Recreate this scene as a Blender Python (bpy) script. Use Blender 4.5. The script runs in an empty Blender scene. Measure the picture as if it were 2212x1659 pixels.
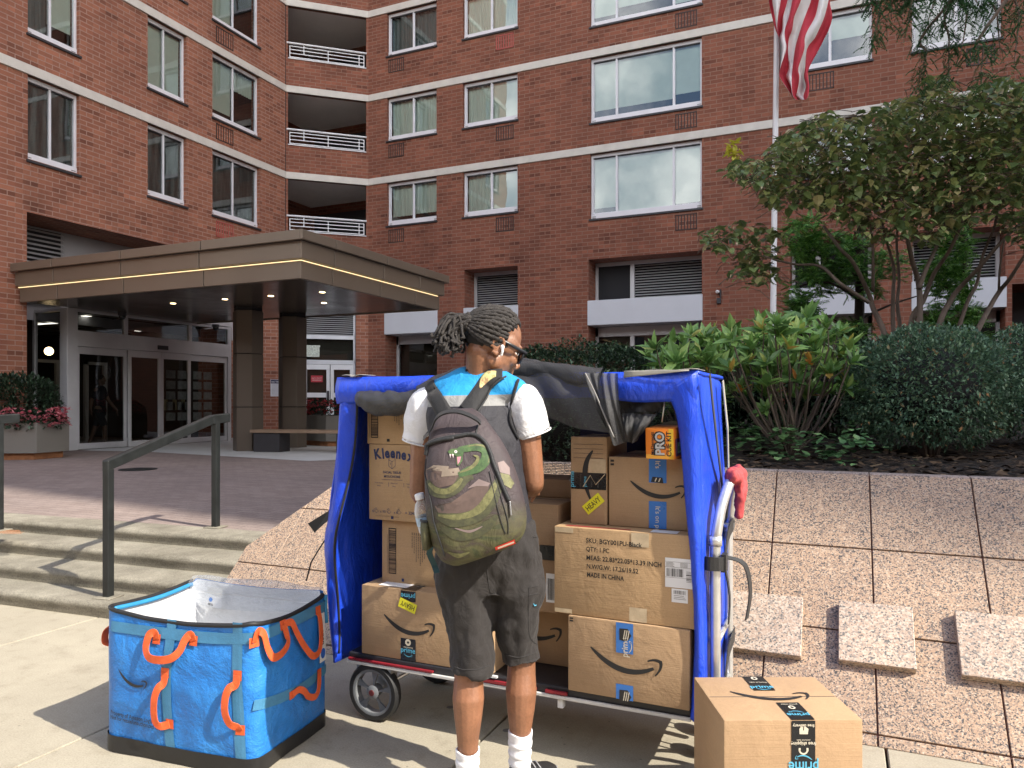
import bpy, bmesh, math, random
import numpy as np
from mathutils import Vector, Matrix, noise as mnoise
from mathutils.bvhtree import BVHTree

S = bpy.context.scene
C = S.collection
R = math.radians
random.seed(7)

# ------------------------------------------------------------------ camera
YAW = R(23.95)
CO, SI = math.cos(YAW), math.sin(YAW)
EYE = Vector((0, 0, 1.4))
cd = bpy.data.cameras.new('camera')
cam = bpy.data.objects.new('camera', cd)
C.objects.link(cam)
cam.location = EYE
cam.rotation_euler = (R(90), 0, YAW)
cd.sensor_fit = 'HORIZONTAL'
cd.sensor_width = 36
cd.lens = 36 * 1600 / 2212
cd.shift_y = 40.5 / 2212
cd.clip_start = 0.05
cd.clip_end = 3000
S.camera = cam

# ------------------------------------------------------------------ light
SUN = Vector((0.725, -0.115, 0.68)).normalized()
world = bpy.data.worlds.new('World')
S.world = world
world.use_nodes = True
wn, wl = world.node_tree.nodes, world.node_tree.links
wn.clear()
wo = wn.new('ShaderNodeOutputWorld')
bg = wn.new('ShaderNodeBackground')
sky = wn.new('ShaderNodeTexSky')
sky.sky_type = 'NISHITA'
sky.sun_disc = False
sky.sun_elevation = math.asin(SUN.z)
sky.sun_rotation = math.atan2(SUN.x, SUN.y)
sky.air_density = 1.0
sky.dust_density = 1.5
bg.inputs['Strength'].default_value = 0.15
tcw = wn.new('ShaderNodeTexCoord')
nzw = wn.new('ShaderNodeTexNoise')
nzw.inputs['Scale'].default_value = 3.2
nzw.inputs['Detail'].default_value = 7
nzw.inputs['Roughness'].default_value = 0.58
rpw = wn.new('ShaderNodeValToRGB')
rpw.color_ramp.elements[0].position = 0.43
rpw.color_ramp.elements[0].color = (0, 0, 0, 1)
rpw.color_ramp.elements[1].position = 0.62
rpw.color_ramp.elements[1].color = (1, 1, 1, 1)
mxw = wn.new('ShaderNodeMix')
mxw.data_type = 'RGBA'
mxw.inputs['B'].default_value = (18.5, 18.0, 17.2, 1)
wl.new(tcw.outputs['Generated'], nzw.inputs['Vector'])
wl.new(nzw.outputs['Fac'], rpw.inputs['Fac'])
spw = wn.new('ShaderNodeSeparateXYZ')
wl.new(tcw.outputs['Generated'], spw.inputs[0])
altw = wn.new('ShaderNodeMapRange')      # cloud band shaped low to brighten the facade more than the ground, clear overhead
altw.interpolation_type = 'SMOOTHSTEP'
altw.inputs['From Min'].default_value = 0.80
altw.inputs['From Max'].default_value = 0.42
wl.new(spw.outputs[2], altw.inputs['Value'])
mlw = wn.new('ShaderNodeMath')
mlw.operation = 'MULTIPLY'
wl.new(rpw.outputs['Color'], mlw.inputs[0])
wl.new(altw.outputs[0], mlw.inputs[1])
wl.new(mlw.outputs[0], mxw.inputs['Factor'])
wl.new(sky.outputs['Color'], mxw.inputs['A'])
wl.new(mxw.outputs['Result'], bg.inputs['Color'])
wl.new(bg.outputs['Background'], wo.inputs['Surface'])

sd = bpy.data.lights.new('sun', 'SUN')
sun = bpy.data.objects.new('sun', sd)
C.objects.link(sun)
sd.energy = 4.1
sd.angle = R(0.53)
sd.color = (1.0, 0.93, 0.82)
sun.rotation_euler = SUN.to_track_quat('Z', 'Y').to_euler()
sun.location = (20, -5, 30)

S.view_settings.view_transform = 'Standard'
S.view_settings.look = 'None'
S.view_settings.exposure = 1.02
S.view_settings.gamma = 1
S.render.engine = 'CYCLES'
S.cycles.use_denoising = True
S.cycles.max_bounces = 8
S.cycles.transparent_max_bounces = 24
S.cycles.caustics_reflective = False
S.cycles.caustics_refractive = False
S.cycles.sample_clamp_indirect = 6


# ------------------------------------------------------------------ view maths
def ray(px, py):
    dx = (px - 1106) / 1600
    return Vector((dx * CO - SI, dx * SI + CO, (870 - py) / 1600))


def onb(px, py, b):
    d = ray(px, py)
    return EYE + d * (b / d.y)


def ona(px, py, a):
    d = ray(px, py)
    return EYE + d * (a / d.x)


def onz(px, py, z):
    d = ray(px, py)
    return EYE + d * ((z - 1.4) / d.z)


def aty(px, py, y):
    return EYE + ray(px, py) * y


def onpl(px, py, p0, n):
    d = ray(px, py)
    return EYE + d * ((p0 - EYE).dot(n) / d.dot(n))


# ------------------------------------------------------------------ objects
def tag(o, label=None, cat=None, group=None, kind=None):
    if label: o['label'] = label
    if cat: o['category'] = cat
    if group: o['group'] = group
    if kind: o['kind'] = kind
    return o


def thing(name, label, cat, loc=(0, 0, 0), rotz=0.0, group=None):
    o = bpy.data.objects.new(name, None)
    C.objects.link(o)
    o.location = loc
    o.rotation_euler = (0, 0, rotz)
    o.empty_display_size = 0.1
    return tag(o, label, cat, group)


def dup(root, loc=None, rotz=None, label=None):
    r = root.copy()
    C.objects.link(r)
    if loc is not None: r.location = loc
    if rotz is not None: r.rotation_euler = (0, 0, rotz)
    if label: r['label'] = label
    for ch in list(root.children):
        c = ch.copy()
        C.objects.link(c)
        c.parent = r
        for g in ch.children:
            d = g.copy()
            C.objects.link(d)
            d.parent = c
    return r


class MB:
    """collects faces and links them as one mesh object"""

    def __init__(self):
        self.v, self.f, self.m, self.uv = [], [], [], []
        self.hasuv = False

    def add(self, pts, faces, m=0, uvs=None):
        o = len(self.v)
        self.v += [tuple(p) for p in pts]
        for i, f in enumerate(faces):
            self.f.append([o + k for k in f])
            self.m.append(m)
            if uvs is not None:
                self.hasuv = True
                self.uv.append([uvs[k] for k in f])
            else:
                self.uv.append(None)

    def face(self, pts, m=0, uv=None):
        self.add(pts, [list(range(len(pts)))], m, uv)

    def box(self, x0, x1, y0, y1, z0, z1, m=0):
        p = [(x0, y0, z0), (x1, y0, z0), (x1, y1, z0), (x0, y1, z0), (x0, y0, z1), (x1, y0, z1), (x1, y1, z1), (x0, y1, z1)]
        self.add(p, [(3, 2, 1, 0), (4, 5, 6, 7), (0, 1, 5, 4), (1, 2, 6, 5), (2, 3, 7, 6), (3, 0, 4, 7)], m)

    def obox(self, o, ux, uy, uz, sx, sy, sz, m=0):
        """box from corner o along three axes"""
        o = Vector(o); a = Vector(ux) * sx; b = Vector(uy) * sy; c = Vector(uz) * sz
        p = [o, o + a, o + a + b, o + b, o + c, o + a + c, o + a + b + c, o + b + c]
        self.add(p, [(3, 2, 1, 0), (4, 5, 6, 7), (0, 1, 5, 4), (1, 2, 6, 5), (2, 3, 7, 6), (3, 0, 4, 7)], m)

    def loft(self, rings, m=0, cap=True, closed=True):
        n = len(rings[0])
        o = len(self.v)
        for r in rings: self.v += [tuple(p) for p in r]
        for i in range(len(rings) - 1):
            for j in range(n if closed else n - 1):
                k = (j + 1) % n
                self.f.append([o + i * n + j, o + i * n + k, o + (i + 1) * n + k, o + (i + 1) * n + j])
                self.m.append(m); self.uv.append(None)
        if cap and closed:
            self.f.append([o + j for j in range(n)][::-1]); self.m.append(m); self.uv.append(None)
            q = o + (len(rings) - 1) * n
            self.f.append([q + j for j in range(n)]); self.m.append(m); self.uv.append(None)

    def tube(self, pts, r, n=8, m=0, cap=True, flat=1.0, up=None):
        pts = [Vector(p) for p in pts]
        rs = r if isinstance(r, (list, tuple)) else [r] * len(pts)
        rings = []
        nrm = None
        for i, p in enumerate(pts):
            t = (pts[min(i + 1, len(pts) - 1)] - pts[max(i - 1, 0)])
            if t.length < 1e-9: t = Vector((0, 0, 1))
            t.normalize()
            if nrm is None:
                ref = Vector(up) if up is not None else (Vector((0, 0, 1)) if abs(t.z) < 0.9 else Vector((1, 0, 0)))
                nrm = ref - t * ref.dot(t)
            else:
                nrm = nrm - t * nrm.dot(t)
            if nrm.length < 1e-6: nrm = t.orthogonal()
            nrm.normalize()
            bi = t.cross(nrm)
            rings.append([p + (nrm * math.cos(2 * math.pi * k / n) * flat + bi * math.sin(2 * math.pi * k / n)) * rs[i] for k in range(n)])
        self.loft(rings, m, cap)

    def sphere(self, c, rx, ry=None, rz=None, n=12, k=8, m=0, rot=None):
        ry = rx if ry is None else ry
        rz = rx if rz is None else rz
        c = Vector(c)
        rings = []
        for i in range(k + 1):
            ph = -math.pi / 2 + math.pi * i / k
            ph = max(-1.5, min(1.5, ph))
            ring = []
            for j in range(n):
                th = 2 * math.pi * j / n
                q = Vector((rx * math.cos(ph) * math.cos(th), ry * math.cos(ph) * math.sin(th), rz * math.sin(ph)))
                if rot is not None: q = rot @ q
                ring.append(c + q)
            rings.append(ring)
        self.loft(rings, m)

    def lathe(self, prof, o=(0, 0, 0), axis=(0, 0, 1), n=24, m=0, cap=True):
        o = Vector(o); ax = Vector(axis).normalized()
        u = ax.orthogonal().normalized(); w = ax.cross(u)
        rings = [[o + ax * h + (u * math.cos(2 * math.pi * k / n) + w * math.sin(2 * math.pi * k / n)) * r for k in range(n)] for r, h in prof]
        self.loft(rings, m, cap)

    def strip(self, pts, wid, side, th=0.0, m=0):
        """flat ribbon; side = list of (or one) unit vectors across the ribbon, th = thickness"""
        pts = [Vector(p) for p in pts]
        n = len(pts)
        sd_ = side if isinstance(side, list) else [Vector(side)] * n
        w_ = wid if isinstance(wid, (list, tuple)) else [wid] * n
        rings = []
        for i, p in enumerate(pts):
            t = (pts[min(i + 1, n - 1)] - pts[max(i - 1, 0)]).normalized()
            s = Vector(sd_[i]).normalized()
            k = t.cross(s).normalized()
            h = w_[i] / 2
            if th: rings.append([p - s * h, p + s * h, p + s * h + k * th, p - s * h + k * th])
            else: rings.append([p - s * h, p + s * h])
        self.loft(rings, m, cap=bool(th), closed=bool(th))

    def grid(self, fn, nu, nv, m=0, uvs=True):
        o = len(self.v)
        for j in range(nv + 1):
            for i in range(nu + 1):
                self.v.append(tuple(fn(i / nu, j / nv)))
        for j in range(nv):
            for i in range(nu):
                a = o + j * (nu + 1) + i
                self.f.append([a, a + 1, a + nu + 2, a + nu + 1]); self.m.append(m)
                if uvs:
                    self.hasuv = True
                    self.uv.append([(i / nu, j / nv), ((i + 1) / nu, j / nv), ((i + 1) / nu, (j + 1) / nv), (i / nu, (j + 1) / nv)])
                else:
                    self.uv.append(None)

    def mesh(self, name, mats):
        me = bpy.data.meshes.new(name)
        me.from_pydata(self.v, [], self.f)
        for x in mats if isinstance(mats, (list, tuple)) else [mats]: me.materials.append(x)
        me.polygons.foreach_set('material_index', self.m)
        if self.hasuv:
            uvl = me.uv_layers.new(name='UVMap')
            flat = []
            for f, u in zip(self.f, self.uv):
                for k in range(len(f)):
                    flat += list(u[k]) if u is not None else [0.0, 0.0]
            uvl.data.foreach_set('uv', flat)
        me.update()
        return me

    def build(self, name, mats, parent=None, smooth=False, bevel=0, seg=2, sub=0, solid=0, fixn=False, auto=None):
        me = self.mesh(name, mats)
        if fixn:
            bm = bmesh.new(); bm.from_mesh(me); bmesh.ops.recalc_face_normals(bm, faces=bm.faces); bm.to_mesh(me); bm.free()
        if smooth: me.polygons.foreach_set('use_smooth', [True] * len(me.polygons))
        o = bpy.data.objects.new(name, me)
        C.objects.link(o)
        if parent: o.parent = parent
        if solid:
            q = o.modifiers.new('solid', 'SOLIDIFY'); q.thickness = solid; q.offset = 0
        if bevel:
            q = o.modifiers.new('bevel', 'BEVEL'); q.width = bevel; q.segments = seg; q.limit_method = 'ANGLE'; q.angle_limit = R(40)
        if sub:
            q = o.modifiers.new('sub', 'SUBSURF'); q.levels = sub; q.render_levels = sub
        if auto is not None:
            me.polygons.foreach_set('use_smooth', [True] * len(me.polygons))
            me.set_sharp_from_angle(angle=R(auto))
        return o


def struct(o):
    o['kind'] = 'structure'
    return o


def fuse(mb, name, mat, parent, voxel, smooth_it=4, fac=0.5):
    """one continuous surface out of overlapping closed pieces"""
    me = mb.mesh(name, mat)
    o = bpy.data.objects.new(name, me)
    C.objects.link(o)
    q = o.modifiers.new('re', 'REMESH'); q.mode = 'VOXEL'; q.voxel_size = voxel; q.use_smooth_shade = True
    q = o.modifiers.new('sm', 'SMOOTH'); q.factor = fac; q.iterations = smooth_it
    dg = bpy.context.evaluated_depsgraph_get()
    dg.update()
    m2 = bpy.data.meshes.new_from_object(o.evaluated_get(dg), depsgraph=dg)
    o.modifiers.clear()
    o.data = m2
    m2.materials.clear()
    for x in mat if isinstance(mat, (list, tuple)) else [mat]: m2.materials.append(x)
    m2.polygons.foreach_set('material_index', [0] * len(m2.polygons))
    m2.polygons.foreach_set('use_smooth', [True] * len(m2.polygons))
    if parent: o.parent = parent
    return o


def wrinkle(o, amp, scale, axis_scale=(1, 1, 1), seed=0.0):
    me = o.data
    me.update()
    off = Vector((seed * 3.1, seed * 1.7, seed * 0.9))
    nn = [v.normal.copy() for v in me.vertices]
    for v, n in zip(me.vertices, nn):
        p = Vector((v.co.x * axis_scale[0], v.co.y * axis_scale[1], v.co.z * axis_scale[2])) * scale + off
        v.co += n * amp * mnoise.turbulence(p, 3, False)
    me.update()


_tc = {}


def text_polys(s, bold=0.0, spacing=1.0):
    key = (s, bold, spacing)
    if key in _tc: return _tc[key]
    cu = bpy.data.curves.new('t', 'FONT')
    cu.body = s
    cu.size = 1.0
    cu.offset = bold
    cu.space_character = spacing
    cu.resolution_u = 3
    o = bpy.data.objects.new('t', cu)
    C.objects.link(o)
    dg = bpy.context.evaluated_depsgraph_get()
    dg.update()
    me = bpy.data.meshes.new_from_object(o.evaluated_get(dg), depsgraph=dg)
    vs = [(v.co.x, v.co.y) for v in me.vertices]
    fs = [list(p.vertices) for p in me.polygons]
    bpy.data.objects.remove(o)
    bpy.data.curves.remove(cu)
    bpy.data.meshes.remove(me)
    xs = [v[0] for v in vs] or [0]
    w = max(xs) - min(xs)
    x0 = min(xs)
    vs = [(x - x0, y) for x, y in vs]
    _tc[key] = (vs, fs, w)
    return _tc[key]


class Decal:
    """flat marks on a face: 2D shapes in metres, laid a hair above a plane (or cast onto a surface)"""

    def __init__(self, o, ux, uy, eps=0.002, cast=None):
        self.o, self.ux, self.uy = Vector(o), Vector(ux).normalized(), Vector(uy).normalized()
        self.n = self.ux.cross(self.uy)
        self.eps, self.cast = eps, cast
        self.mb = MB()

    def P(self, x, y, lift=0.0):
        if self.cast:
            return self.cast(x, y, self.eps + lift)
        return self.o + self.ux * x + self.uy * y + self.n * (self.eps + lift)

    def poly(self, pts, m=0, lift=0.0):
        self.mb.face([self.P(x, y, lift) for x, y in pts], m)

    def rect(self, x0, y0, x1, y1, m=0, lift=0.0):
        self.poly([(x0, y0), (x1, y0), (x1, y1), (x0, y1)], m, lift)

    def patch(self, x0, y0, x1, y1, nx, ny, m=0, lift=0.0):
        self.mb.grid(lambda u, v: self.P(x0 + (x1 - x0) * u, y0 + (y1 - y0) * v, lift), nx, ny, m, False)

    def line(self, pts, w, m=0, lift=0.0):
        n = len(pts)
        ws = w if isinstance(w, (list, tuple)) else [w] * n
        L, Rr = [], []
        for i, (x, y) in enumerate(pts):
            x0, y0 = pts[max(i - 1, 0)]; x1, y1 = pts[min(i + 1, n - 1)]
            tx, ty = x1 - x0, y1 - y0
            d = math.hypot(tx, ty) or 1
            nx, ny = -ty / d, tx / d
            L.append((x + nx * ws[i] / 2, y + ny * ws[i] / 2)); Rr.append((x - nx * ws[i] / 2, y - ny * ws[i] / 2))
        for i in range(n - 1):
            self.poly([L[i], Rr[i], Rr[i + 1], L[i + 1]], m, lift)

    def text(self, s, x, y, size, m=0, lift=0.0, rot=0.0, bold=0.0, align='l', sx=1.0, spacing=1.0, fit=None, flip=False):
        vs, fs, w = text_polys(s, bold, spacing)
        if fit: sx = fit / (w * size)
        k = {'l': 0, 'c': -0.5 * w, 'r': -w}[align]
        c, q = math.cos(rot), math.sin(rot)
        pts = []
        for vx, vy in vs:
            a, b = (vx + k) * size * sx, vy * size
            if flip: a, b = -a, -b
            pts.append(self.P(x + a * c - b * q, y + a * q + b * c, lift))
        self.mb.add(pts, fs, m)

    def smile(self, x, y, w, m=0, lift=0.0, rot=0.0, flip=1):
        """curved mark with an arrow hook, w wide, x,y its centre"""
        c, q = math.cos(rot), math.sin(rot)
        f = lambda a, b: (x + a * w * c - b * w * q * flip, y + a * w * q + b * w * c * flip)
        def bez(p0, p1, p2, n):
            return [((1 - t) ** 2 * p0[0] + 2 * t * (1 - t) * p1[0] + t * t * p2[0], (1 - t) ** 2 * p0[1] + 2 * t * (1 - t) * p1[1] + t * t * p2[1]) for t in [i / n for i in range(n + 1)]]
        arc = bez((-.5, .14), (-.06, -.27), (.385, -.03), 22)
        ws = [w * (0.012 + 0.066 * math.sin(math.pi * min(1, (i / 22) ** 0.75 * 0.86 + 0.02)) ** 0.9) for i in range(23)]
        self.line([f(*p) for p in arc], ws, m, lift)
        h1 = bez((.30, .055), (.40, .105), (.475, .068), 7)
        self.line([f(*p) for p in h1], [w * (.018 + .03 * i / 7) for i in range(8)], m, lift)
        h2 = bez((.470, .082), (.515, .0), (.405, -.125), 8)
        self.line([f(*p) for p in h2], [w * (.052 - .034 * i / 8) for i in range(9)], m, lift + 0.0002)

    def build(self, name, mats, parent):
        # tape and paper labels are parts of their own, ink stays 'printing'
        rest, out, root = MB(), {}, {}
        for f, m in zip(self.mb.f, self.mb.m):
            n = mats[m].name
            k = 'parcel_tape' if 'tape' in n else 'paper_label' if 'paper' in n else None
            if k:
                p = root.setdefault(f[0], f[0])
                for i in f: p = min(p, root.get(i, i))
                for i in f: root[i] = p
                out.setdefault((k, p), MB()).add([self.mb.v[i] for i in f], [list(range(len(f)))], m)
            else:
                rest.add([self.mb.v[i] for i in f], [list(range(len(f)))], m)
        for (k, p), q in out.items(): q.build(k, mats, parent)
        return rest.build(name, mats, parent) if rest.f else None


def cap_px(pts, n=1):
    """resample a polyline smoothly (Catmull-Rom)"""
    out = []
    P = [Vector(p) for p in pts]
    for i in range(len(P) - 1):
        p0, p1, p2, p3 = P[max(i - 1, 0)], P[i], P[i + 1], P[min(i + 2, len(P) - 1)]
        for k in range(n):
            t = k / n
            out.append(0.5 * ((2 * p1) + (p2 - p0) * t + (2 * p0 - 5 * p1 + 4 * p2 - p3) * t * t + (3 * p1 - p0 - 3 * p2 + p3) * t ** 3))
    out.append(P[-1])
    return out


# ------------------------------------------------------------------ materials
def lin(c):
    return tuple(((x / 255) / 12.92 if x / 255 <= 0.04045 else ((x / 255 + 0.055) / 1.055) ** 2.4) for x in c)


class NT:
    def __init__(self, name):
        self.mat = bpy.data.materials.new(name)
        self.mat.use_nodes = True
        self.n = self.mat.node_tree.nodes
        self.l = self.mat.node_tree.links
        self.p = self.n['Principled BSDF']
        self.out = self.n['Material Output']

    def new(self, t, **kw):
        x = self.n.new(t)
        for k, v in kw.items():
            if k in x.inputs.keys() if hasattr(x.inputs, 'keys') else False:
                x.inputs[k].default_value = v
            else:
                setattr(x, k, v)
        return x

    def link(self, a, b): self.l.new(a, b)

    def coord(self, kind='Object', scale=(1, 1, 1)):
        t = self.new('ShaderNodeTexCoord')
        if scale == (1, 1, 1): return t.outputs[kind]
        m = self.new('ShaderNodeMapping')
        m.inputs['Scale'].default_value = scale
        self.link(t.outputs[kind], m.inputs['Vector'])
        return m.outputs['Vector']

    def noise(self, vec, scale, detail=4, rough=0.6, dist=0.0):
        x = self.new('ShaderNodeTexNoise')
        x.inputs['Scale'].default_value = scale
        x.inputs['Detail'].default_value = detail
        x.inputs['Roughness'].default_value = rough
        x.inputs['Distortion'].default_value = dist
        if vec is not None: self.link(vec, x.inputs['Vector'])
        return x.outputs['Fac']

    def ramp(self, fac, stops, interp='LINEAR'):
        x = self.new('ShaderNodeValToRGB')
        x.color_ramp.interpolation = interp
        e = x.color_ramp.elements
        while len(e) < len(stops): e.new(0.5)
        for k, (p, c) in zip(e, stops):
            k.position = p
            k.color = (c[0], c[1], c[2], 1) if hasattr(c, '__len__') else (c, c, c, 1)
        self.link(fac, x.inputs['Fac'])
        return x.outputs['Color']

    def mix(self, fac, a, b, mode='MIX'):
        x = self.new('ShaderNodeMix')
        x.data_type = 'RGBA'
        x.blend_type = mode
        for i, v in (('Factor', fac), ('A', a), ('B', b)):
            if hasattr(v, 'links'): self.link(v, x.inputs[i])
            elif i == 'Factor': x.inputs[i].default_value = v
            else: x.inputs[i].default_value = (v[0], v[1], v[2], 1)
        return x.outputs['Result']

    def math(self, op, a, b=None, c=None):
        x = self.new('ShaderNodeMath')
        x.operation = op
        for i, v in enumerate((a, b, c)):
            if v is None: continue
            if hasattr(v, 'links'): self.link(v, x.inputs[i])
            else: x.inputs[i].default_value = v
        return x.outputs[0]

    def bump(self, h, strength=0.3, dist=0.01):
        x = self.new('ShaderNodeBump')
        x.inputs['Strength'].default_value = strength
        x.inputs['Distance'].default_value = dist
        self.link(h, x.inputs['Height'])
        self.link(x.outputs['Normal'], self.p.inputs['Normal'])
        return x

    def base(self, v):
        if hasattr(v, 'links'): self.link(v, self.p.inputs['Base Color'])
        else: self.p.inputs['Base Color'].default_value = (v[0], v[1], v[2], 1)

    def set(self, **kw):
        for k, v in kw.items():
            k = k.replace('_', ' ')
            if hasattr(v, 'links'): self.link(v, self.p.inputs[k])
            else: self.p.inputs[k].default_value = v
        return self.mat


def plain(name, col, rough=0.6, var=0.12, scale=8, bump=0.0, bscale=60, metal=0.0, spec=0.5, bdist=0.004, coords='Object', stretch=(1, 1, 1), coat=0.0):
    """a colour with mottling, uneven gloss and an optional fine relief"""
    t = NT(name)
    vec = t.coord(coords, stretch)
    n = t.noise(vec, scale, 5, 0.62)
    a = tuple(x * (1 - var) for x in col)
    b = tuple(min(1, x * (1 + var)) for x in col)
    t.base(t.ramp(n, [(0.28, a), (0.72, b)]))
    t.set(Roughness=t.ramp(n, [(0.2, max(0, rough - 0.08)), (0.8, min(1, rough + 0.08))]), Metallic=metal)
    t.p.inputs['Specular IOR Level'].default_value = spec
    t.p.inputs['Coat Weight'].default_value = coat
    if bump:
        t.bump(t.noise(vec, bscale, 4, 0.6), bump, bdist)
    return t.mat


def emit(name, col, s):
    t = NT(name)
    t.base((0.02, 0.02, 0.02))
    t.p.inputs['Emission Color'].default_value = (*col, 1)
    t.p.inputs['Emission Strength'].default_value = s
    return t.mat


def glass(name, tint=(0.55, 0.62, 0.6), refl=0.10, rough=0.01):
    """window glass: see-through, tinted, with a mirror sheen that grows at grazing angles"""
    t = NT(name)
    tr = t.new('ShaderNodeBsdfTransparent')
    tr.inputs['Color'].default_value = (*tint, 1)
    gl = t.new('ShaderNodeBsdfGlossy')
    gl.inputs['Roughness'].default_value = rough
    gl.inputs['Color'].default_value = (0.92, 0.95, 0.97, 1)
    lw = t.new('ShaderNodeLayerWeight')
    lw.inputs['Blend'].default_value = 0.35
    f = t.math('ADD', t.math('MULTIPLY', lw.outputs['Fresnel'], 0.85), refl)
    wv = t.noise(t.coord('Object'), 0.9, 2, 0.5)
    bp = t.new('ShaderNodeBump')
    bp.inputs['Strength'].default_value = 0.12
    bp.inputs['Distance'].default_value = 0.02
    t.link(wv, bp.inputs['Height'])
    t.link(bp.outputs['Normal'], gl.inputs['Normal'])
    mx = t.new('ShaderNodeMixShader')
    t.link(f, mx.inputs[0]); t.link(tr.outputs[0], mx.inputs[1]); t.link(gl.outputs[0], mx.inputs[2])
    t.link(mx.outputs[0], t.out.inputs['Surface'])
    return t.mat


def brick_mat(name, c1, c2, mortar, bw=0.305, bh=0.1016, ms=0.011):
    t = NT(name)
    uv = t.coord('UV')
    b = t.new('ShaderNodeTexBrick')
    b.offset = 0.5
    b.inputs['Scale'].default_value = 1.0
    b.inputs['Brick Width'].default_value = bw
    b.inputs['Row Height'].default_value = bh
    b.inputs['Mortar Size'].default_value = ms
    b.inputs['Mortar Smooth'].default_value = 0.25
    b.inputs['Bias'].default_value = -0.1
    b.inputs['Color1'].default_value = (*c1, 1)
    b.inputs['Color2'].default_value = (*c2, 1)
    b.inputs['Mortar'].default_value = (*mortar, 1)
    t.link(uv, b.inputs['Vector'])
    # scattered dark bricks: a random value per brick cell
    sep = t.new('ShaderNodeSeparateXYZ'); t.link(uv, sep.inputs[0])
    row = t.math('FLOOR', t.math('DIVIDE', sep.outputs[1], bh))
    shift = t.math('MULTIPLY', t.math('MODULO', t.math('ABSOLUTE', row), 2.0), 0.5)
    colu = t.math('FLOOR', t.math('ADD', t.math('DIVIDE', sep.outputs[0], bw), shift))
    cb = t.new('ShaderNodeCombineXYZ'); t.link(colu, cb.inputs[0]); t.link(row, cb.inputs[1])
    wn_ = t.new('ShaderNodeTexWhiteNoise'); wn_.noise_dimensions = '2D'; t.link(cb.outputs[0], wn_.inputs['Vector'])
    tone = t.ramp(wn_.outputs['Value'], [(0.0, (0.62, 0.60, 0.62)), (0.10, (0.9, 0.9, 0.9)), (0.5, (1, 1, 1)), (0.9, (1.12, 1.1, 1.08)), (1.0, (1.28, 1.22, 1.2))])
    stain = t.ramp(t.noise(t.coord('UV', (0.35, 0.16, 1)), 1.6, 6, 0.65), [(0.24, (0.62, 0.61, 0.62)), (0.42, (0.92, 0.91, 0.91)), (0.60, (1.06, 1.04, 1.02)), (0.78, (1.20, 1.20, 1.20))])
    grain = t.ramp(t.noise(uv, 70, 3, 0.6), [(0.3, (0.86, 0.86, 0.86)), (0.7, (1.12, 1.12, 1.12))])
    c = t.mix(t.math('SUBTRACT', 1.0, b.outputs['Fac']), b.outputs['Color'], t.mix(1.0, b.outputs['Color'], tone, 'MULTIPLY'))
    c = t.mix(1.0, c, stain, 'MULTIPLY')
    c = t.mix(1.0, c, grain, 'MULTIPLY')
    t.base(c)
    t.set(Roughness=0.88)
    t.p.inputs['Specular IOR Level'].default_value = 0.25
    h = t.math('ADD', t.math('MULTIPLY', t.math('SUBTRACT', 1.0, b.outputs['Fac']), 1.0), t.math('MULTIPLY', t.noise(uv, 45, 3), 0.35))
    t.bump(h, 0.55, 0.008)
    return t.mat


def granite(name, stops, scale=150, rough=0.5, coords='Object'):
    t = NT(name)
    vec = t.coord(coords)
    v = t.new('ShaderNodeTexVoronoi'); v.inputs['Scale'].default_value = scale
    ds = t.new('ShaderNodeVectorMath'); ds.operation = 'ADD'
    nz = t.new('ShaderNodeTexNoise'); nz.inputs['Scale'].default_value = scale * 1.3; nz.inputs['Detail'].default_value = 2
    t.link(vec, nz.inputs['Vector'])
    sc = t.new('ShaderNodeVectorMath'); sc.operation = 'SCALE'; sc.inputs['Scale'].default_value = 0.9 / scale
    t.link(nz.outputs['Color'], sc.inputs[0])
    t.link(vec, ds.inputs[0]); t.link(sc.outputs[0], ds.inputs[1])
    t.link(ds.outputs[0], v.inputs['Vector'])
    sp = t.new('ShaderNodeSeparateColor'); t.link(v.outputs['Color'], sp.inputs[0])
    clump = t.noise(vec, scale * 0.16, 3, 0.6)
    f = t.math('ADD', t.math('MULTIPLY', sp.outputs[0], 0.82), t.math('MULTIPLY', clump, 0.20))
    c = t.ramp(f, stops, 'CONSTANT')
    big = t.ramp(t.noise(vec, 2.4, 5, 0.65), [(0.3, (0.86, 0.86, 0.87)), (0.7, (1.08, 1.07, 1.05))])
    t.base(t.mix(1.0, c, big, 'MULTIPLY'))
    t.set(Roughness=rough)
    t.bump(t.noise(vec, scale * 0.8, 2), 0.12, 0.002)
    return t.mat


def leafmat(name, stops, rough=0.45, trans=0.25, spec=0.4):
    """leaf colour picked per leaf (mesh island), with light coming through"""
    t = NT(name)
    g = t.new('ShaderNodeNewGeometry')
    c = t.ramp(g.outputs['Random Per Island'], stops)
    n = t.ramp(t.noise(t.coord('Object'), 40, 2), [(0.3, (0.85, 0.85, 0.85)), (0.7, (1.12, 1.12, 1.1))])
    c = t.mix(1.0, c, n, 'MULTIPLY')
    t.base(c)
    t.set(Roughness=rough)
    t.p.inputs['Specular IOR Level'].default_value = spec
    tl = t.new('ShaderNodeBsdfTranslucent')
    t.link(c, tl.inputs['Color'])
    mx = t.new('ShaderNodeMixShader'); mx.inputs[0].default_value = trans
    t.link(t.p.outputs[0], mx.inputs[1]); t.link(tl.outputs[0], mx.inputs[2])
    t.link(mx.outputs[0], t.out.inputs['Surface'])
    return t.mat


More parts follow.
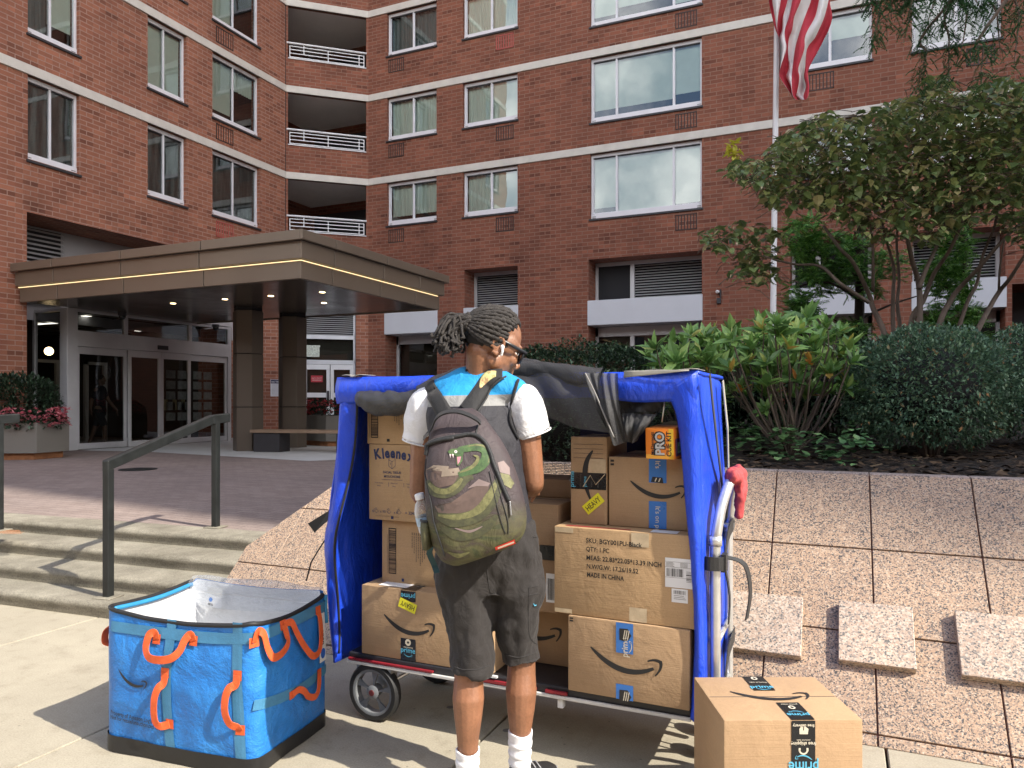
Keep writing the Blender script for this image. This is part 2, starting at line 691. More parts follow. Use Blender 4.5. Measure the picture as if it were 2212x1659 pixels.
def netmat(name, col, su, sv, fill=0.62, rough=0.45):
    """woven net: fine holes in UV space really let light and view through"""
    t = NT(name)
    t.base(col); t.set(Roughness=rough)
    uv = t.coord('UV', (su, sv, 1))
    sep = t.new('ShaderNodeSeparateXYZ'); t.link(uv, sep.inputs[0])
    fx = t.math('ABSOLUTE', t.math('SUBTRACT', t.math('FRACT', sep.outputs[0]), 0.5))
    rw = t.math('MULTIPLY', t.math('FLOOR', sep.outputs[1]), 0.5)
    fx = t.math('ABSOLUTE', t.math('SUBTRACT', t.math('FRACT', t.math('ADD', sep.outputs[0], rw)), 0.5))
    fy = t.math('ABSOLUTE', t.math('SUBTRACT', t.math('FRACT', sep.outputs[1]), 0.5))
    d = t.math('ADD', t.math('MULTIPLY', fx, fx), t.math('MULTIPLY', fy, fy))
    hole = t.math('LESS_THAN', d, (1 - fill) / math.pi)
    tr = t.new('ShaderNodeBsdfTransparent')
    mx = t.new('ShaderNodeMixShader')
    t.link(hole, mx.inputs[0]); t.link(t.p.outputs[0], mx.inputs[1]); t.link(tr.outputs[0], mx.inputs[2])
    t.link(mx.outputs[0], t.out.inputs['Surface'])
    t.bump(t.math('MULTIPLY', d, -1.0), 0.5, 0.004)
    return t.mat


M = {}
M['brick'] = brick_mat('red_brick', (0.270, 0.110, 0.070), (0.340, 0.145, 0.090), (0.37, 0.235, 0.185))
M['brick_dark'] = brick_mat('brown_brick', (0.205, 0.080, 0.052), (0.265, 0.105, 0.066), (0.265, 0.155, 0.115))
M['belt'] = plain('pale_concrete_band', (0.62, 0.59, 0.53), 0.8, 0.10, 3, 0.2, 50)
M['alu'] = plain('window_aluminium', (0.74, 0.74, 0.77), 0.42, 0.06, 3)
M['alu_light'] = plain('pale_aluminium', (0.62, 0.64, 0.67), 0.38, 0.06, 4, metal=0.3)
M['alu_grey'] = plain('storefront_aluminium', (0.50, 0.50, 0.51), 0.4, 0.06, 3, metal=0.3)
M['panel'] = plain('pale_metal_panel', (0.60, 0.62, 0.66), 0.5, 0.04, 1.5)
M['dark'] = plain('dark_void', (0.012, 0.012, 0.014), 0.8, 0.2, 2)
M['charcoal'] = plain('charcoal_paint', (0.03, 0.03, 0.034), 0.5, 0.15, 6)
M['glass'] = glass('window_glass', (0.84, 0.93, 0.89), 0.10)
M['glass_dark'] = glass('lobby_glass', (0.60, 0.62, 0.62), 0.035)
M['curtain'] = plain('pale_curtain', (0.74, 0.78, 0.72), 0.9, 0.08, 5, stretch=(5, 5, 0.3))
M['curtain_grey'] = plain('grey_curtain', (0.16, 0.18, 0.19), 0.9, 0.25, 4, stretch=(5, 5, 0.3))
M['blind'] = plain('pale_roller_blind', (0.78, 0.81, 0.74), 0.85, 0.05, 3)
M['film'] = plain('cloudy_plastic_sheet', (0.075, 0.08, 0.085), 0.35, 0.6, 3, 0.4, 6, stretch=(3, 3, 0.6))
def _aggregate():
    t = NT('concrete_steps')
    v = t.coord('Object')
    a = t.ramp(t.noise(v, 2.2, 6, .7), [(.28, (.185, .170, .132)), (.72, (.33, .305, .245))])
    g = t.ramp(t.noise(v, 95, 3, .75), [(.28, (.55, .55, .55)), (.5, (1, 1, 1)), (.75, (1.25, 1.25, 1.22))])
    w = t.ramp(t.noise(t.coord('Object', (1.5, 1, 7)), 2.6, 5, .7), [(.35, (.72, .71, .70)), (.6, (1.06, 1.06, 1.05))])
    t.base(t.mix(1.0, t.mix(1.0, a, g, 'MULTIPLY'), w, 'MULTIPLY'))
    t.set(Roughness=.92); t.p.inputs['Specular IOR Level'].default_value = .2
    t.bump(t.noise(v, 90, 4, .7), .6, .006)
    return t.mat
M['concrete'] = _aggregate()
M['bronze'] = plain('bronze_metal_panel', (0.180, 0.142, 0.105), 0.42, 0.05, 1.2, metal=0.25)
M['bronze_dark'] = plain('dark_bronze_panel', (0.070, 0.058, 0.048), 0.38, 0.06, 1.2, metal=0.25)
M['white_paint'] = plain('white_paint', (0.72, 0.73, 0.74), 0.5, 0.05, 4)
M['red_vent'] = plain('red_painted_vent', (0.42, 0.085, 0.07), 0.6, 0.1, 6)
M['brown_vent'] = plain('brown_painted_vent', (0.040, 0.021, 0.018), 0.6, 0.15, 6)
M['rail'] = plain('black_painted_steel', (0.012, 0.014, 0.014), 0.5, 0.3, 14, 0.15, 60)
M['wood'] = plain('weathered_bench_wood', (0.26, 0.18, 0.12), 0.7, 0.2, 5, stretch=(1, 9, 9))
M['planter'] = plain('grey_planter_metal', (0.17, 0.162, 0.142), 0.55, 0.06, 2)
M['rust'] = plain('rusty_brown', (0.30, 0.13, 0.055), 0.8, 0.3, 9)
M['warm'] = emit('warm_lamp', (1.0, 0.72, 0.38), 6.0)
M['warm_strip'] = emit('warm_led_strip', (1.0, 0.72, 0.38), 0.9)
M['cool'] = emit('lobby_ceiling_lamp', (1.0, 0.93, 0.8), 1.6)
M['soffit'] = plain('soffit_grey', (0.20, 0.19, 0.18), 0.8, 0.08, 2)
# world-space building for children of placed empties
def wm(o):
    m = Matrix.Identity(4)
    while o is not None:
        m = o.matrix_basis @ m
        o = o.parent
    return m


def wbuild(mb, name, mats, parent, **kw):
    inv = wm(parent).inverted()
    mb.v = [tuple(inv @ Vector(p)) for p in mb.v]
    return mb.build(name, mats, parent, **kw)


UP = Vector((0, 0, 1))
# ================================================================== ground
PZ = 0.38          # plaza level
AL, BF = -15.0, 18.9   # planes of the left wing and of the long facade
FLOORS = [8.13, 10.69, 13.25, 15.81, 18.37, 20.93, 23.49]

mb = MB(); mb.face([(-700, -700, -0.14), (700, -700, -0.14), (700, 900, -0.14), (-700, 900, -0.14)])
struct(mb.build('ground', plain('earth', (0.12, 0.11, 0.10), 0.9, 0.2, 0.3)))
mb = MB(); mb.face([(-300, -14, -0.13), (300, -14, -0.13), (300, -4.6, -0.13), (-300, -4.6, -0.13)])
struct(mb.build('road', plain('asphalt', (0.05, 0.05, 0.052), 0.9, 0.25, 3, 0.4, 90)))

# sidewalk slabs with real grooves between them
def sidewalk_material():
    t = NT('sidewalk_concrete')
    v = t.coord('Object')
    n1 = t.noise(v, 1.1, 6, 0.68)
    n2 = t.noise(v, 140, 3, 0.7)
    n3 = t.noise(v, 7, 5, 0.7)
    c = t.ramp(n1, [(0.3, (0.33, 0.295, 0.225)), (0.7, (0.40, 0.36, 0.275))])
    c = t.mix(1.0, c, t.ramp(n2, [(0.30, (0.80, 0.80, 0.80)), (0.68, (1.12, 1.12, 1.12))]), 'MULTIPLY')
    c = t.mix(1.0, c, t.ramp(n3, [(0.24, (0.74, 0.72, 0.70)), (0.46, (0.97, 0.97, 0.97)), (0.8, (1.06, 1.06, 1.06))]), 'MULTIPLY')
    spot = t.new('ShaderNodeTexVoronoi'); spot.inputs['Scale'].default_value = 2.6; t.link(v, spot.inputs['Vector'])
    c = t.mix(t.math('LESS_THAN', spot.outputs['Distance'], 0.045), c, (0.16, 0.15, 0.14))
    sp2 = t.new('ShaderNodeTexVoronoi'); sp2.inputs['Scale'].default_value = 11; t.link(v, sp2.inputs['Vector'])
    c = t.mix(t.math('MULTIPLY', t.math('LESS_THAN', sp2.outputs['Distance'], 0.055), .55), c, (0.10, 0.09, 0.075))
    t.base(c); t.set(Roughness=0.88)
    t.p.inputs['Specular IOR Level'].default_value = 0.3
    t.bump(t.math('ADD', t.math('MULTIPLY', n2, 0.6), n3), 0.25, 0.004)
    return t.mat
SW = sidewalk_material()
mb = MB()
ja = [-1.365 + 1.53 * k for k in range(-16, 14)]
jb = [-4.45, -2.9, -1.35, 0.2, 1.75, 3.36]
g = 0.005
for i in range(len(ja) - 1):
    for j in range(len(jb) - 1):
        y1 = jb[j + 1] - g if j < len(jb) - 2 else 5.4
        if j == len(jb) - 2 and ja[i] < -3.7: y1 = 3.9
        x0, x1, y0 = ja[i] + g, ja[i + 1] - g, jb[j] + g
        mb.add([(x0, y0, -.12), (x1, y0, -.12), (x1, y1, -.12), (x0, y1, -.12), (x0, y0, 0), (x1, y0, 0), (x1, y1, 0), (x0, y1, 0)],
               [(4, 5, 6, 7), (0, 1, 5, 4), (1, 2, 6, 5), (2, 3, 7, 6), (3, 0, 4, 7)])
struct(mb.build('sidewalk', SW, bevel=0.004, seg=1))
mb = MB(); mb.box(-26, 24, -4.62, -4.46, -.13, 0.0)
struct(mb.build('kerb', plain('kerb_stone', (0.30, 0.30, 0.29), 0.8, 0.15, 8), bevel=0.015))

# ------------------------------------------------------------------ steps
st = thing('stone_steps', 'four low grey concrete steps from the sidewalk up to the brown plaza', 'steps', (-3.62, 3.36, 0), R(3.8))
rise = PZ / 4
nos = [0.0, 0.27, 0.60, 0.93]
for k in range(4):
    mb = MB()
    y0, y1 = nos[k], (nos[k + 1] + 0.06 if k < 3 else 1.24)
    z0, z1 = rise * k - (0.1 if k == 0 else 0.0), rise * (k + 1)
    n = 40
    x0, x1 = -16.0, 0.35
    def prof(x):
        w = 0.006 * mnoise.noise(Vector((x * 1.7, k * 5.1, 0)))
        return [(y0 + 0.012 + w, z0), (y0 + 0.010 + w, z1 - 0.05), (y0 + w, z1 - 0.03), (y0 + 0.006 + w, z1 - 0.010), (y0 + 0.03 + w, z1 + 0.002), (y0 + .12, z1), (y1, z1), (y1, z0)]
    mb.loft([[(x0 + (x1 - x0) * i / n, y, z) for y, z in prof(x0 + (x1 - x0) * i / n)] for i in range(n + 1)])
    mb.build('step', M['concrete'], st, fixn=True, auto=50)

# ------------------------------------------------------------------ plaza
def paver_material():
    t = NT('brown_pavers')
    v = t.coord('Object')
    b = t.new('ShaderNodeTexBrick'); b.inputs['Scale'].default_value = 1
    b.inputs['Brick Width'].default_value = 0.20; b.inputs['Row Height'].default_value = 0.10
    b.inputs['Mortar Size'].default_value = 0.004
    b.inputs['Color1'].default_value = (0.215, 0.168, 0.146, 1); b.inputs['Color2'].default_value = (0.262, 0.210, 0.184, 1)
    b.inputs['Mortar'].default_value = (0.13, 0.098, 0.088, 1)
    t.link(v, b.inputs['Vector'])
    n = t.ramp(t.noise(v, 0.7, 6, 0.7), [(0.3, (0.82, 0.82, 0.84)), (0.7, (1.10, 1.09, 1.08))])
    n2 = t.ramp(t.noise(v, 55, 4, 0.7), [(0.3, (0.80, 0.80, 0.80)), (0.7, (1.2, 1.2, 1.2))])
    t.base(t.mix(1.0, t.mix(1.0, b.outputs['Color'], n, 'MULTIPLY'), n2, 'MULTIPLY'))
    t.set(Roughness=0.85)
    t.bump(t.noise(v, 60, 3), 0.3, 0.004)
    return t.mat
rot = Matrix.Rotation(R(3.8), 3, 'Z')
e0 = Vector((-3.62, 3.36, 0)) + rot @ Vector((-16, 1.22, 0))
e1 = Vector((-3.62, 3.36, 0)) + rot @ Vector((0.3, 1.22, 0))
mb = MB()
mb.face([(e0.x, e0.y, PZ - .003), (e1.x, e1.y, PZ - .003), (-2.9, 4.62, PZ - .003), (-2.9, 24, PZ - .003), (-30, 24, PZ - .003), (-30, e0.y, PZ - .003)])
struct(mb.build('plaza', paver_material()))
mb = MB()
pts = [onz(182, 972, PZ), onz(319, 976, PZ), onz(667, 996, PZ), onz(760, 988, PZ)]
mb.face([(-15.3, 10.9, PZ + .002), (pts[0].x + .3, pts[0].y - .1, PZ + .002), (pts[1].x, pts[1].y, PZ + .002), (pts[2].x, pts[2].y, PZ + .002), (pts[3].x + 1.2, pts[3].y + 1.0, PZ + .002), (-6.5, 18.8, PZ + .002), (-16.5, 18.8, PZ + .002)])
struct(mb.build('entrance_pavement', plain('pale_entrance_concrete', (0.50, 0.51, 0.50), 0.75, 0.08, 3, 0.15, 80)))
p = onz(298, 1014, PZ)
dr = MB(); dr.lathe([(0.0, -.02), (0.27, -.02), (0.27, 0.006), (0.25, 0.008), (0.24, 0.004), (0.0, 0.004)], (0, 0, 0), n=28, cap=False)
o = dr.build('drain_cover', M['rail']); o.location = (p.x, p.y, PZ)
tag(o, 'small round dark drain cover set in the brown plaza paving', 'drain cover')

# ------------------------------------------------------------------ granite bank
K = 1.02
def slope(a, v, h=0.0):
    """point on the 45 degree bank: v metres up the slope, h above it"""
    q = math.hypot(1, K)
    return Vector((a, 3.35 + v / q, v * K / q)) + Vector((0, -K / q, 1 / q)) * h
GR = granite('pink_granite', [(0.0, (0.055, 0.052, 0.05)), (0.19, (0.14, 0.118, 0.105)), (0.32, (0.29, 0.205, 0.145)), (0.48, (0.40, 0.268, 0.175)), (0.68, (0.45, 0.325, 0.222)), (0.86, (0.52, 0.415, 0.31))], 195, 0.5)
GRB = granite('pale_granite', [(0.0, (0.13, 0.125, 0.115)), (0.20, (0.27, 0.23, 0.195)), (0.33, (0.42, 0.305, 0.225)), (0.5, (0.49, 0.38, 0.29)), (0.75, (0.56, 0.47, 0.375))], 150, 0.5)
gw = thing('granite_bank', 'pink granite clad bank sloping up from the sidewalk to the planting bed', 'granite wall', (0, 3.35, 0))
top = 1.43
mb = MB()   # body under the slabs (shows as the dark joints)
HIP = [(-3.62, 0.0), (6.5, 0.0), (6.5, top), (-2.96, top), (-3.2, 1.16), (-3.62, 0.62)]
up_ = [slope(a, v, -0.012) for a, v in HIP]
mb.face(up_)
dn = [Vector((q.x, q.y, -0.05)) for q in up_]
for i in range(len(up_)):
    j = (i + 1) % len(up_)
    mb.face([dn[i], dn[j], up_[j], up_[i]])
mb.box(-2.955, 6.5, 4.362, 4.44, -0.05, 1.0)
wbuild(mb, 'wall_core', plain('dark_red_joint', (0.13, 0.055, 0.045), 0.9, 0.2, 9), gw)
def clip(poly, p, n):
    out = []
    for i in range(len(poly)):
        a, b = Vector(poly[i]), Vector(poly[(i + 1) % len(poly)])
        da, db = (a - p).dot(n), (b - p).dot(n)
        if da >= 0: out.append(a)
        if (da >= 0) != (db >= 0): out.append(a.lerp(b, da / (da - db)))
    return out
mb = MB()
ua = [-3.62, -3.32, -2.79, -2.26, -1.73, -1.247, -0.785] + [-0.324 + 0.4613 * k for k in range(0, 15)]
va = [0.0, 0.053, 0.505, 0.958, 1.43]
gj = 0.0035
for i in range(len(ua) - 1):
    for j in range(4):
        q = [(ua[i] + gj, va[j] + gj), (ua[i + 1] - gj, va[j] + gj), (ua[i + 1] - gj, va[j + 1] - gj), (ua[i] + gj, va[j + 1] - gj)]
        for (p0, p1) in (((-3.62, .62), (-3.2, 1.16)), ((-3.2, 1.16), (-2.96, 1.43))):
            d = (Vector(p1) - Vector(p0))
            q = clip(q, Vector(p0), Vector((d.y, -d.x)).normalized())
            if len(q) < 3: break
        if len(q) < 3: continue
        lift = 0.0015 * mnoise.noise(Vector((i * 3.3, j * 7.7, 1)))
        t_ = [slope(x, y, lift) for x, y in q]; b_ = [slope(x, y, -0.03) for x, y in q]
        o_ = len(mb.v); n_ = len(q)
        mb.add(t_ + b_, [list(range(n_))] + [[n_ + k, n_ + (k + 1) % n_, (k + 1) % n_, k] for k in range(n_)])
wbuild(mb, 'granite_slab', GR, gw, bevel=0.002, seg=1)
mb = MB()   # coping strip along the crest
for i in range(5, len(ua) - 1):
    mb.box(ua[i] + .002, ua[i + 1] - .002, 4.355, 4.455, 1.0, 1.024)
for x in (-2.94, -2.25, -1.75):
    mb.box(x, x + .5, 4.355, 4.455, 1.0, 1.024)
wbuild(mb, 'coping', granite('grey_pink_coping', [(0.0, (0.16, 0.14, 0.13)), (0.3, (0.30, 0.24, 0.21)), (0.5, (0.42, 0.33, 0.29)), (0.75, (0.5, 0.42, 0.38))], 150, 0.5), gw, bevel=0.004)
# three raised square blocks, corners read off the photograph on the bank's plane
def onsl(px, py, h):
    q = math.hypot(1, K)
    p0 = slope(0, 0, h); n = Vector((0, -K / q, 1 / q))
    P = onpl(px, py, p0, n)
    return P.x, (P - p0).dot(Vector((0, 1 / q, K / q)))
BL = [((1572, 1274), (1735, 1290), (1730, 1416), (1565, 1398)), ((1811, 1301), (1973, 1306), (1978, 1444), (1812, 1426)), ((2063, 1318), (2248, 1336), (2262, 1480), (2077, 1458))]
for k, cs in enumerate(BL):
    hh = 0.042
    uv_ = [onsl(x, y, hh) for x, y in cs]
    cx = sum(u for u, v in uv_) / 4; cv = sum(v for u, v in uv_) / 4
    w_ = ((uv_[1][0] - uv_[0][0]) + (uv_[2][0] - uv_[3][0])) / 4
    h_ = ((uv_[0][1] - uv_[3][1]) + (uv_[1][1] - uv_[2][1])) / 4
    mb = MB()
    sq = [(cx - w_, cv - h_), (cx + w_, cv - h_), (cx + w_, cv + h_), (cx - w_, cv + h_)]
    t_ = [slope(x, y, hh) for x, y in sq]; b_ = [slope(x, y, 0.001) for x, y in sq]
    mb.add(t_ + b_, [[0, 1, 2, 3]] + [[4 + k2, 4 + (k2 + 1) % 4, (k2 + 1) % 4, k2] for k2 in range(4)])
    if k == 2:
        pass
    wbuild(mb, 'raised_block', GRB, gw, bevel=0.003, seg=2)

# ------------------------------------------------------------------ planting bed
mb = MB()
def soil(u, v):
    a = -2.9 + 12.4 * u; b = 4.42 + 14.4 * v ** 1.6
    z = 0.985 + 0.16 * min(1, (b - 4.42) / 3.0) + 0.03 * mnoise.noise(Vector((a * 2.2, b * 2.2, 0))) + 0.016 * mnoise.noise(Vector((a * 9, b * 9, 3)))
    return (a, b, z)
mb.grid(soil, 150, 110, uvs=False)
t = NT('dark_mulch')
v_ = t.coord('Object')
vo = t.new('ShaderNodeTexVoronoi'); vo.inputs['Scale'].default_value = 34; t.link(t.coord('Object', (1, 2.2, 1)), vo.inputs['Vector'])
sp = t.new('ShaderNodeSeparateColor'); t.link(vo.outputs['Color'], sp.inputs[0])
t.base(t.ramp(sp.outputs[0], [(0.0, (0.010, 0.007, 0.005)), (0.5, (0.030, 0.020, 0.014)), (0.86, (0.055, 0.035, 0.022)), (0.95, (0.14, 0.095, 0.055))], 'CONSTANT'))
t.set(Roughness=0.95); t.bump(vo.outputs['Distance'], 0.9, 0.02)
struct(mb.build('planting_bed', t.mat, smooth=True))
# loose bark chips and dry leaves on the mulch
mb = MB(); rnd = random.Random(3)
for k in range(2600):
    a = rnd.uniform(-0.6, 4.2); b = 4.47 + abs(rnd.gauss(0, 1.0))
    if b > 8: continue
    z = 0.985 + 0.16 * min(1, (b - 4.42) / 3.0) + 0.03 * mnoise.noise(Vector((a * 2.2, b * 2.2, 0))) + 0.022
    th = rnd.uniform(0, 6.3); l = rnd.uniform(.012, .035); w = l * rnd.uniform(.25, .6)
    d = Vector((math.cos(th), math.sin(th), rnd.uniform(-.35, .35))) * l; s = Vector((-math.sin(th), math.cos(th), rnd.uniform(-.4, .4))) * w
    c = Vector((a, b, z)); mb.face([c - d - s * .6, c + d - s, c + d * .9 + s, c - d + s])
tag(mb.build('bark_chips', leafmat('bark_chip', [(0, (0.02, 0.013, 0.009)), (0.6, (0.06, 0.04, 0.026)), (0.9, (0.13, 0.085, 0.05)), (1, (0.2, 0.14, 0.08))], 0.85, 0.0, 0.2)), kind='stuff')

# ================================================================== the apartment building
bd = thing('apartment_building', 'red brick apartment building with pale belt courses, corner balconies and aluminium windows', 'building', (AL, BF, 0))


def wall(mb, o, ux, W, z0, z1, holes=(), m=0, depth=0.22, u_off=0.0, mr=None):
    """brick sheet with openings and their reveals; UV in metres"""
    o = Vector((o[0], o[1], 0)); ux = Vector(ux).normalized(); inn = -ux.cross(UP)
    us = sorted({0, W, *[h[0] for h in holes], *[h[1] for h in holes]})
    zs = sorted({z0, z1, *[h[2] for h in holes], *[h[3] for h in holes]})
    us = [u for u in us if 0 <= u <= W]; zs = [z for z in zs if z0 <= z <= z1]
    P = lambda u, z, d=0: o + ux * u + UP * z + inn * d
    for i in range(len(us) - 1):
        for j in range(len(zs) - 1):
            cu, cz = (us[i] + us[i + 1]) / 2, (zs[j] + zs[j + 1]) / 2
            if any(h[0] < cu < h[1] and h[2] < cz < h[3] for h in holes): continue
            q = [(us[i], zs[j]), (us[i + 1], zs[j]), (us[i + 1], zs[j + 1]), (us[i], zs[j + 1])]
            mb.face([P(*x) for x in q], m, [(u + u_off, z) for u, z in q])
    mr = m if mr is None else mr
    for h in holes:
        u0, u1, a0, a1 = max(0, h[0]), min(W, h[1]), max(z0, h[2]), min(z1, h[3])
        d = h[4] if len(h) > 4 else depth
        mb.face([P(u0, a0), P(u0, a1), P(u0, a1, d), P(u0, a0, d)], mr, [(0, a0), (0, a1), (d, a1), (d, a0)])
        mb.face([P(u1, a1), P(u1, a0), P(u1, a0, d), P(u1, a1, d)], mr, [(0, a1), (0, a0), (d, a0), (d, a1)])
        mb.face([P(u0, a1), P(u1, a1), P(u1, a1, d), P(u0, a1, d)], mr, [(u0, 0), (u1, 0), (u1, d), (u0, d)])
        mb.face([P(u1, a0), P(u0, a0), P(u0, a0, d), P(u1, a0, d)], mr, [(u1, 0), (u0, 0), (u0, d), (u1, d)])


def fr(o, ux):
    """wall frame: point(u, z, depth inward)"""
    o = Vector((o[0], o[1], 0)); ux = Vector(ux).normalized(); inn = -ux.cross(UP)
    return (lambda u, z, d=0.0: o + ux * u + UP * z + inn * d), ux, inn


def window(F, u0, u1, z0, z1, splits, fills, parent=bd, d0=0.10, sill=0.155, fm=None, name='window', gm=None):
    """aluminium sliding window: frame + mullions (the part), panes and curtains under it"""
    P, ux, inn = F
    fm = fm or M['alu']
    mb = MB()
    B = lambda a, b, c, d, e=d0, th=0.07: mb.obox(P(a, c, e), ux, UP, inn, b - a, d - c, th)
    t = 0.055
    B(u0, u1, z1 - 0.085, z1)
    B(u0, u0 + t, z0 + sill, z1 - .085)
    B(u1 - t, u1, z0 + sill, z1 - .085)
    B(u0, u1, z0, z0 + sill, d0 - 0.015, 0.085)
    mb.obox(P(u0 - .03, z0 - .05, d0 - 0.14), ux, UP, inn, u1 - u0 + .06, 0.048, 0.2, 1)
    xs = [u0 + t] + [u0 + (u1 - u0) * s for s in splits] + [u1 - t]
    for k, x in enumerate(xs[1:-1]):
        B(x - 0.022, x + 0.022, z0 + sill, z1 - .085, d0 + 0.012, 0.05)
    # thin sash lines and drain slots on the sill
    for i in range(len(xs) - 1):
        a, b = xs[i] + (0.022 if i else 0), xs[i + 1] - (0.022 if i < len(xs) - 2 else 0)
        mb.obox(P(a, z1 - .115, d0 + .03), ux, UP, inn, b - a, .03, .03, 2)
        mb.obox(P(a, z0 + sill, d0 + .03), ux, UP, inn, b - a, .025, .03)
        mb.obox(P(a, z0 + sill + .025, d0 + .032), ux, UP, inn, .018, z1 - z0 - sill - .14, .03)
    for u in (u0 + .03, u1 - .13):
        for k in (0, 1):
            mb.obox(P(u, z0 + .035 + .035 * k, d0 - .017), ux, UP, inn, .1, .014, .004, 2)
    w = wbuild(mb, name, [fm, M['charcoal'], M['charcoal']], parent, bevel=0.004, seg=1)
    for i in range(len(xs) - 1):
        a, b = xs[i], xs[i + 1]
        za, zb = z0 + sill + .02, z1 - .09
        mb = MB(); mb.face([P(a, za, d0 + .05), P(b, za, d0 + .05), P(b, zb, d0 + .05), P(a, zb, d0 + .05)])
        wbuild(mb, 'pane', gm or M['glass'], w)
        kind, drop = fills[i] if isinstance(fills[i], tuple) else (fills[i], 1.0)
        if kind is None: continue
        zl = zb - (zb - za) * drop
        mb = MB()
        if kind in ('curtain', 'curtain_grey'):
            nw = max(8, int((b - a) * 26))
            mb.grid(lambda u, v: P(a + (b - a) * u, zl + (zb - zl) * v, d0 + .16 + .018 * math.sin(u * (b - a) * 58 + 2 * math.sin(u * 9))), nw * 2, 1)
        elif kind == 'film':
            mb.grid(lambda u, v: P(a + (b - a) * u, zl + (zb - zl) * v, d0 + .085 + .03 * mnoise.noise(Vector((u * 4 + a * 3, v * 1.5, z0)))), 12, 12)
        else:
            mb.face([P(a, zl, d0 + .12), P(b, zl, d0 + .12), P(b, zb, d0 + .12), P(a, zb, d0 + .12)])
        wbuild(mb, 'curtain' if 'curtain' in kind else 'plastic_sheet' if kind == 'film' else 'roller_blind', M[kind], w, smooth=True)
    return w


def vent(F, u0, u1, z0, z1, mat, parent=bd):
    P, ux, inn = F
    mb = MB()
    B = lambda a, b, c, d, e=-.012, th=.05, m=0: mb.obox(P(a, c, e), ux, UP, inn, b - a, d - c, th, m)
    B(u0, u1, z1 - .025, z1); B(u0, u1, z0, z0 + .025); B(u0, u0 + .025, z0, z1); B(u1 - .025, u1, z0, z1)
    n = 7
    for k in range(1, n):
        x = u0 + (u1 - u0) * k / n
        B(x - .012, x + .012, z0, z1, -.006, .03)
    for k in range(1, 16):
        z = z0 + (z1 - z0) * k / 16
        B(u0, u1, z - .004, z + .004, .004, .02)
    B(u0 + .01, u1 - .01, z0 + .01, z1 - .01, .03, .01, 1)
    wbuild(mb, 'wall_vent', [mat, M['dark']], parent)


def louvre(mb, P, ux, inn, u0, u1, z0, z1, d, n, m=0, md=1, tilt=0.03):
    for k in range(n):
        z = z0 + (z1 - z0) * (k + .5) / n
        h = (z1 - z0) / n * 0.5
        mb.face([P(u0, z - h * .8, d), P(u1, z - h * .8, d), P(u1, z + h * .25, d + tilt * 1.6), P(u0, z + h * .25, d + tilt * 1.6)], m)
    mb.face([P(u0, z0, d + .12), P(u1, z0, d + .12), P(u1, z1, d + .12), P(u0, z1, d + .12)], md)


# ---- long facade (faces the street)
FA = fr((-13.2, BF), (1, 0, 0))
U = lambda px: onb(px, 500, BF).x + 13.2
cols = {'A': (U(836), U(943)), 'B': (U(1000), U(1118)), 'C': (U(1275), U(1516)), 'D': (U(1730), U(1884)), 'E': (U(1970), U(2164)), 'G': (U(2330), U(2470))}
RW = 24.0
holes = []
for k, zb in enumerate(FLOORS[:4]):
    for c, (a, b) in cols.items():
        drop = 1.84 if c == 'C' else 1.40
        holes.append((a, b, zb - 0.10 - drop + .10, zb - 0.10, 0.30))
op = {1: (U(832), U(944)), 2: (U(1003), U(1118)), 3: (U(1271), U(1516)), 4: (U(1707), U(1885)), 5: (U(1971), U(2172))}
for k, (a, b) in op.items(): holes.append((a, b, 0.2, 5.22, 0.75))
holes.append((op[5][1] + 0.12, op[5][1] + 2.4, 0.2, 3.95, 1.6))
mb = MB()
wall(mb, (-13.2, BF), (1, 0, 0), RW, 0.2, 25.2, holes)
wbuild(mb, 'facade_wall', M['brick_dark'], bd)
for zb in FLOORS:
    mb = MB(); mb.obox(FA[0](-.02, zb - .10, -.035), FA[1], UP, FA[2], RW, .20, .1)
    wbuild(mb, 'belt_course', M['belt'], bd, bevel=0.01)
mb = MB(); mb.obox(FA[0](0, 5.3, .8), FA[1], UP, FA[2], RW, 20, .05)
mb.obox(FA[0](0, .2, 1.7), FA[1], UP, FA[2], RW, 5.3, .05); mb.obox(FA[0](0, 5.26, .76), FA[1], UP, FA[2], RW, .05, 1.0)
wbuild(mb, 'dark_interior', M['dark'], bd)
fills = {
    'A': [[('curtain', .86), ('curtain', .84)], ['curtain', 'curtain'], ['curtain_grey', 'curtain_grey'], ['curtain', 'curtain']],
    'B': [['curtain', 'blind'], ['curtain', 'blind'], ['curtain', 'curtain'], ['blind', 'blind']],  # right-hand blinds of the two lower rows stand in for sky reflection
    'C': [[('blind', .9), ('blind', 1.0), ('blind', .97)], [('blind', .86), ('blind', .86), ('blind', .8)], [('blind', .9), ('blind', .8), ('blind', .95)], ['blind'] * 3],
    'D': [[None, None], [('blind', .3), ('blind', .5)], [None, 'blind'], [None, None]],
    'E': [[None, ('blind', .4)], [None, None], [None, None], [None, None]],
    'G': [[None, None], ['blind', None], [None, None], [None, None]]}
for k, zb in enumerate(FLOORS[:4]):
    for c, (a, b) in cols.items():
        drop = 1.84 if c == 'C' else 1.40
        window(FA, a, b, zb - drop, zb - .102, {'C': [.235, .75], 'D': [.41]}.get(c, [.5]), fills[c][k])
        vz = zb - drop - .12
        if c in 'AD': v0 = a + .06 if c == 'A' else a + (b - a) * .12
        else: v0 = b - .66
        rv = (c == 'B' and k == 2)
        if k < 3: vent(FA, v0, v0 + .54, vz - .40, vz, M['red_vent'] if rv else M['brown_vent'])
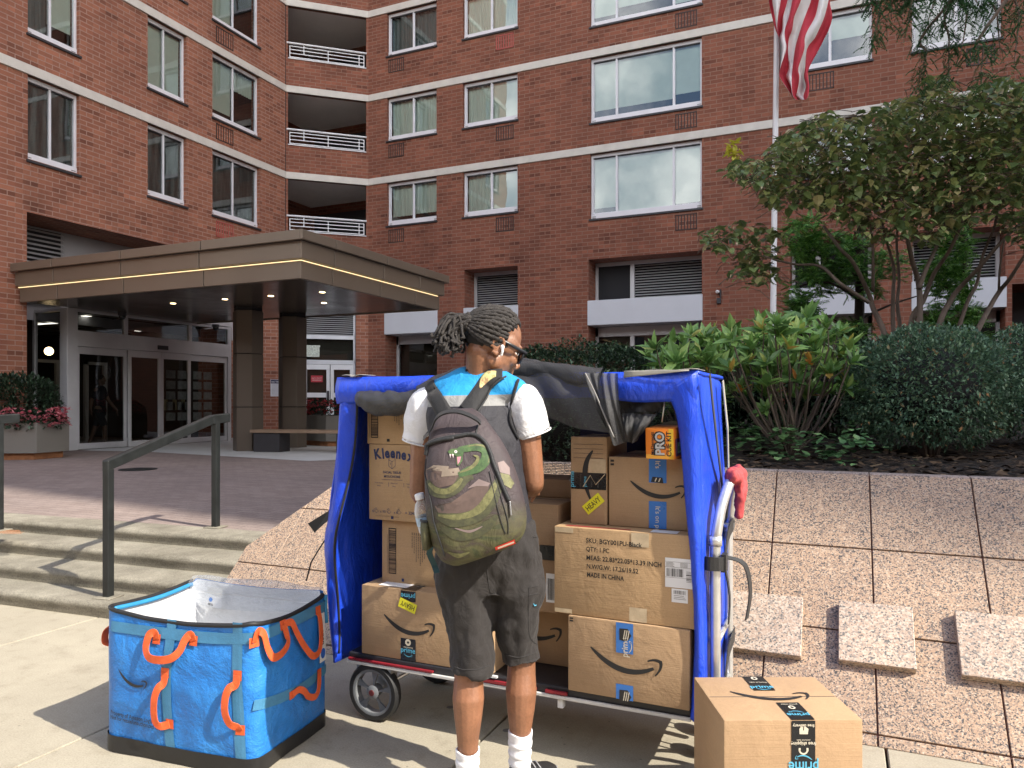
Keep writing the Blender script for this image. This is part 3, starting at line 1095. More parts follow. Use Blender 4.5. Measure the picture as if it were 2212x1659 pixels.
# ---- street-level openings of the long facade
P, ux, inn = FA
for k, (a, b) in op.items():
    mb = MB()
    mb.obox(P(a - .02, 3.46, -.03), ux, UP, inn, b - a + .04, .66, .62, 0)
    wbuild(mb, 'spandrel_panel', M['panel'], bd, bevel=0.012)
    mb = MB()
    d = 0.62
    B = lambda u0, u1, z0, z1, e=d, th=.08, m=0: mb.obox(P(u0, z0, e), ux, UP, inn, u1 - u0, z1 - z0, th, m)
    B(a, b, 5.12, 5.22); B(a, a + .08, .2, 5.12); B(b - .08, b, .2, 5.12); B(a, b, 4.12, 4.2); B(a, b, 3.2, 3.46)
    if k in (3, 4):
        m_ = a + (b - a) * .36
        B(m_ - .1, m_ + .02, 3.46, 5.12)
        B(m_ - .1, m_ + .02, .2, 3.2)
        B(a + (b - a) * .69, a + (b - a) * .69 + .12, .2, 3.2)
    wbuild(mb, 'shopfront_frame', M['alu_grey'], bd, bevel=.006, seg=1)
    mb = MB()
    if k == 3:
        louvre(mb, P, ux, inn, a + (b - a) * .37, b - .08, 4.2, 5.12, .64, 13)
        mb.face([P(a + .08, 4.2, .66), P(a + (b - a) * .33, 4.2, .66), P(a + (b - a) * .33, 5.12, .66), P(a + .08, 5.12, .66)], 1)
    elif k in (2, 5):
        louvre(mb, P, ux, inn, a + .08, b - .08, 4.2, 5.12, .64, 14)
    else:
        mb.face([P(a + .08, 4.2, .67), P(b - .08, 4.2, .67), P(b - .08, 5.12, .67), P(a + .08, 5.12, .67)], 1)
    wbuild(mb, 'louvre', [M['alu_grey'], M['dark']], bd)
    mb = MB()
    mb.face([P(a, .3, .69), P(b, .3, .69), P(b, 3.2, .69), P(a, 3.2, .69)])
    pane = wbuild(mb, 'shop_pane', glass('shop_glass_%s' % k, (0.5, 0.5, 0.48), .05), bd)
    mb = MB()
    if k == 3:
        s1, s2 = a + (b - a) * .36, a + (b - a) * .69
        mb.face([P(a, .3, .95), P(s1, .3, .95), P(s1, 3.2, .95), P(a, 3.2, .95)], 0)
        mb.face([P(s1, .3, .71), P(b, .3, .71), P(b, 3.2, .71), P(s1, 3.2, .71)], 1)
    else:
        mb.face([P(a, .3, .95), P(b, .3, .95), P(b, 3.2, .95), P(a, 3.2, .95)], 0)
    wbuild(mb, 'shop_backing', [plain('drab_board_%s' % k, (0.13, 0.115, 0.09), .8, .15, 1.2, stretch=(3, 1, .4)), plain('navy_window_film', (0.012, 0.018, 0.040), .4)], bd)
    if k == 3:
        D = Decal(P(0, 0, .68), ux, UP, .002)
        c0 = (a + (b - a) * .18); D.text('480', c0 + .06, 2.52, .34, 0, align='c', bold=.012)
        cx_, cz_ = a + (b - a) * .545, 2.56
        for r_, g0, g1 in ((.23, 0.12, 3.02), (.18, .35, 2.8), (.13, .3, 2.84), (.23, 3.26, 6.16), (.18, 3.5, 5.9), (.13, 3.44, 5.98)):
            D.line([(cx_ + r_ * math.cos(g0 + (g1 - g0) * i / 24), cz_ + r_ * math.sin(g0 + (g1 - g0) * i / 24)) for i in range(25)], .017)
        D.text('goodneighbors', cx_, cz_ - .02, .1, 0, align='c', bold=.01, fit=.5)
        o = D.mb
        wbuild(o, 'window_lettering', plain('pale_vinyl', (0.42, 0.42, 0.42), .6), bd)
# service door recess on the far right
mb = MB(); u = op[5][1] + .12
mb.obox(P(u, .2, 1.55), ux, UP, inn, 2.3, 3.75, .04)
wbuild(mb, 'service_door', M['charcoal'], bd)

# ---- left wing (faces across the court)
FL = fr((AL, 5.0), (0, 1, 0))
V = lambda px: ona(px, 500, AL).y - 5.0
LW = 12.3
lc = {'L1': (V(60), V(172)), 'L2': (V(319), V(403)), 'L3': (V(459), V(561)), 'L0': (0.9, 2.3)}
holes = []
for k, zb in enumerate(FLOORS[:4]):
    for c, (a, b) in lc.items(): holes.append((a, b, zb - 1.80, zb - .10, .30))
holes.append((V(58), LW + .01, 0.2, 5.25, 1.9))
mb = MB(); wall(mb, (AL, 5.0), (0, 1, 0), LW, 0.2, 25.2, holes, u_off=.13)
wbuild(mb, 'wing_wall', M['brick'], bd)
for zb in FLOORS:
    mb = MB(); mb.obox(FL[0](-.02, zb - .10, -.035), FL[1], UP, FL[2], LW, .20, .1)
    wbuild(mb, 'belt_course', M['belt'], bd, bevel=.01)
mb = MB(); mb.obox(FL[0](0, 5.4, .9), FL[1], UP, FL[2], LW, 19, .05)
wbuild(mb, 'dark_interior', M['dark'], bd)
lf = {'L1': [['film', 'film'], ['curtain_grey', ('blind', .8)], ['blind', None], ['blind'] * 2],
      'L2': [['film', 'film'], ['blind', 'blind'], ['blind', 'blind'], ['blind'] * 2],
      'L3': [['film', 'film'], [('blind', .9), ('curtain', .36)], ['blind', None], ['blind'] * 2],
      'L0': [[None, None]] * 4}
for k, zb in enumerate(FLOORS[:4]):
    for c, (a, b) in lc.items():
        window(FL, a, b, zb - 1.82, zb - .102, [.48], lf[c][k])
        if c == 'L3' and k < 3:
            vent(FL, a + .12, a + .72, zb - 2.36, zb - 1.94, M['red_vent'] if k == 0 else M['brown_vent'])
# recess above the canopy: louvre strip, grey panel, dark window
P, ux, inn = FL
mb = MB()
mb.face([P(V(58), 3.2, 1.1), P(LW, 3.2, 1.1), P(LW, 5.25, 1.1), P(V(58), 5.25, 1.1)], 0)
louvre(mb, P, ux, inn, V(58) + .05, V(58) + 1.45, 3.6, 5.2, .95, 16, 1, 2)
mb.obox(P(V(58) + 3.6, 4.0, 1.03), ux, UP, inn, 2.2, 1.1, .05, 2)
wbuild(mb, 'recess_panel', [plain('grey_recess_panel', (0.42, 0.42, 0.44), .6, .05, 2), M['alu_grey'], M['charcoal']], bd)
mb = MB()
mb.obox(P(V(58), 5.255, .02), ux, UP, inn, LW - V(58) + .0, .06, 1.9)
wbuild(mb, 'recess_soffit', M['soffit'], bd)

# ---- chamfered corner with the balconies
c0, c1 = Vector((AL, 17.3, 0)), Vector((-13.2, 18.9, 0))
CW = (c1 - c0).length
cux = (c1 - c0).normalized()
FC = fr(c0, cux)
P, ux, inn = FC
mb = MB()
hol = [(0.06, CW - .06, zb - 1.66, zb - .10, .12) for zb in FLOORS]
wall(mb, c0, cux, CW, 5.30, 25.2, hol, u_off=.07)
wbuild(mb, 'corner_wall', M['brick_dark'], bd)
for zb in FLOORS:
    mb = MB(); mb.obox(P(0, zb - .10, -.035), ux, UP, inn, CW, .20, .1)
    wbuild(mb, 'belt_course', M['belt'], bd, bevel=.01)
mb = MB(); mb.obox(P(-.05, 5.3, -.02), ux, UP, inn, .05, 20, .05)
wbuild(mb, 'expansion_joint', M['dark'], bd)
for k, zb in enumerate(FLOORS[:4]):
    z0, z1 = zb - 2.36, zb - .10
    poly = [P(.02, 0, .12), P(CW - .02, 0, .12), Vector((-13.05, 20.4, 0)), Vector((-16.6, 20.4, 0)), Vector((-16.6, 17.2, 0))]
    mb = MB()
    mb.face([q + UP * (z1 + .05) for q in poly], 0)
    mb.face([q + UP * (z0) for q in poly], 0)
    for i in (1, 2, 3, 4):
        a_, b_ = poly[i], poly[(i + 1) % 5]
        l = (b_ - a_).length
        mb.face([a_ + UP * z0, b_ + UP * z0, b_ + UP * (z1 + .05), a_ + UP * (z1 + .05)], 1, [(0, z0), (l, z0), (l, z1), (0, z1)])
    mb.obox(Vector((-16.4, 20.33, z0 + .05)), (1, 0, 0), UP, (0, 1, 0), 2.6, 1.95, .05, 2)
    wbuild(mb, 'balcony', [plain('pale_balcony_soffit_%d' % k, (.80, .77, .72), .85, .06, 1.5), M['brick_dark'], M['charcoal']], bd)
    mb = MB()
    zt, zl = zb - 1.22, zb - 1.66
    mb.tube([P(.02, zt + .03, .0), P(CW - .05, zt + .03, .0)], .03, 8)
    for z in (zl + .05, zl + .16, zl + .27, zl + .37):
        mb.obox(P(.10, z, -.0), ux, UP, inn, CW - .22, .026, .026)
    for u in (.10, CW * .5, CW * .88, CW - .145, .5):
        mb.obox(P(u, zl + (.05 if u != .5 else .16), -.002), ux, UP, inn, .028, (.345 if u != .5 else .3), .03)
    mb.obox(P(.06, zl - .002, -.03), ux, UP, inn, CW - .12, .03, .2)
    wbuild(mb, 'balcony_railing', M['white_paint'], bd, bevel=.004, seg=1)

mb = MB(); mb.face([(AL, 5, 25.25), (AL, 17.3, 25.25), (-13.2, 18.9, 25.25), (11, 18.9, 25.25), (11, 40, 25.25), (-40, 40, 25.25), (-40, 5, 25.25)])
for q in (((AL - .9, 5), (-40, 5)), ((-40, 5), (-40, 40)), ((-40, 40), (11, 40)), ((11, 40), (11, 18.9))): mb.face([(*q[0], .2), (*q[1], .2), (*q[1], 25.25), (*q[0], 25.25)])
wbuild(mb, 'roof', M['charcoal'], bd)

# ---- ground floor of the corner: brick, side door
GW0 = -1.9
Pg, ux, inn = fr(c0 - cux * 0, cux)
def cu_(px):
    q = onpl(px, 800, c0, inn); return (q - c0).dot(cux)
dl, dr_ = cu_(606), cu_(769)
mb = MB()
wall(mb, c0 + cux * GW0, cux, CW - GW0, .2, 5.32, [(dl - GW0, dr_ - GW0, .2, 4.12, .25)], u_off=.2)
wbuild(mb, 'corner_base_wall', M['brick'], bd)
mb = MB()
B = lambda u0, u1, z0, z1, e=.12, th=.07, m=0: mb.obox(Pg(u0, z0, e), ux, UP, inn, u1 - u0, z1 - z0, th, m)
zb_, zt_ = 0.70, 2.56
B(dl, dr_, 4.06, 4.12); B(dr_ - .07, dr_, zb_, 4.06); B(dl, dl + .07, zb_, 4.06); B(dl, dr_, 3.32, 3.44); B(dl, dr_, zt_, zt_ + .13)
wd = dr_ - dl
mdl = dl + wd * .65
ds_ = wbuild(mb, 'side_door_frame', M['alu_light'], bd, bevel=.006, seg=1)
mb = MB(); louvre(mb, Pg, ux, inn, dl + .07, dr_ - .07, 3.44, 4.06, .14, 10); wbuild(mb, 'louvre', [M['alu_grey'], M['dark']], bd)
mb = MB(); mb.obox(Pg(dl, .2, .02), ux, UP, inn, wd, .48, .3); wbuild(mb, 'door_threshold', plain('brown_threshold', (.10, .075, .06), .7), bd)
mb = MB()
mb.face([Pg(dl, zb_, .3), Pg(dr_, zb_, .3), Pg(dr_, 3.32, .3), Pg(dl, 3.32, .3)])
wbuild(mb, 'door_backing', plain('dim_corridor', (.075, .068, .05), .8, .2, 1.2), bd)
mb = MB()
mb.face([Pg(dl, zb_, .16), Pg(dr_, zb_, .16), Pg(dr_, 3.32, .16), Pg(dl, 3.32, .16)])
wbuild(mb, 'door_glass', M['glass_dark'], bd)
for (u0, u1) in ((dl + wd * .30, mdl), (mdl + .02, dr_ - .07), (dl + .07, dl + wd * .30 - .02)):
    mb = MB()
    B(u0, u1, zt_ - .16, zt_ - .01, .10); B(u0, u1, zb_, zb_ + .1, .10); B(u0, u0 + .1, zb_ + .1, zt_ - .16, .10); B(u1 - .1, u1, zb_ + .1, zt_ - .16, .10); B(u0 + .1, u1 - .1, 1.56, 1.70, .10)
    dd = wbuild(mb, 'side_door', M['white_paint'], bd, bevel=.006, seg=1)
    if u0 > dl + .2 and u1 == mdl:
        mb = MB(); mb.obox(Pg(u1 - .09, 1.34, .06), ux, UP, inn, .07, .42, .05); wbuild(mb, 'handle', M['charcoal'], dd)
mb = MB(); mb.obox(Pg(dl + wd * .40, 2.02, .145), ux, UP, inn, .34, .2, .008); D = Decal(Pg(0, 0, .14), ux, UP, .0)
D.rect(dl + wd * .40 + .04, 2.07, dl + wd * .40 + .30, 2.09, 1); D.text('NO EXIT', dl + wd * .4 + .17, 2.11, .075, 1, align='c', bold=.01)
mb.add(D.mb.v, D.mb.f, 1)
wbuild(mb, 'door_notice', [plain('red_notice', (.45, .035, .05), .6), plain('pale_pink_print', (.6, .35, .35), .6)], bd)
mb = MB(); mb.obox(Pg(dl + wd * .33, 2.78, .15), ux, UP, inn, .40, .3, .02); mb.obox(Pg(dl + wd * .33 - .02, 3.08, .15), ux, UP, inn, .44, .05, .02)
wbuild(mb, 'hung_notice', plain('pale_card', (.5, .55, .48), .6, .5, 30), bd)
# sign on the brick beside the columns
sg = onpl(592, 838, c0, inn)
us = (sg - c0).dot(cux)
sgn = thing('wall_sign', 'white notice with a dark blue heading on the brick wall between the canopy columns', 'sign', tuple(sg + Vector((0, 0, -.25))))
mb = MB(); mb.obox(Pg(us - .10, sg.z - .25, -.02), ux, UP, inn, .52, .5, .012); wbuild(mb, 'board', plain('white_sign', (.68, .69, .72), .4, .03), sgn)
D = Decal(Pg(0, 0, -.022), ux, UP, .003)
D.rect(us - .09, sg.z + .13, us + .41, sg.z + .24, 0); D.text('NO TRESPASSING', us + .16, sg.z + .155, .07, 1, .002, align='c', bold=.02, fit=.46)
for k in range(9): D.rect(us - .06, sg.z + .09 - k * .034, us + (.25 if k % 3 else .2), sg.z + .098 - k * .034, 2)
D.line([(us + .35 + .035 * math.cos(i / 3), sg.z + .02 + .035 * math.sin(i / 3)) for i in range(20)], .012, 2)
wbuild(D.mb, 'sign_print', [plain('navy_print', (.012, .02, .07), .5), M['white_paint'], plain('grey_print', (.3, .31, .36), .6)], sgn)
# small wall lamp on the brick pier
q = onb(1553, 640, BF)
wlm = thing('wall_lamp', 'small dark wall lamp with a white lens on the brick pier', 'wall lamp', (q.x, BF, q.z - .17))
mb = MB(); mb.box(-.045, .055, -.09, 0, -.02, .12); mb.box(.03, .06, -.05, 0, .12, .34); mb.tube([(.04, -.03, .2), (.0, -.08, .27)], .02, 6); mb.build('bracket', M['charcoal'], wlm, bevel=.01)
mb = MB(); mb.sphere((-.02, -.1, .27), .05, .05, .045); mb.build('lens', M['white_paint'], wlm, smooth=True)
M['bronze_col'] = plain('bronze_column_panel', (0.105, 0.084, 0.064), 0.42, 0.05, 1.2, metal=0.2)
# ================================================================== entrance canopy
cf = 9.4                                   # front edge of the canopy
cx1 = -7.83                                # its street-side end
cbk = 14.1
cn = thing('entrance_canopy', 'flat bronze metal entrance canopy with a warm light line round its edge', 'canopy', (-11.5, 11.8, PZ))


def ringbox(mb, ins, z0, z1, m=0):
    mb.box(AL + .01 + 0, cx1 - ins, cf + ins, cbk - ins, z0, z1, m)


def fascia(ins, z0, z1, name, joints, parent=cn, lip=0.0):
    """panels along the front and the end, 6 mm joints between them"""
    mb = MB()
    g = .009
    x0, x1 = AL + .02 + ins * .3, cx1 - ins
    xs = [x0 + (x1 - x0) * s for s in joints]
    for i in range(len(xs) - 1): mb.box(xs[i] + g, xs[i + 1] - (g if i < len(xs) - 2 else .0605), cf + ins, cf + ins + .06, z0, z1)
    y0, y1 = cf + ins, cbk - ins
    ys = [y0 + (y1 - y0) * s for s in (0, .18, .5, .78, 1)]
    for i in range(4): mb.box(x1 - .06, x1, ys[i] + (g if i else -.0), ys[i + 1] - g, z0 + .0005, z1 - .0005)
    mb.box(x0, x1 - .07, y1 - .06, y1, z0, z1)
    return wbuild(mb, name, M['bronze'], parent, bevel=.006, seg=1)
fascia(-.06, 3.99, 4.15, 'roof_edge', (0, .17, .43, .70, 1))
fascia(.02, 3.71, 3.985, 'fascia_panel', (0, .16, .42, .69, 1))
fascia(.10, 3.40, 3.68, 'fascia_panel', (0, .16, .42, .70, 1))
mb = MB(); mb.box(AL + .03, cx1 - .17, cf + .17, cbk - .1, 3.46, 4.12); mb.box(AL + .03, cx1 - .083, cf + .083, cbk - .1, 3.712, 4.12); wbuild(mb, 'canopy_core', M['bronze_dark'], cn)
mb = MB(); mb.box(AL + .03, cx1 - .09, cf + .085, cf + .1, 3.684, 3.697); mb.box(cx1 - .1, cx1 - .085, cf + .09, cbk - .2, 3.684, 3.697)
wbuild(mb, 'light_strip', M['warm_strip'], cn)
mb = MB()
for i in range(5):
    for j in range(3):
        xa, xb = AL + .05 + i * 1.4, AL + .05 + (i + 1) * 1.4
        ya, yb = cf + .17 + j * 1.42, cf + .17 + (j + 1) * 1.42
        mb.box(xa + .004, xb - .004, ya + .004, min(yb, cbk - .17) - .004, 3.42, 3.45)
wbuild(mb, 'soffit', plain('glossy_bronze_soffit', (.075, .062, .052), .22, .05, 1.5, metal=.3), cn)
for (px, py) in ((374, 656), (486, 647), (585, 640), (696, 632), (700, 655), (560, 668)):
    q = onz(px, py, 3.415)
    if not (AL < q.x < cx1 and cf < q.y < cbk): continue
    mb = MB(); mb.lathe([(0, 0), (.05, 0), (.055, .004), (0, .004)], (q.x, q.y, 3.415), n=16, cap=False)
    wbuild(mb, 'downlight', M['warm'], cn)
for k, (px, pb) in enumerate(((536, 973), (632, 955))):
    q = onz(px, pb, PZ)
    if k == 1: q = aty(632, 900, 17.0)
    sz = .32
    for (z0, z1) in ((PZ, 1.30), (1.315, 2.43), (2.445, 3.36)):
        pass
    col = MB()
    oct_ = [(q.x + sz * math.cos(R(22.5 + 60 * i + 5)), q.y + sz * math.sin(R(22.5 + 60 * i + 5))) for i in range(6)]
    in_ = [(q.x + (sz - .02) * math.cos(R(22.5 + 60 * i + 5)), q.y + (sz - .02) * math.sin(R(22.5 + 60 * i + 5))) for i in range(6)]
    for (z0, z1) in ((PZ - .02, 1.30), (1.315, 2.43), (2.445, 3.35)):
        col.loft([[(x, y, z0) for x, y in oct_], [(x, y, z1) for x, y in oct_]])
    col.loft([[(x, y, PZ) for x, y in in_], [(x, y, 3.42) for x, y in in_]], 1)
    wbuild(col, 'column', [M['bronze_col'], M['dark']], cn, bevel=.006, seg=1)

# ================================================================== glazed lobby
lb = thing('glass_lobby', 'glazed entrance lobby with aluminium sliding doors under the canopy', 'entrance', (AL, 13, PZ))
y0, y1 = ona(165, 900, AL).y, ona(500, 900, AL).y
H0, HT, HD = PZ, 3.42, 2.62
yy = lambda px: ona(px, 900, AL).y
mb = MB()
B = lambda a, b, z0, z1, d=0.0, th=.10: mb.box(AL - d - th, AL - d, a, b, z0, z1)
B(y0 - .22, y0 + .02, H0, HT, -.02, .24)       # corner column
B(y1 - .12, y1, H0, HT)
B(y0 + .02, y1 - .12, HT - .06, HT)
B(y0 + .02, y1 - .12, HD, HD + .34, -.01, .14)
for px in (273, 412): B(yy(px) - .05, yy(px) + .05, HD + .34, HT - .06)
wbuild(mb, 'frame', M['alu_grey'], lb, bevel=.006, seg=1)
ds = [y0 + .03, yy(277), yy(347), yy(410), y1 - .12]
for i in range(4):
    a, b = ds[i], ds[i + 1]
    mb = MB()
    d = .04 if i in (0, 3) else -.02
    t = .075
    B(a, b, HD - .16, HD - .005, d, .05); B(a, b, H0 + .01, H0 + .14, d, .05); B(a, a + t, H0 + .14, HD - .16, d, .05); B(b - t, b, H0 + .14, HD - .16, d, .05)
    dr = wbuild(mb, 'sliding_door', M['alu_grey'], lb, bevel=.005, seg=1)
    mb = MB(); mb.face([(AL - d - .025, a + t, H0 + .14), (AL - d - .025, b - t, H0 + .14), (AL - d - .025, b - t, HD - .16), (AL - d - .025, a + t, HD - .16)])
    wbuild(mb, 'pane', M['glass_dark'], dr)
    if i in (2, 3):
        mb = MB(); rn = random.Random(i)
        for r_ in range(5):
            for c_ in range(2):
                ya = a + t + .12 + c_ * .34; za = 2.2 - r_ * .26
                mb.box(AL - d - .06, AL - d - .055, ya, ya + .27, za - .2, za)
        wbuild(mb, 'posted_paper', plain('posted_paper_%d' % i, (.36, .38, .36), .8, .3, 14), dr)
        if i == 2:
            mb = MB()
            for c_ in range(3): mb.box(AL - d - .06, AL - d - .055, a + .12 + c_ * .26, a + .24 + c_ * .26, 1.22, 1.48)
            wbuild(mb, 'posted_note', plain('yellow_note', (.40, .36, .20), .8), dr)
mb = MB(); xs = [y0, yy(273), yy(412), y1]
for i in range(3): mb.face([(AL - .04, xs[i], HD + .34), (AL - .04, xs[i + 1], HD + .34), (AL - .04, xs[i + 1], HT), (AL - .04, xs[i], HT)])
wbuild(mb, 'transom_glass', M['glass_dark'], lb)
mb = MB(); mb.box(AL - .02, AL + .03, yy(340), yy(362), HD + .06, HD + .16); wbuild(mb, 'door_sensor', M['charcoal'], lb)
# side pane facing the street
xw = AL - 1.15
mb = MB()
mb.box(xw, AL - .2, y0 - .2, y0 - .12, HT - .06, HT); mb.box(xw, xw + .07, y0 - .2, y0 - .12, H0, HT); mb.box(xw, AL - .2, y0 - .2, y0 - .12, H0, H0 + .1)
wbuild(mb, 'side_frame', M['alu_grey'], lb, bevel=.005, seg=1)
mb = MB(); mb.face([(xw, y0 - .16, H0), (AL - .2, y0 - .16, H0), (AL - .2, y0 - .16, HT), (xw, y0 - .16, HT)])
wbuild(mb, 'side_pane', M['glass_dark'], lb)
# interior: floor, lit ceiling, far walls
mb = MB()
X0 = AL - 7
mb.face([(X0, y0 - .1, H0 + .004), (AL, y0 - .1, H0 + .004), (AL, y1, H0 + .004), (X0, y1, H0 + .004)], 0)
mb.face([(X0, y0 - .1, HT + .02), (AL, y0 - .1, HT + .02), (AL, y1, HT + .02), (X0, y1, HT + .02)], 1)
mb.face([(X0, y0 - .1, H0), (X0, y1, H0), (X0, y1, HT), (X0, y0 - .1, HT)], 2)
mb.face([(X0, y1, H0), (AL - 1.2, y1, H0), (AL - 1.2, y1, HT), (X0, y1, HT)], 2)
mb.face([(AL - 1.2, y1, H0), (AL, y1, H0), (AL, y1, HT), (AL - 1.2, y1, HT)], 3, [(0, 0), (1.2, 0), (1.2, 3), (0, 3)])
mb.face([(X0, y0 - .1, H0), (xw, y0 - .1, H0), (xw, y0 - .1, HT), (X0, y0 - .1, HT)], 2)
for k in range(6): mb.box(X0 + k * 1.2, X0 + k * 1.2 + .03, y0, y1, HT - .005, HT + .015, 2)
for k in range(4): mb.box(X0, AL - .1, y0 + .5 + k * 1.2, y0 + .53 + k * 1.2, HT - .006, HT + .014, 2)
wbuild(mb, 'lobby_interior', [plain('lobby_floor', (.10, .075, .055), .3, .1, 2), plain('lobby_ceiling', (.42, .41, .38), .8, .04, 1), plain('lobby_wall', (.055, .045, .038), .5, .2, .8), M['brick']], lb)
mb = MB()
for (x, y) in ((-1.4, .9), (-1.6, 2.6), (-2.6, 3.9), (-3.6, 1.6)):
    mb.box(AL + x - .45, AL + x + .45, y0 + y, y0 + y + .16, HT - .012, HT - .004)
wbuild(mb, 'ceiling_lamp', M['cool'], lb)
g = onpl(127, 760, Vector((0, y0 + 2.4, 0)), Vector((0, 1, 0)))
mb = MB(); mb.sphere((AL - 2.3, y0 + .95, onpl(127, 760, Vector((AL - 2.3, 0, 0)), Vector((1, 0, 0))).z), .10, n=16, k=10)
wbuild(mb, 'globe_lamp', M['warm'], lb, smooth=True)
mb = MB()
for q, w in ((1.2, .7), (2.7, .55)): mb.box(AL - 3.5, AL - 3.42, y0 + q, y0 + q + .1, H0, 2.5); mb.box(AL - 3.5, AL - 3.42, y0 + q + w, y0 + q + w + .1, H0, 2.5); mb.box(AL - 3.5, AL - 3.42, y0 + q, y0 + q + w, 2.42, 2.5)
wbuild(mb, 'inner_door_frame', M['alu_grey'], lb)
# two dome cameras under the soffit
for (px, py) in ((264, 672), (466, 702)):
    q = onz(px, py, 3.36)
    cm = thing('security_camera', 'black dome security camera under the canopy soffit, %s' % ('above the left door leaf' if px < 400 else 'near the front column'), 'camera', (AL + .25, ona(px, py, AL + .25).y, 3.30))
    mb = MB(); mb.lathe([(0, .12), (.09, .12), (.09, .06), (.07, .05)], n=16, cap=False); mb.build('mount', M['charcoal'], cm)
    mb = MB(); mb.sphere((0, 0, .04), .075, n=14, k=8); mb.build('dome', plain('smoked_dome', (.01, .01, .012), .08), cm, smooth=True)

# ================================================================== bench, planters
def bench(loc, rz, L, label):
    t = thing('bench', label, 'bench', loc, rz, 'benches on the plaza')
    mb = MB()
    for k in range(4): mb.box(0, L, -.24 + k * .125, -.24 + k * .125 + .115, .40, .46)
    mb.build('seat', M['wood'], t, bevel=.006)
    for x in (.06, L - .66):
        mb = MB(); mb.box(x, x + .6, -.2, .22, 0, .395); mb.build('leg', M['charcoal'], t, bevel=.006)
    return t
q = onz(527, 976, PZ)
bench((q.x + .1, q.y + .25, PZ), R(10), 2.6, 'wooden bench on dark box legs in front of the flower planter by the columns')
q = onz(-60, 977, PZ)
bench((q.x - 1.6, q.y + .35, PZ), 0, 2.45, 'wooden bench on dark box legs cut by the left edge of the picture')


def hexplanter(loc, r, h, label):
    t = thing('planter', label, 'planter', loc, 0, 'planters by the entrance')
    mb = MB()
    ang = [R(30 + 60 * i + 8) for i in range(6)]
    rr = lambda s, z: [(s * math.cos(a) * 1.2, s * math.sin(a) * .9, z) for a in ang]
    mb.loft([rr(r, .12), rr(r, h), rr(r - .05, h), rr(r - .06, h - .12)], 0, cap=False)
    mb.build('tub', M['planter'], t, bevel=.006, seg=1, fixn=True)
    mb = MB(); mb.loft([rr(r - .1, 0), rr(r - .1, .125)]); mb.build('plinth', M['rust'], t)
    mb = MB(); mb.face(rr(r - .055, h - .06)); mb.build('potting_soil', M['dark'], t)
    return t
def leaf(mb, c, d, up, L, W, m=0, fold=.15, droop=.2):
    """one pointed leaf: 4 faces folded along the midrib"""
    d = d.normalized(); s = d.cross(up)
    if s.length < 1e-4: s = d.orthogonal()
    s.normalize(); n = s.cross(d)
    a, b, e = c, c + d * L * .45 - n * 0, c + d * L - n * L * droop
    l = c + d * L * .42 + s * W * .5 + n * W * fold; r = c + d * L * .42 - s * W * .5 + n * W * fold
    o = len(mb.v)
    mb.v += [tuple(a), tuple(l), tuple(e), tuple(r), tuple(b)]
    for f in ((0, 4, 1), (1, 4, 2), (0, 3, 4), (3, 2, 4)):
        mb.f.append([o + k for k in f]); mb.m.append(m); mb.uv.append(None)
def rdir(rn, zmin=-1.0):
    while True:
        v = Vector((rn.gauss(0, 1), rn.gauss(0, 1), rn.gauss(0, 1)))
        if v.length > .01:
            v.normalize()
            if v.z >= zmin: return v
LF_DARK = leafmat('dark_shrub_leaf', [(0, (.010, .022, .012)), (.5, (.022, .046, .024)), (.85, (.042, .082, .046)), (1, (.08, .13, .08))], .42, .15)
FLW_P = leafmat('pink_petal', [(0, (.55, .12, .17)), (.6, (.75, .25, .30)), (1, (.85, .48, .50))], .6, .3)
FLW_R = leafmat('red_petal', [(0, (.40, .03, .045)), (.6, (.62, .08, .10)), (1, (.75, .22, .22))], .6, .3)
def dome_leaves(mb, c, rx, ry, rz, n, L, W, rn, shell=.35, up=.25):
    c = Vector(c)
    for k in range(n):
        d = rdir(rn, -.55)
        s = 1 - shell * rn.random() ** 2
        bump_ = 1 + .16 * mnoise.noise(d * 3.1 + c)
        p = c + Vector((d.x * rx, d.y * ry, d.z * rz)) * s * bump_
        dd = (d + rdir(rn) * .9 + Vector((0, 0, up))).normalized()
        leaf(mb, p, dd, UP, L * rn.uniform(.7, 1.2), W * rn.uniform(.7, 1.2), 0, .12, .15)
rn = random.Random(11)
q = onpl(42, 980, Vector((-14.0, 0, 0)), Vector((1, 0, 0))); q.y -= .65
hexplanter((q.x + .0, q.y + .65, PZ), .80, .66, 'large grey hexagonal planter of pink flowers left of the glass doors')
fp = thing('flowering_plant', 'bushy green plant edged with pink flowers in the large planter', 'plant', (q.x, q.y + .65, PZ + .58))
mb = MB(); dome_leaves(mb, (-.25, .1, .42), .95, .6, .55, 3600, .10, .04, rn); dome_leaves(mb, (.05, -.05, .10), .92, .66, .22, 1400, .08, .06, rn); mb.build('foliage', LF_DARK, fp)
mb = MB()
for k in range(190):
    a = rn.uniform(R(-150), R(50)); q_ = rn.uniform(.86, 1.06); p = Vector((.92 * q_ * math.cos(a), .66 * q_ * math.sin(a), rn.uniform(.0, .34)))
    for j in range(5): leaf(mb, p, rdir(rn, -.2) + Vector((.7, -.5, 0)), UP, .066, .060)
mb.build('blossom', FLW_P, fp)
q2 = onz(640, 966, PZ)
hexplanter((q2.x + .35, q2.y + 1.2, PZ), .85, .72, 'grey hexagonal planter of red flowers behind the bench')
fr_ = thing('flowering_plant', 'low dark plant with red flowers in the planter behind the bench', 'plant', (q2.x + .35, q2.y + 1.2, PZ + .66))
mb = MB(); dome_leaves(mb, (-.25, 0, .08), .85, .5, .34, 1500, .07, .05, rn); dome_leaves(mb, (.75, 0, .04), .45, .4, .2, 500, .07, .04, rn); mb.build('foliage', LF_DARK, fr_)
mb = MB()
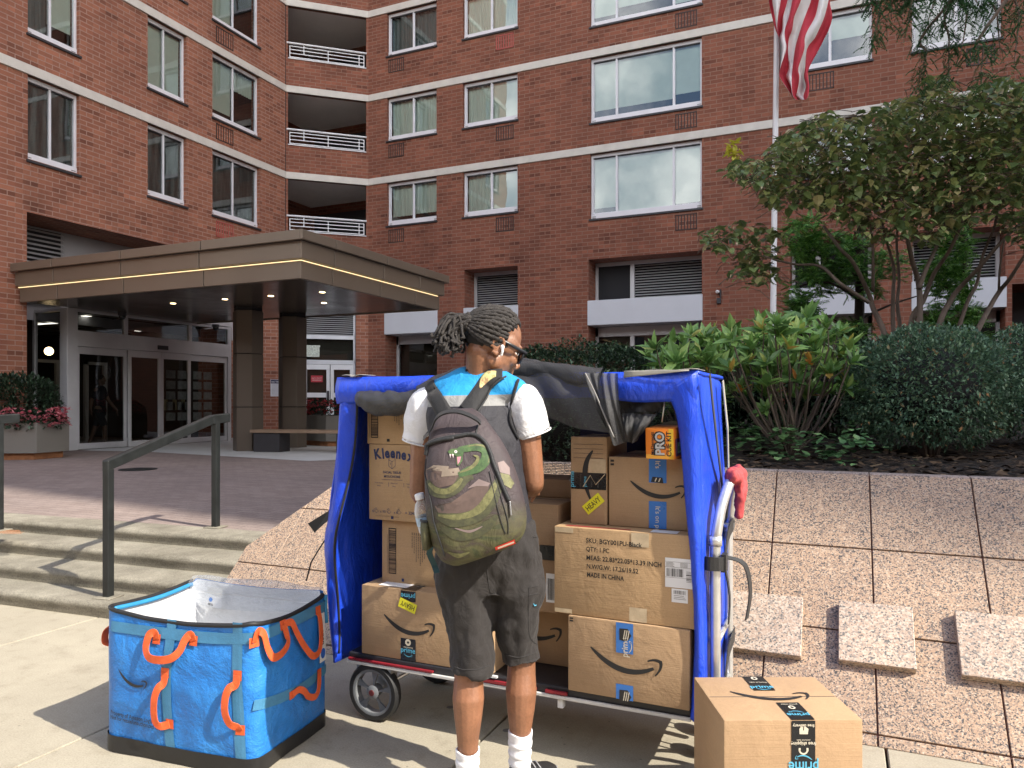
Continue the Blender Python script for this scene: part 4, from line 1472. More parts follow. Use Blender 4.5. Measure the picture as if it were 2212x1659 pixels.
for k in range(170):
    a = rn.uniform(R(-190), R(20)); q_ = rn.uniform(.7, 1.0); p = Vector((-.25 + .82 * q_ * math.cos(a), .5 * q_ * math.sin(a), rn.uniform(.08, .42)))
    for j in range(5): leaf(mb, p, rdir(rn, -.2) + Vector((.3, -.8, 0)), UP, .06, .055)
mb.build('blossom', FLW_R, fr_)

# ================================================================== hand rails on the steps
def handrail(base, rz, label, L=1.40):
    t = thing('handrail', label, 'handrail', base, rz, 'black handrails on the steps')
    w, th = .034, .05
    z2 = PZ - rise
    def bar(pts, name):
        mb = MB(); mb.tube(pts, .036, 4, up=(1, 0, 0)); return mb.build(name, M['rail'], t, bevel=.006)
    h = .92
    mb = MB()
    pr = [(0, 0, 0), (0, 0, h - .03), (0, .03, h), (0, L - .02, h + z2 - .0), (0, L + .12, h + z2 + .01)]
    # one flat bar: post, slanted rail, level end
    wd = .05
    def prism(a, b, dn):
        mb.add([(-wd / 2, a[0], a[1]), (wd / 2, a[0], a[1]), (wd / 2, b[0], b[1]), (-wd / 2, b[0], b[1]), (-wd / 2, a[0] + dn[0], a[1] + dn[1]), (wd / 2, a[0] + dn[0], a[1] + dn[1]), (wd / 2, b[0] + dn[0], b[1] + dn[1]), (-wd / 2, b[0] + dn[0], b[1] + dn[1])],
               [(3, 2, 1, 0), (4, 5, 6, 7), (0, 1, 5, 4), (1, 2, 6, 5), (2, 3, 7, 6), (3, 0, 4, 7)])
    prism((-.03, h), (L - .06, h + z2), (0, -.075))
    prism((L - .06, h + z2), (L + .16, h + z2 + .012), (0, -.075))
    mb.build('top_rail', M['rail'], t, bevel=.008, fixn=True)
    for y, z0, z1 in ((0, 0, h - .06), (L, z2, h + z2 - .06)):
        mb = MB(); mb.box(-.024, .024, y - .028, y + .028, z0, z1); mb.build('post', M['rail'], t, bevel=.006)
        mb = MB(); mb.box(-.07, .07, y - .07, y + .07, z0, z0 + .008); mb.build('base_plate', M['concrete'], t, bevel=.004)
    return t
q = onz(234, 1290, rise)
q2 = onz(466, 1139, PZ)
handrail((q.x, q.y, rise), math.atan2(-(q2.x - q.x), q2.y - q.y), 'black painted steel handrail with two posts on the right part of the steps', math.hypot(q2.x - q.x, q2.y - q.y))
q = onz(1, 1146, PZ)
handrail((q.x + .075, q.y - 1.40, rise), R(3.8), 'black handrail whose upper post stands at the left edge of the picture')
# rust stain round the far post foot
t = NT('rust_stain'); n = t.noise(t.coord('Object'), 9, 4, .7)
ms = t.new('ShaderNodeVectorMath'); ms.operation = 'LENGTH'; t.link(t.coord('Object', (1, 2, 1)), ms.inputs[0])
f = t.math('GREATER_THAN', t.math('ADD', t.math('SUBTRACT', .15, ms.outputs['Value']), t.math('MULTIPLY', t.math('SUBTRACT', n, .5), .3)), 0.0)
t.base((.42, .18, .07)); t.set(Roughness=.9)
tr = t.new('ShaderNodeBsdfTransparent'); mx = t.new('ShaderNodeMixShader'); t.link(t.math('MULTIPLY', f, .5), mx.inputs[0]); t.link(tr.outputs[0], mx.inputs[1]); t.link(t.p.outputs[0], mx.inputs[2]); t.link(mx.outputs[0], t.out.inputs['Surface'])
mb = MB(); mb.face([(-.3, -.14, 0), (.3, -.14, 0), (.3, .14, 0), (-.3, .14, 0)])
o = mb.build('rust_stain', t.mat); o.location = (q.x + .12, q.y - .02, PZ + .004); struct(o)
# ================================================================== plants
def leaf6(mb, c, d, up, L, W, fold=.12, droop=.15, m=0, curl=0.0):
    """rounder leaf: base, two shoulders a side, tip; folded on the midrib"""
    d = d.normalized(); s = d.cross(up)
    if s.length < 1e-4: s = d.orthogonal()
    s.normalize(); n = s.cross(d)
    P_ = lambda x, y, h: tuple(c + d * L * x + s * W * y + n * L * h)
    o = len(mb.v)
    mb.v += [P_(0, 0, 0), P_(.18, .42, fold * .6), P_(.58, .44, fold * .7 - droop * .4), P_(1, 0, -droop + curl), P_(.58, -.44, fold * .7 - droop * .4), P_(.18, -.42, fold * .6), P_(.5, 0, -.06)]
    for f in ((0, 6, 1), (1, 6, 2), (2, 6, 3), (3, 6, 4), (4, 6, 5), (5, 6, 0)):
        mb.f.append([o + k for k in f]); mb.m.append(m); mb.uv.append(None)


BARK = plain('grey_brown_bark', (.13, .10, .08), .9, .3, 14, .6, 60, stretch=(1, 1, .25))
TWIG = plain('thin_twig', (.10, .075, .055), .9, .3, 20)
LF_BOX = leafmat('boxwood_leaf', [(0, (0.043, 0.087, 0.057)), (.4, (0.083, 0.162, 0.096)), (.8, (0.142, 0.251, 0.148)), (.97, (0.239, 0.358, 0.217)), (1, (0.544, 0.261, 0.109))], .38, .18)
LF_HEDGE = leafmat('hedge_leaf', [(0, (0.018, 0.040, 0.022)), (.5, (0.040, 0.086, 0.043)), (.9, (0.082, 0.148, 0.076)), (1, (0.144, 0.216, 0.108))], .4, .15)
LF_RHO = leafmat('rhododendron_leaf', [(0, (0.085, 0.179, 0.048)), (.35, (0.161, 0.312, 0.085)), (.7, (0.246, 0.426, 0.113)), (.92, (0.360, 0.511, 0.151)), (.97, (0.491, 0.416, 0.095)), (1, (0.718, 0.284, 0.076))], .33, .22, .5)
LF_RED = leafmat('redbud_leaf', [(0, (.075, .120, .045)), (.3, (.145, .210, .075)), (.62, (.22, .30, .11)), (.84, (.31, .35, .12)), (.94, (.38, .34, .15)), (1, (.48, .39, .20))], .28, .28, .8)
LF_TAN = leafmat('dry_leaf_edge', [(0, (.30, .21, .11)), (.6, (.48, .37, .22)), (1, (.6, .5, .34))], .7, .2, .2)
LF_CYP = leafmat('cypress_spray', [(0, (0.034, 0.102, 0.020)), (.45, (0.076, 0.212, 0.037)), (.8, (0.145, 0.340, 0.060)), (1, (0.272, 0.493, 0.102))], .55, .2)
LF_LOC = leafmat('locust_leaflet', [(0, (0.027, 0.075, 0.033)), (.5, (0.053, 0.135, 0.060)), (1, (0.112, 0.240, 0.105))], .45, .3)
LF_GC = leafmat('ground_cover_leaf', [(0, (0.052, 0.125, 0.046)), (.5, (0.104, 0.229, 0.094)), (.9, (0.208, 0.374, 0.146)), (1, (0.333, 0.499, 0.208))], .3, .2, .5)
YEL = leafmat('yellow_leaf', [(0, (.5, .48, .05)), (1, (.7, .66, .12))], .5, .35)


def soilz(b): return 0.985 + 0.16 * min(1, max(0, (b - 4.42)) / 3.0)


def bush(name, label, base, rx, ry, rz, cz, n, L, W, mat, rn, stems=14, cat='shrub', group=None, round_=False, up=.25, shell=.42):
    t = thing(name, label, cat, tuple(base), 0, group)
    mb = MB()
    for k in range(n):
        d = rdir(rn, -.9)
        s = 1 - shell * rn.random() ** 2.2
        b_ = 1 + .13 * mnoise.noise(d * 2.4 + Vector(base)) + .08 * mnoise.noise(d * 6.5 + Vector(base))
        p = Vector((d.x * rx, d.y * ry, cz + d.z * rz)) * 1.0
        p = Vector((d.x * rx * s * b_, d.y * ry * s * b_, cz + d.z * rz * s * b_))
        if mnoise.noise(p * 5.5 + Vector((3, 1, 7))) < -.42 and rn.random() < .8: continue
        dd = d * .8 + rdir(rn) * .8 + Vector((0, 0, up))
        (leaf6 if round_ else leaf)(mb, p, dd, UP if rn.random() < .7 else rdir(rn), L * rn.uniform(.65, 1.25), W * rn.uniform(.7, 1.2))
    mb.build('foliage', mat, t)
    mb = MB()
    for k in range(stems):
        a = rn.uniform(0, 6.28); e = rn.uniform(.4, 1.0)
        q = Vector((math.cos(a) * rx * .75 * e, math.sin(a) * ry * .75 * e, cz + rz * rn.uniform(.0, .75)))
        mb.tube(cap_px([(q.x * .08, q.y * .08, -.05), (q.x * .45, q.y * .45, q.z * .4), tuple(q)], 3), [.011, .010, .008, .007, .006, .005, .003], 5)
    mb.build('stem', TWIG, t)
    core = MB(); core.sphere((0, 0, cz), rx * .62, ry * .62, rz * .66, 14, 9); core.build('shade_core', M['dark'], t)  # dark solid core stands in for shade among the inner twigs
    return t


rn = random.Random(21)
p = aty(2008, 1000, 5.0); p.z = soilz(p.y) - .02
bush('boxwood', 'rounded dense boxwood with small dark leaves standing on open mulch near the granite coping', p, .53, .50, .43, .46, 17000, .034, .016, LF_BOX, rn, 26, group='boxwood shrubs')
p = aty(2262, 985, 5.3); p.z = soilz(p.y) - .02
bush('boxwood', 'dense boxwood cut off by the right edge of the picture', p, .50, .5, .44, .47, 12000, .034, .016, LF_BOX, rn, 20, group='boxwood shrubs')
p = aty(1800, 930, 6.5); p.z = soilz(p.y) - .02
bush('dark_shrub', 'dark green shrub in the gap between the broad-leaved shrub and the round boxwood', p, .62, .5, .42, .42, 6500, .06, .026, LF_HEDGE, rn, 10)
p = aty(1560, 930, 7.0); p.z = soilz(p.y) - .02
bush('dark_shrub', 'dark shrub in the shade behind the broad-leaved shrub next to the cart', p, .8, .5, .45, .40, 6500, .06, .026, LF_HEDGE, rn, 10)

p = aty(1215, 985, 5.3); p.z = soilz(p.y) - .02
bush('low_shrub', 'low dark green shrub seen through the net at the back of the cart', p, .75, .45, .34, .30, 5200, .05, .022, LF_HEDGE, rn, 8)
# clipped hedge
hb = 7.1
xa, xb = onb(1150, 760, hb).x, onb(1600, 760, hb).x
hd = thing('hedge', 'clipped dark green hedge with a flat top rising behind the blue cart', 'hedge', ((xa + xb) / 2, hb, soilz(hb)))
mb = MB(); L_ = (xb - xa) / 2; H_ = 1.4 + 112 / 1600 * 7.1 - soilz(hb)
for k in range(17000):
    f = rn.random()
    x, y, z = rn.uniform(-L_, L_), rn.uniform(-.5, .5), rn.uniform(0.02, H_)
    if f < .55: y = -.5 + abs(rn.gauss(0, .06))
    elif f < .85: z = H_ - abs(rn.gauss(0, .05))
    q = Vector((x, y, z))
    q += Vector((.0, -.12, .10)) * mnoise.noise(q * 3.0) + Vector((0, -.05, .05)) * mnoise.noise(q * 9)
    leaf(mb, q, Vector((0, -.6, .5)) + rdir(rn), UP, .046 * rn.uniform(.7, 1.3), .022)
mb.build('foliage', LF_HEDGE, hd)
mb = MB(); mb.box(-L_ + .2, L_ - .2, -.2, .3, 0, H_ - .3); mb.build('hedge_shade_core', M['dark'], hd)  # dark block stands in for the shade deep inside the hedge

# broad-leaved shrubs (rosettes at branch tips)
def rosette(mb, c, ax, L, rn, n=9):
    ax = ax.normalized(); u = ax.orthogonal().normalized(); w = ax.cross(u)
    ph = rn.uniform(0, 6)
    for k in range(n):
        a = ph + k * 2.4
        el = R(rn.uniform(18, 66)) if k < n - 2 else R(72)
        d = (u * math.cos(a) + w * math.sin(a)) * math.cos(el) + ax * math.sin(el)
        l = L * rn.uniform(.75, 1.15) * (1 if k < n - 2 else .7)
        leaf6(mb, c + ax * .004 * k, d, ax, l, l * .37, .06, rn.uniform(.05, .22))


def broadleaf(label, base, tips, L):
    t = thing('rhododendron', label, 'shrub', tuple(base), 0, 'broad-leaved shrubs beside the cart')
    mb, sm = MB(), MB()
    for (px, py, Y) in tips:
        q = aty(px, py, Y) - base
        ax = Vector((q.x * .35, q.y * .35 - .25, .75)) + rdir(rn) * .35
        rosette(mb, q, ax, L * rn.uniform(.85, 1.15), rn, rn.choice((8, 9, 10, 11)))
        if rn.random() > .42:
            sm.tube([q, q * .93 + Vector((rn.uniform(-.03, .03), .02, -.07)), q * .80 + Vector((rn.uniform(-.05, .05), .05, -.06))], [.004, .005, .006], 5)
            continue
        mid = Vector((q.x * .5 + rn.uniform(-.06, .06), q.y * .5 + rn.uniform(-.06, .06), q.z * .38))
        sm.tube(cap_px([(q.x * .05, q.y * .05, -.04), tuple(mid), (q.x * .88, q.y * .88, q.z * .8), tuple(q)], 3), [.009, .0085, .008, .0075, .007, .0065, .006, .0055, .005, .004], 5)
    mb.build('foliage', LF_RHO, t)
    sm.build('stem', BARK, t)
Z5 = lambda x, y: (1469 + .3359 * x, 484 + .3359 * y)
main = [(820, 620), (610, 655), (510, 650), (700, 740), (950, 665), (1010, 705), (560, 780), (340, 740), (420, 830), (600, 830), (720, 855), (830, 765), (1020, 850), (1085, 800), (1095, 890), (330, 870), (450, 890), (560, 900), (650, 905), (760, 935), (960, 965), (1045, 985), (330, 940), (430, 970), (600, 975), (700, 990), (560, 1035), (745, 1005), (1035, 1110), (1060, 1060), (560, 1195), (880, 690), (930, 740), (640, 720), (760, 700), (690, 800), (500, 740), (880, 830), (790, 850), (470, 800), (540, 690), (850, 900), (520, 960)]
tips = []
for x, y in main:
    a, b = Z5(x, y + 14); tips.append((a, b, rn.uniform(4.85, 5.5)))
for k in range(60):
    a, b = rn.uniform(1540, 1840), rn.uniform(720, 870); tips.append((a, b, rn.uniform(5.3, 6.2)))
p = aty(1705, 958, 5.3); p.z = soilz(p.y)
broadleaf('tall shrub with rosettes of long glossy green leaves on bare forked stems', p, tips, .145)
tips = []
for x, y in ((60, 725), (120, 790), (20, 830), (220, 850), (260, 765), (-60, 770), (-150, 800), (-90, 850), (-20, 890), (90, 880), (180, 900), (-200, 860), (30, 770), (160, 740), (-120, 910), (240, 920), (60, 930), (130, 850)):
    a, b = Z5(x, y + 12); tips.append((a, b, rn.uniform(5.0, 6.0)))
for k in range(34):
    tips.append((rn.uniform(1415, 1580), rn.uniform(775, 900), rn.uniform(5.6, 6.3)))
p = aty(1500, 960, 5.7); p.z = soilz(p.y)
broadleaf('lower leafy shrub of long glossy leaves peeking over the blue cart top', p, tips, .14)

# ground cover by the coping
def cover(label, pts, n, rn, L):
    base = sum((Vector(q) for q in pts), Vector()) / len(pts)
    t = thing('ground_plant', label, 'plant', (base.x, base.y, soilz(base.y)), 0, 'low plants along the coping')
    mb = MB()
    for k in range(n):
        c = Vector(pts[rn.randrange(len(pts))]); r = abs(rn.gauss(0, .10)); a = rn.uniform(0, 6.28)
        q = Vector((c.x + r * math.cos(a), c.y + r * math.sin(a), soilz(c.y) + max(.02, .17 * math.exp(-(r / .14) ** 2) + rn.uniform(-.06, .05))))
        d = Vector((math.cos(a), math.sin(a), .1)) + rdir(rn) * .5 + Vector((0, -.4, 0))
        leaf6(mb, q - Vector((base.x, base.y, soilz(base.y))), d, UP, L * rn.uniform(.7, 1.2), L * rn.uniform(.85, 1.05), .10, .12)
    mb.build('foliage', LF_GC, t)
pts = [onz(px, py, 1.02) for px, py in ((1590, 985), (1625, 992), (1655, 975), (1690, 990), (1722, 992), (1755, 1000), (1640, 955), (1610, 950), (1680, 962), (1700, 975))]
cover('low clump of round glossy leaves at the foot of the tall shrub beside the cart', pts, 430, rn, .062)
pts = [onz(px, py, 1.02) for px, py in ((1822, 1000), (1845, 998), (1835, 988), (1862, 1004))]
cover('small yellow-green plant by itself on the mulch left of the round boxwood', pts, 110, rn, .05)

# ---- multi-stemmed small tree
Q = lambda x, y: (1814.6 + .1875 * x, 432 + .1875 * y)
base = aty(1968, 805, 7.0); base.z = soilz(base.y)
td = thing('redbud_tree', 'small multi-stemmed tree with a wide layered crown of drooping green and tan leaves', 'tree', tuple(base))
stems = [
    ([(540, 1640), (380, 1250), (330, 1080), (150, 720), (0, 560), (-190, 300)], 6.9, .030),
    ([(620, 1600), (610, 1100), (620, 800), (560, 560), (480, 240)], 7.1, .024),
    ([(700, 1560), (660, 1200), (680, 900), (650, 450), (700, 80)], 7.2, .022),
    ([(910, 1530), (910, 1000), (830, 700), (770, 420), (690, 100)], 6.7, .032),
    ([(910, 1020), (1000, 780), (1150, 450), (1250, 160), (1330, -200)], 6.75, .022),
    ([(800, 1500), (960, 1160), (1080, 850), (1250, 600), (1400, 280), (1500, 0)], 6.9, .028),
    ([(1120, 1520), (1280, 1150), (1390, 1000), (1600, 780), (1860, 480), (2120, 230)], 6.8, .030),
    ([(1340, 1560), (1470, 1170), (1580, 950), (1640, 650), (1780, 300), (1850, -100)], 7.0, .022),
    ([(1530, 1620), (1700, 1280), (1830, 1060), (1960, 900), (2120, 650), (2350, 350)], 6.7, .028),
    ([(330, 1180), (0, 960), (-180, 790), (-320, 745), (-500, 745), (-700, 700), (-900, 640)], 6.8, .018),
    ([(1830, 1060), (1840, 800), (1900, 420)], 6.75, .012),
    ([(380, 1050), (380, 700), (370, 420), (300, 100)], 6.95, .016),
]
for pts, Y, r in stems:
    P3 = [aty(*Q(x, y), Y + .15 * math.sin(i * 1.3 + r * 200)) - base for i, (x, y) in enumerate(pts)]
    if pts[0][1] > 1400: P3 = [Vector((P3[0].x * .35, P3[0].y * .35, 0.0))] + P3
    P3 = cap_px(P3, 4)
    n_ = len(P3)
    mb = MB(); mb.tube(P3, [r * (1 - .62 * i / n_) for i in range(n_)], 7); mb.build('trunk', BARK, td, smooth=True)
def inpoly(x, y, P_):
    c = False
    for i in range(len(P_)):
        (x1, y1), (x2, y2) = P_[i], P_[i - 1]
        if (y1 > y) != (y2 > y) and x < (x2 - x1) * (y - y1) / (y2 - y1) + x1: c = not c
    return c
CROWN = [(1560, 372), (1590, 345), (1640, 345), (1680, 300), (1735, 262), (1790, 240), (1830, 262), (1880, 235), (1930, 215), (1985, 205), (2000, 165), (2040, 160), (2060, 200), (2110, 185), (2160, 165), (2230, 170), (2330, 230), (2330, 540), (2240, 560), (2190, 520), (2140, 475), (2110, 470), (2060, 490), (2010, 535), (1960, 505), (1900, 530), (1850, 490), (1800, 478), (1745, 440), (1700, 455), (1650, 440), (1640, 400), (1600, 395)]
CLUMP = [(1505, 500), (1545, 492), (1600, 475), (1650, 490), (1690, 500), (1690, 540), (1680, 605), (1640, 615), (1610, 625), (1575, 590), (1560, 540), (1520, 540)]
mb, tn, tw_ = MB(), MB(), MB()
cnt = 0
while cnt < 8200:
    x, y = rn.uniform(1500, 2340), rn.uniform(150, 640)
    inn_c, inn_l = inpoly(x, y, CROWN), inpoly(x, y, CLUMP)
    if not (inn_c or inn_l): continue
    if inn_l and rn.random() < .6: continue
    Y = rn.uniform(6.1, 7.9) if inn_c else rn.uniform(6.5, 7.1)
    if mnoise.noise(Vector((x / 34, y / 15, Y * 1.6))) < -.17 and rn.random() < .93: continue
    if y > 440 and inn_c and rn.random() < .35: continue
    q = aty(x, y, Y) - base
    a = rn.uniform(0, 6.28)
    d = Vector((math.cos(a), math.sin(a) - .3, rn.uniform(-.75, .12)))
    L = .086 * rn.uniform(.65, 1.2)
    leaf6(mb, q, d, UP + rdir(rn) * .35, L, L * rn.uniform(.72, .95), .16, rn.uniform(.1, .4))
    if rn.random() < .34:      # crisp curled margin
        e = q + d.normalized() * L * .8 - Vector((0, 0, L * .25))
        leaf(tn, e, d + rdir(rn) * .8, UP, L * .42, L * .22, 0, .3, .4)
    if cnt % 5 == 0:
        tw_.tube([q, q - d.normalized() * .10 + Vector((0, 0, -.03)), q - d.normalized() * .2 + Vector((rn.uniform(-.04, .04), 0, -.10))], [.002, .003, .004], 4)
    cnt += 1
mb.build('crown', LF_RED, td)
tn.build('dry_leaf_margins', LF_TAN, td)
tw_.build('twigs', TWIG, td)
mb = MB()
for k in range(34):
    q = aty(rn.gauss(1588, 8), rn.uniform(308, 345), 6.6) - base
    leaf6(mb, q, rdir(rn), UP, .075, .045)
mb.build('yellow_sprig', YEL, td)


# ---- cypresses behind it
def cypress(label, regions, base, trunk, n, bright):
    t = thing('cypress', label, 'tree', tuple(base), 0, 'feathery conifers behind the small tree')
    mb = MB()
    per = sum(r[4] for r in regions)
    for (x0, x1, y0, y1, w, Y) in regions:
        for k in range(int(n * w / per)):
            x, y = rn.uniform(x0, x1), rn.uniform(y0, y1)
            if mnoise.noise(Vector((x / 22, y / 16, Y))) < -.12: continue
            c = aty(x, y, Y + rn.uniform(-.45, .45)) - base
            d = Vector((rn.uniform(-1, 1), rn.uniform(-1, .4), rn.uniform(-.5, .35))).normalized()
            s = d.cross(UP).normalized(); nn = s.cross(d)
            L = rn.uniform(.10, .20)
            for j in range(9):
                f = j / 8
                for sg_ in (-1, 1):
                    o = c + d * L * f; e = (d * .75 + s * sg_ * .8 + nn * rn.uniform(-.2, .1)).normalized()
                    leaf(mb, o, e, nn, L * (.5 - .3 * f), .018, 0, .1, .25)
    mb.build('foliage', LF_CYP, t)
    mb = MB()
    for pts, r in trunk:
        P3 = cap_px([aty(a, b, Y_) - base for a, b, Y_ in pts], 3)
        mb.tube(P3, [r * (1 - .6 * i / len(P3)) for i in range(len(P3))], 6)
    mb.build('trunk', plain('dark_bark', (.035, .026, .02), .9, .3, 12), t, smooth=True)
b1 = aty(1856, 800, 9.6); b1.z = soilz(b1.y)
cypress('bright green feathery conifer whose dark trunk shows left of the small tree stems',
        [(1700, 1770, 470, 560, 3, 9.2), (1730, 1870, 500, 600, 4.5, 9.4), (1700, 1760, 590, 680, 2.5, 9.2), (1760, 1900, 560, 640, 3, 9.7), (1705, 1740, 640, 700, 1.3, 9.1), (1820, 1890, 690, 730, .8, 9.4), (1880, 1960, 540, 600, 1.4, 9.8)],
        b1, [([(1856, 800, 9.6), (1857, 640, 9.6), (1860, 500, 9.6), (1866, 380, 9.6)], .07), ([(1857, 650, 9.6), (1790, 610, 9.3), (1720, 620, 9.1)], .02), ([(1857, 690, 9.6), (1920, 660, 9.7), (1980, 640, 9.8)], .018), ([(1857, 600, 9.6), (1790, 560, 9.3), (1730, 540, 9.2)], .02), ([(1857, 720, 9.6), (1800, 690, 9.4), (1750, 660, 9.2)], .014)], 1900, True)
b2 = aty(2085, 810, 9.2); b2.z = soilz(b2.y)
cypress('feathery conifer with yellow-green tips behind the right stems of the small tree',
        [(2030, 2100, 455, 560, 3, 8.9), (1995, 2075, 560, 640, 3, 9.0), (1985, 2110, 655, 735, 4.5, 8.6), (2040, 2095, 570, 650, 1.4, 8.8), (2060, 2130, 690, 740, 1.6, 8.5)],
        b2, [([(2085, 810, 9.2), (2083, 600, 9.2), (2078, 440, 9.2)], .05), ([(2085, 640, 9.2), (2020, 610, 9.0)], .015)], 1500, True)

# ---- overhanging locust branches, trunk beyond the right edge
lb_ = Vector((3.9, 6.4, soilz(6.4)))
lt = thing('locust_tree', 'fine-leaved locust tree whose hanging sprays dip into the upper right corner', 'tree', tuple(lb_))
mb = MB(); mb.tube(cap_px([(0, 0, -.1), (.05, .02, 1.6), (-.05, .05, 3.4), (.1, 0, 5.4), (.0, .1, 7.4)], 4), [.14 - .0055 * i for i in range(17)], 10)
mb.build('trunk', BARK, lt, smooth=True)
mb, lm = MB(), MB()
sprays = [(1895, -40, 1884, 92, 26), (1940, -60, 1925, 40, 18), (1985, -60, 1960, 60, 24), (2030, -60, 2000, 60, 20), (2005, 60, 1984, 178, 20), (2060, 0, 2050, 175, 22), (2090, -40, 2075, 120, 20), (2130, 60, 2118, 168, 16), (2150, -40, 2160, 110, 18), (2200, -60, 2190, 140, 18), (2080, -60, 2120, 20, 22), (1990, -70, 2070, 5, 24), (2230, -60, 2240, 100, 12), (1905, -60, 1960, 10, 16)]
hub = Vector((-1.2, -.4, 4.4))
for (x0, y0, x1, y1, n) in sprays:
    Y = rn.uniform(5.5, 6.3)
    a, b = aty(x0, y0, Y) - lb_, aty(x1, y1, Y) - lb_
    hang = cap_px([hub, a.lerp(hub, .4) + Vector((0, 0, .25)), a, a.lerp(b, .5) + Vector((rn.uniform(-.04, .04), 0, .02)), b], 4)
    mb.tube(hang, [.022 - .0012 * i for i in range(len(hang))], 5)
    seg = hang[8:]
    for k in range(int(n * 3.6)):
        q = seg[rn.randrange(len(seg))] + rdir(rn) * .05
        d = Vector((rn.uniform(-1, 1), rn.uniform(-.8, .6), rn.uniform(-1.1, .1))).normalized()
        s = d.cross(UP).normalized(); l = rn.uniform(.055, .105)
        for j in range(8):
            for sg_ in (-1, 1):
                o = q + d * l * (j + 1) / 8 - Vector((0, 0, .04 * (j / 8) ** 2))
                leaf(lm, o, s * sg_ + d * .45 + Vector((0, 0, -.25)), UP, .021, .012, 0, .05, .1)
mb.tube(cap_px([(.02, .02, 3.3), (-.6, -.2, 4.2), tuple(hub)], 4), [.07 - .004 * i for i in range(9)], 7)
mb.build('limb', BARK, lt, smooth=True)
lm.build('crown', LF_LOC, lt)

# ================================================================== flag pole and flag
fb = aty(1667, 800, 12.4); fb.z = soilz(fb.y) - .1
fp_ = thing('flagpole', 'slim white flagpole rising out of the shrubs in front of the brick wall', 'flagpole', tuple(fb))
tp = aty(1684, -420, 12.4) - fb
mb = MB()
P3 = [Vector((0, 0, 0)).lerp(tp, k / 10) for k in range(11)]
mb.tube(P3, [.052 - .0013 * i for i in range(11)], 12)
mb.build('pole', plain('white_pole', (.74, .74, .75), .35, .05, 4), fp_, smooth=True)
mb = MB()
for py in (322, 575, 330):
    q = aty(1670 if py < 400 else 1668, py, 12.4) - fb
    mb.tube([q + Vector((0, 0, -.03)), q + Vector((0, 0, .03))], .058, 12)
mb.build('band', M['alu_grey'], fp_, smooth=True)
mb = MB(); mb.sphere(tp + Vector((0, 0, .06)), .08); mb.build('finial', plain('gold_ball', (.5, .35, .1), .3, .05, 2, metal=1), fp_, smooth=True)
FZ = lambda x, y: (1641.8 + .236 * x, .236 * y)
rows = [(-420, (60, 100, 190, 270, 330, 420, 520, 600, 700, 760)), (-150, (72, 108, 192, 262, 312, 398, 494, 568, 662, 690)), (0, (80, 112, 190, 252, 295, 375, 468, 540, 628, 640)), (150, (108, 135, 165, 212, 265, 315, 412, 505, 590, 662)),
        (270, (140, 155, 157, 200, 228, 295, 370, 440, 540, 630)), (350, (172, 173, 174, 176, 228, 265, 345, 410, 500, 590)), (450, (177, 178, 178, 179, 240, 256, 320, 405, 430, 540)), (620, (178, 178, 179, 180, 186, 262, 298, 352, 412, 450)),
        (700, (178, 178, 178, 179, 180, 238, 290, 360, 402, 440)), (790, (232, 232, 233, 234, 236, 280, 290, 350, 420, 452)), (875, (290, 290, 290, 291, 292, 296, 300, 333, 398, 442)), (912, (322, 323, 324, 325, 326, 328, 330, 360, 405, 420))]
rows = [[(x, y) for x in xs] for y, xs in rows]
fo = aty(1740, 60, 12.2)
fl = thing('flag', 'red and white striped flag hanging limp from the flagpole', 'flag', tuple(fo))
for s in range(9):
    mb = MB()
    L_ = cap_px([Vector((r[s][0], r[s][1], 0)) for r in rows], 5); R_ = cap_px([Vector((r[s + 1][0], r[s + 1][1], 0)) for r in rows], 5)
    rings = []
    for i in range(len(L_)):
        ring = []
        for k in range(7):
            q = L_[i].lerp(R_[i], k / 6)
            fold = .10 * math.sin((s + k / 6) * 2.1 + i * .10) + .05 * math.sin((s + k / 6) * 4.3 - i * .16)
            ring.append(aty(*FZ(q.x, q.y), 12.15 + fold) - fo)
        rings.append(ring)
    mb.loft(rings, cap=False, closed=False)
    mb.build('stripe', [plain('flag_red', (.46, .035, .055), .8, .12, 5, .2, 90), plain('flag_white', (.70, .68, .66), .8, .06, 5, .2, 90)][s % 2], fl, smooth=True)
# ================================================================== delivery cart
CA0, CA1, CB0, CB1 = -2.034, -0.488, 2.72, 3.30
DK = 0.287


def tarp_mat(name, col):
    t = NT(name)
    v = t.coord('Object')
    n = t.noise(v, 3.5, 5, .6)
    sc = t.noise(t.coord('Object', (18, 18, 2.2)), 5, 5, .75)
    c = t.ramp(n, [(.25, tuple(x * .78 for x in col)), (.75, tuple(min(1, x * 1.18) for x in col))])
    c = t.mix(t.ramp(sc, [(.63, 0.0), (.75, .55)]), c, (.30, .34, .62))
    t.base(c)
    t.set(Roughness=t.ramp(n, [(.3, .26), (.7, .46)]))
    wr = t.noise(t.coord('Object', (4, 4, 1.6)), 3.2, 5, .62, .8)
    wv = t.noise(v, 160, 2, .5)
    t.bump(t.math('ADD', wr, t.math('MULTIPLY', wv, .02)), .55, .03)
    return t.mat
TARP = tarp_mat('blue_tarpaulin', (.014, .064, .60))
DUCT = plain('grey_duct_tape', (.33, .32, .28), .5, .12, 20, .2, 60)
BLK = plain('black_webbing', (.012, .012, .013), .7, .2, 30, .3, 220)
STL = plain('galvanised_tube', (.62, .62, .60), .34, .12, 14, .05, 60, metal=.75)
RUB = plain('black_rubber', (.013, .013, .014), .65, .2, 12)
GRYP = plain('grey_plastic_rim', (.17, .18, .19), .42, .1, 6)
NET = netmat('black_net', (.045, .045, .048), 105, 62, .74)
NETF = netmat('folded_black_net', (.040, .040, .042), 70, 60, .84)
NETB = netmat('black_back_net', (.013, .013, .014), 230, 60, .58)
NETD = netmat('dense_black_net', (.040, .040, .042), 430, 190, .86)
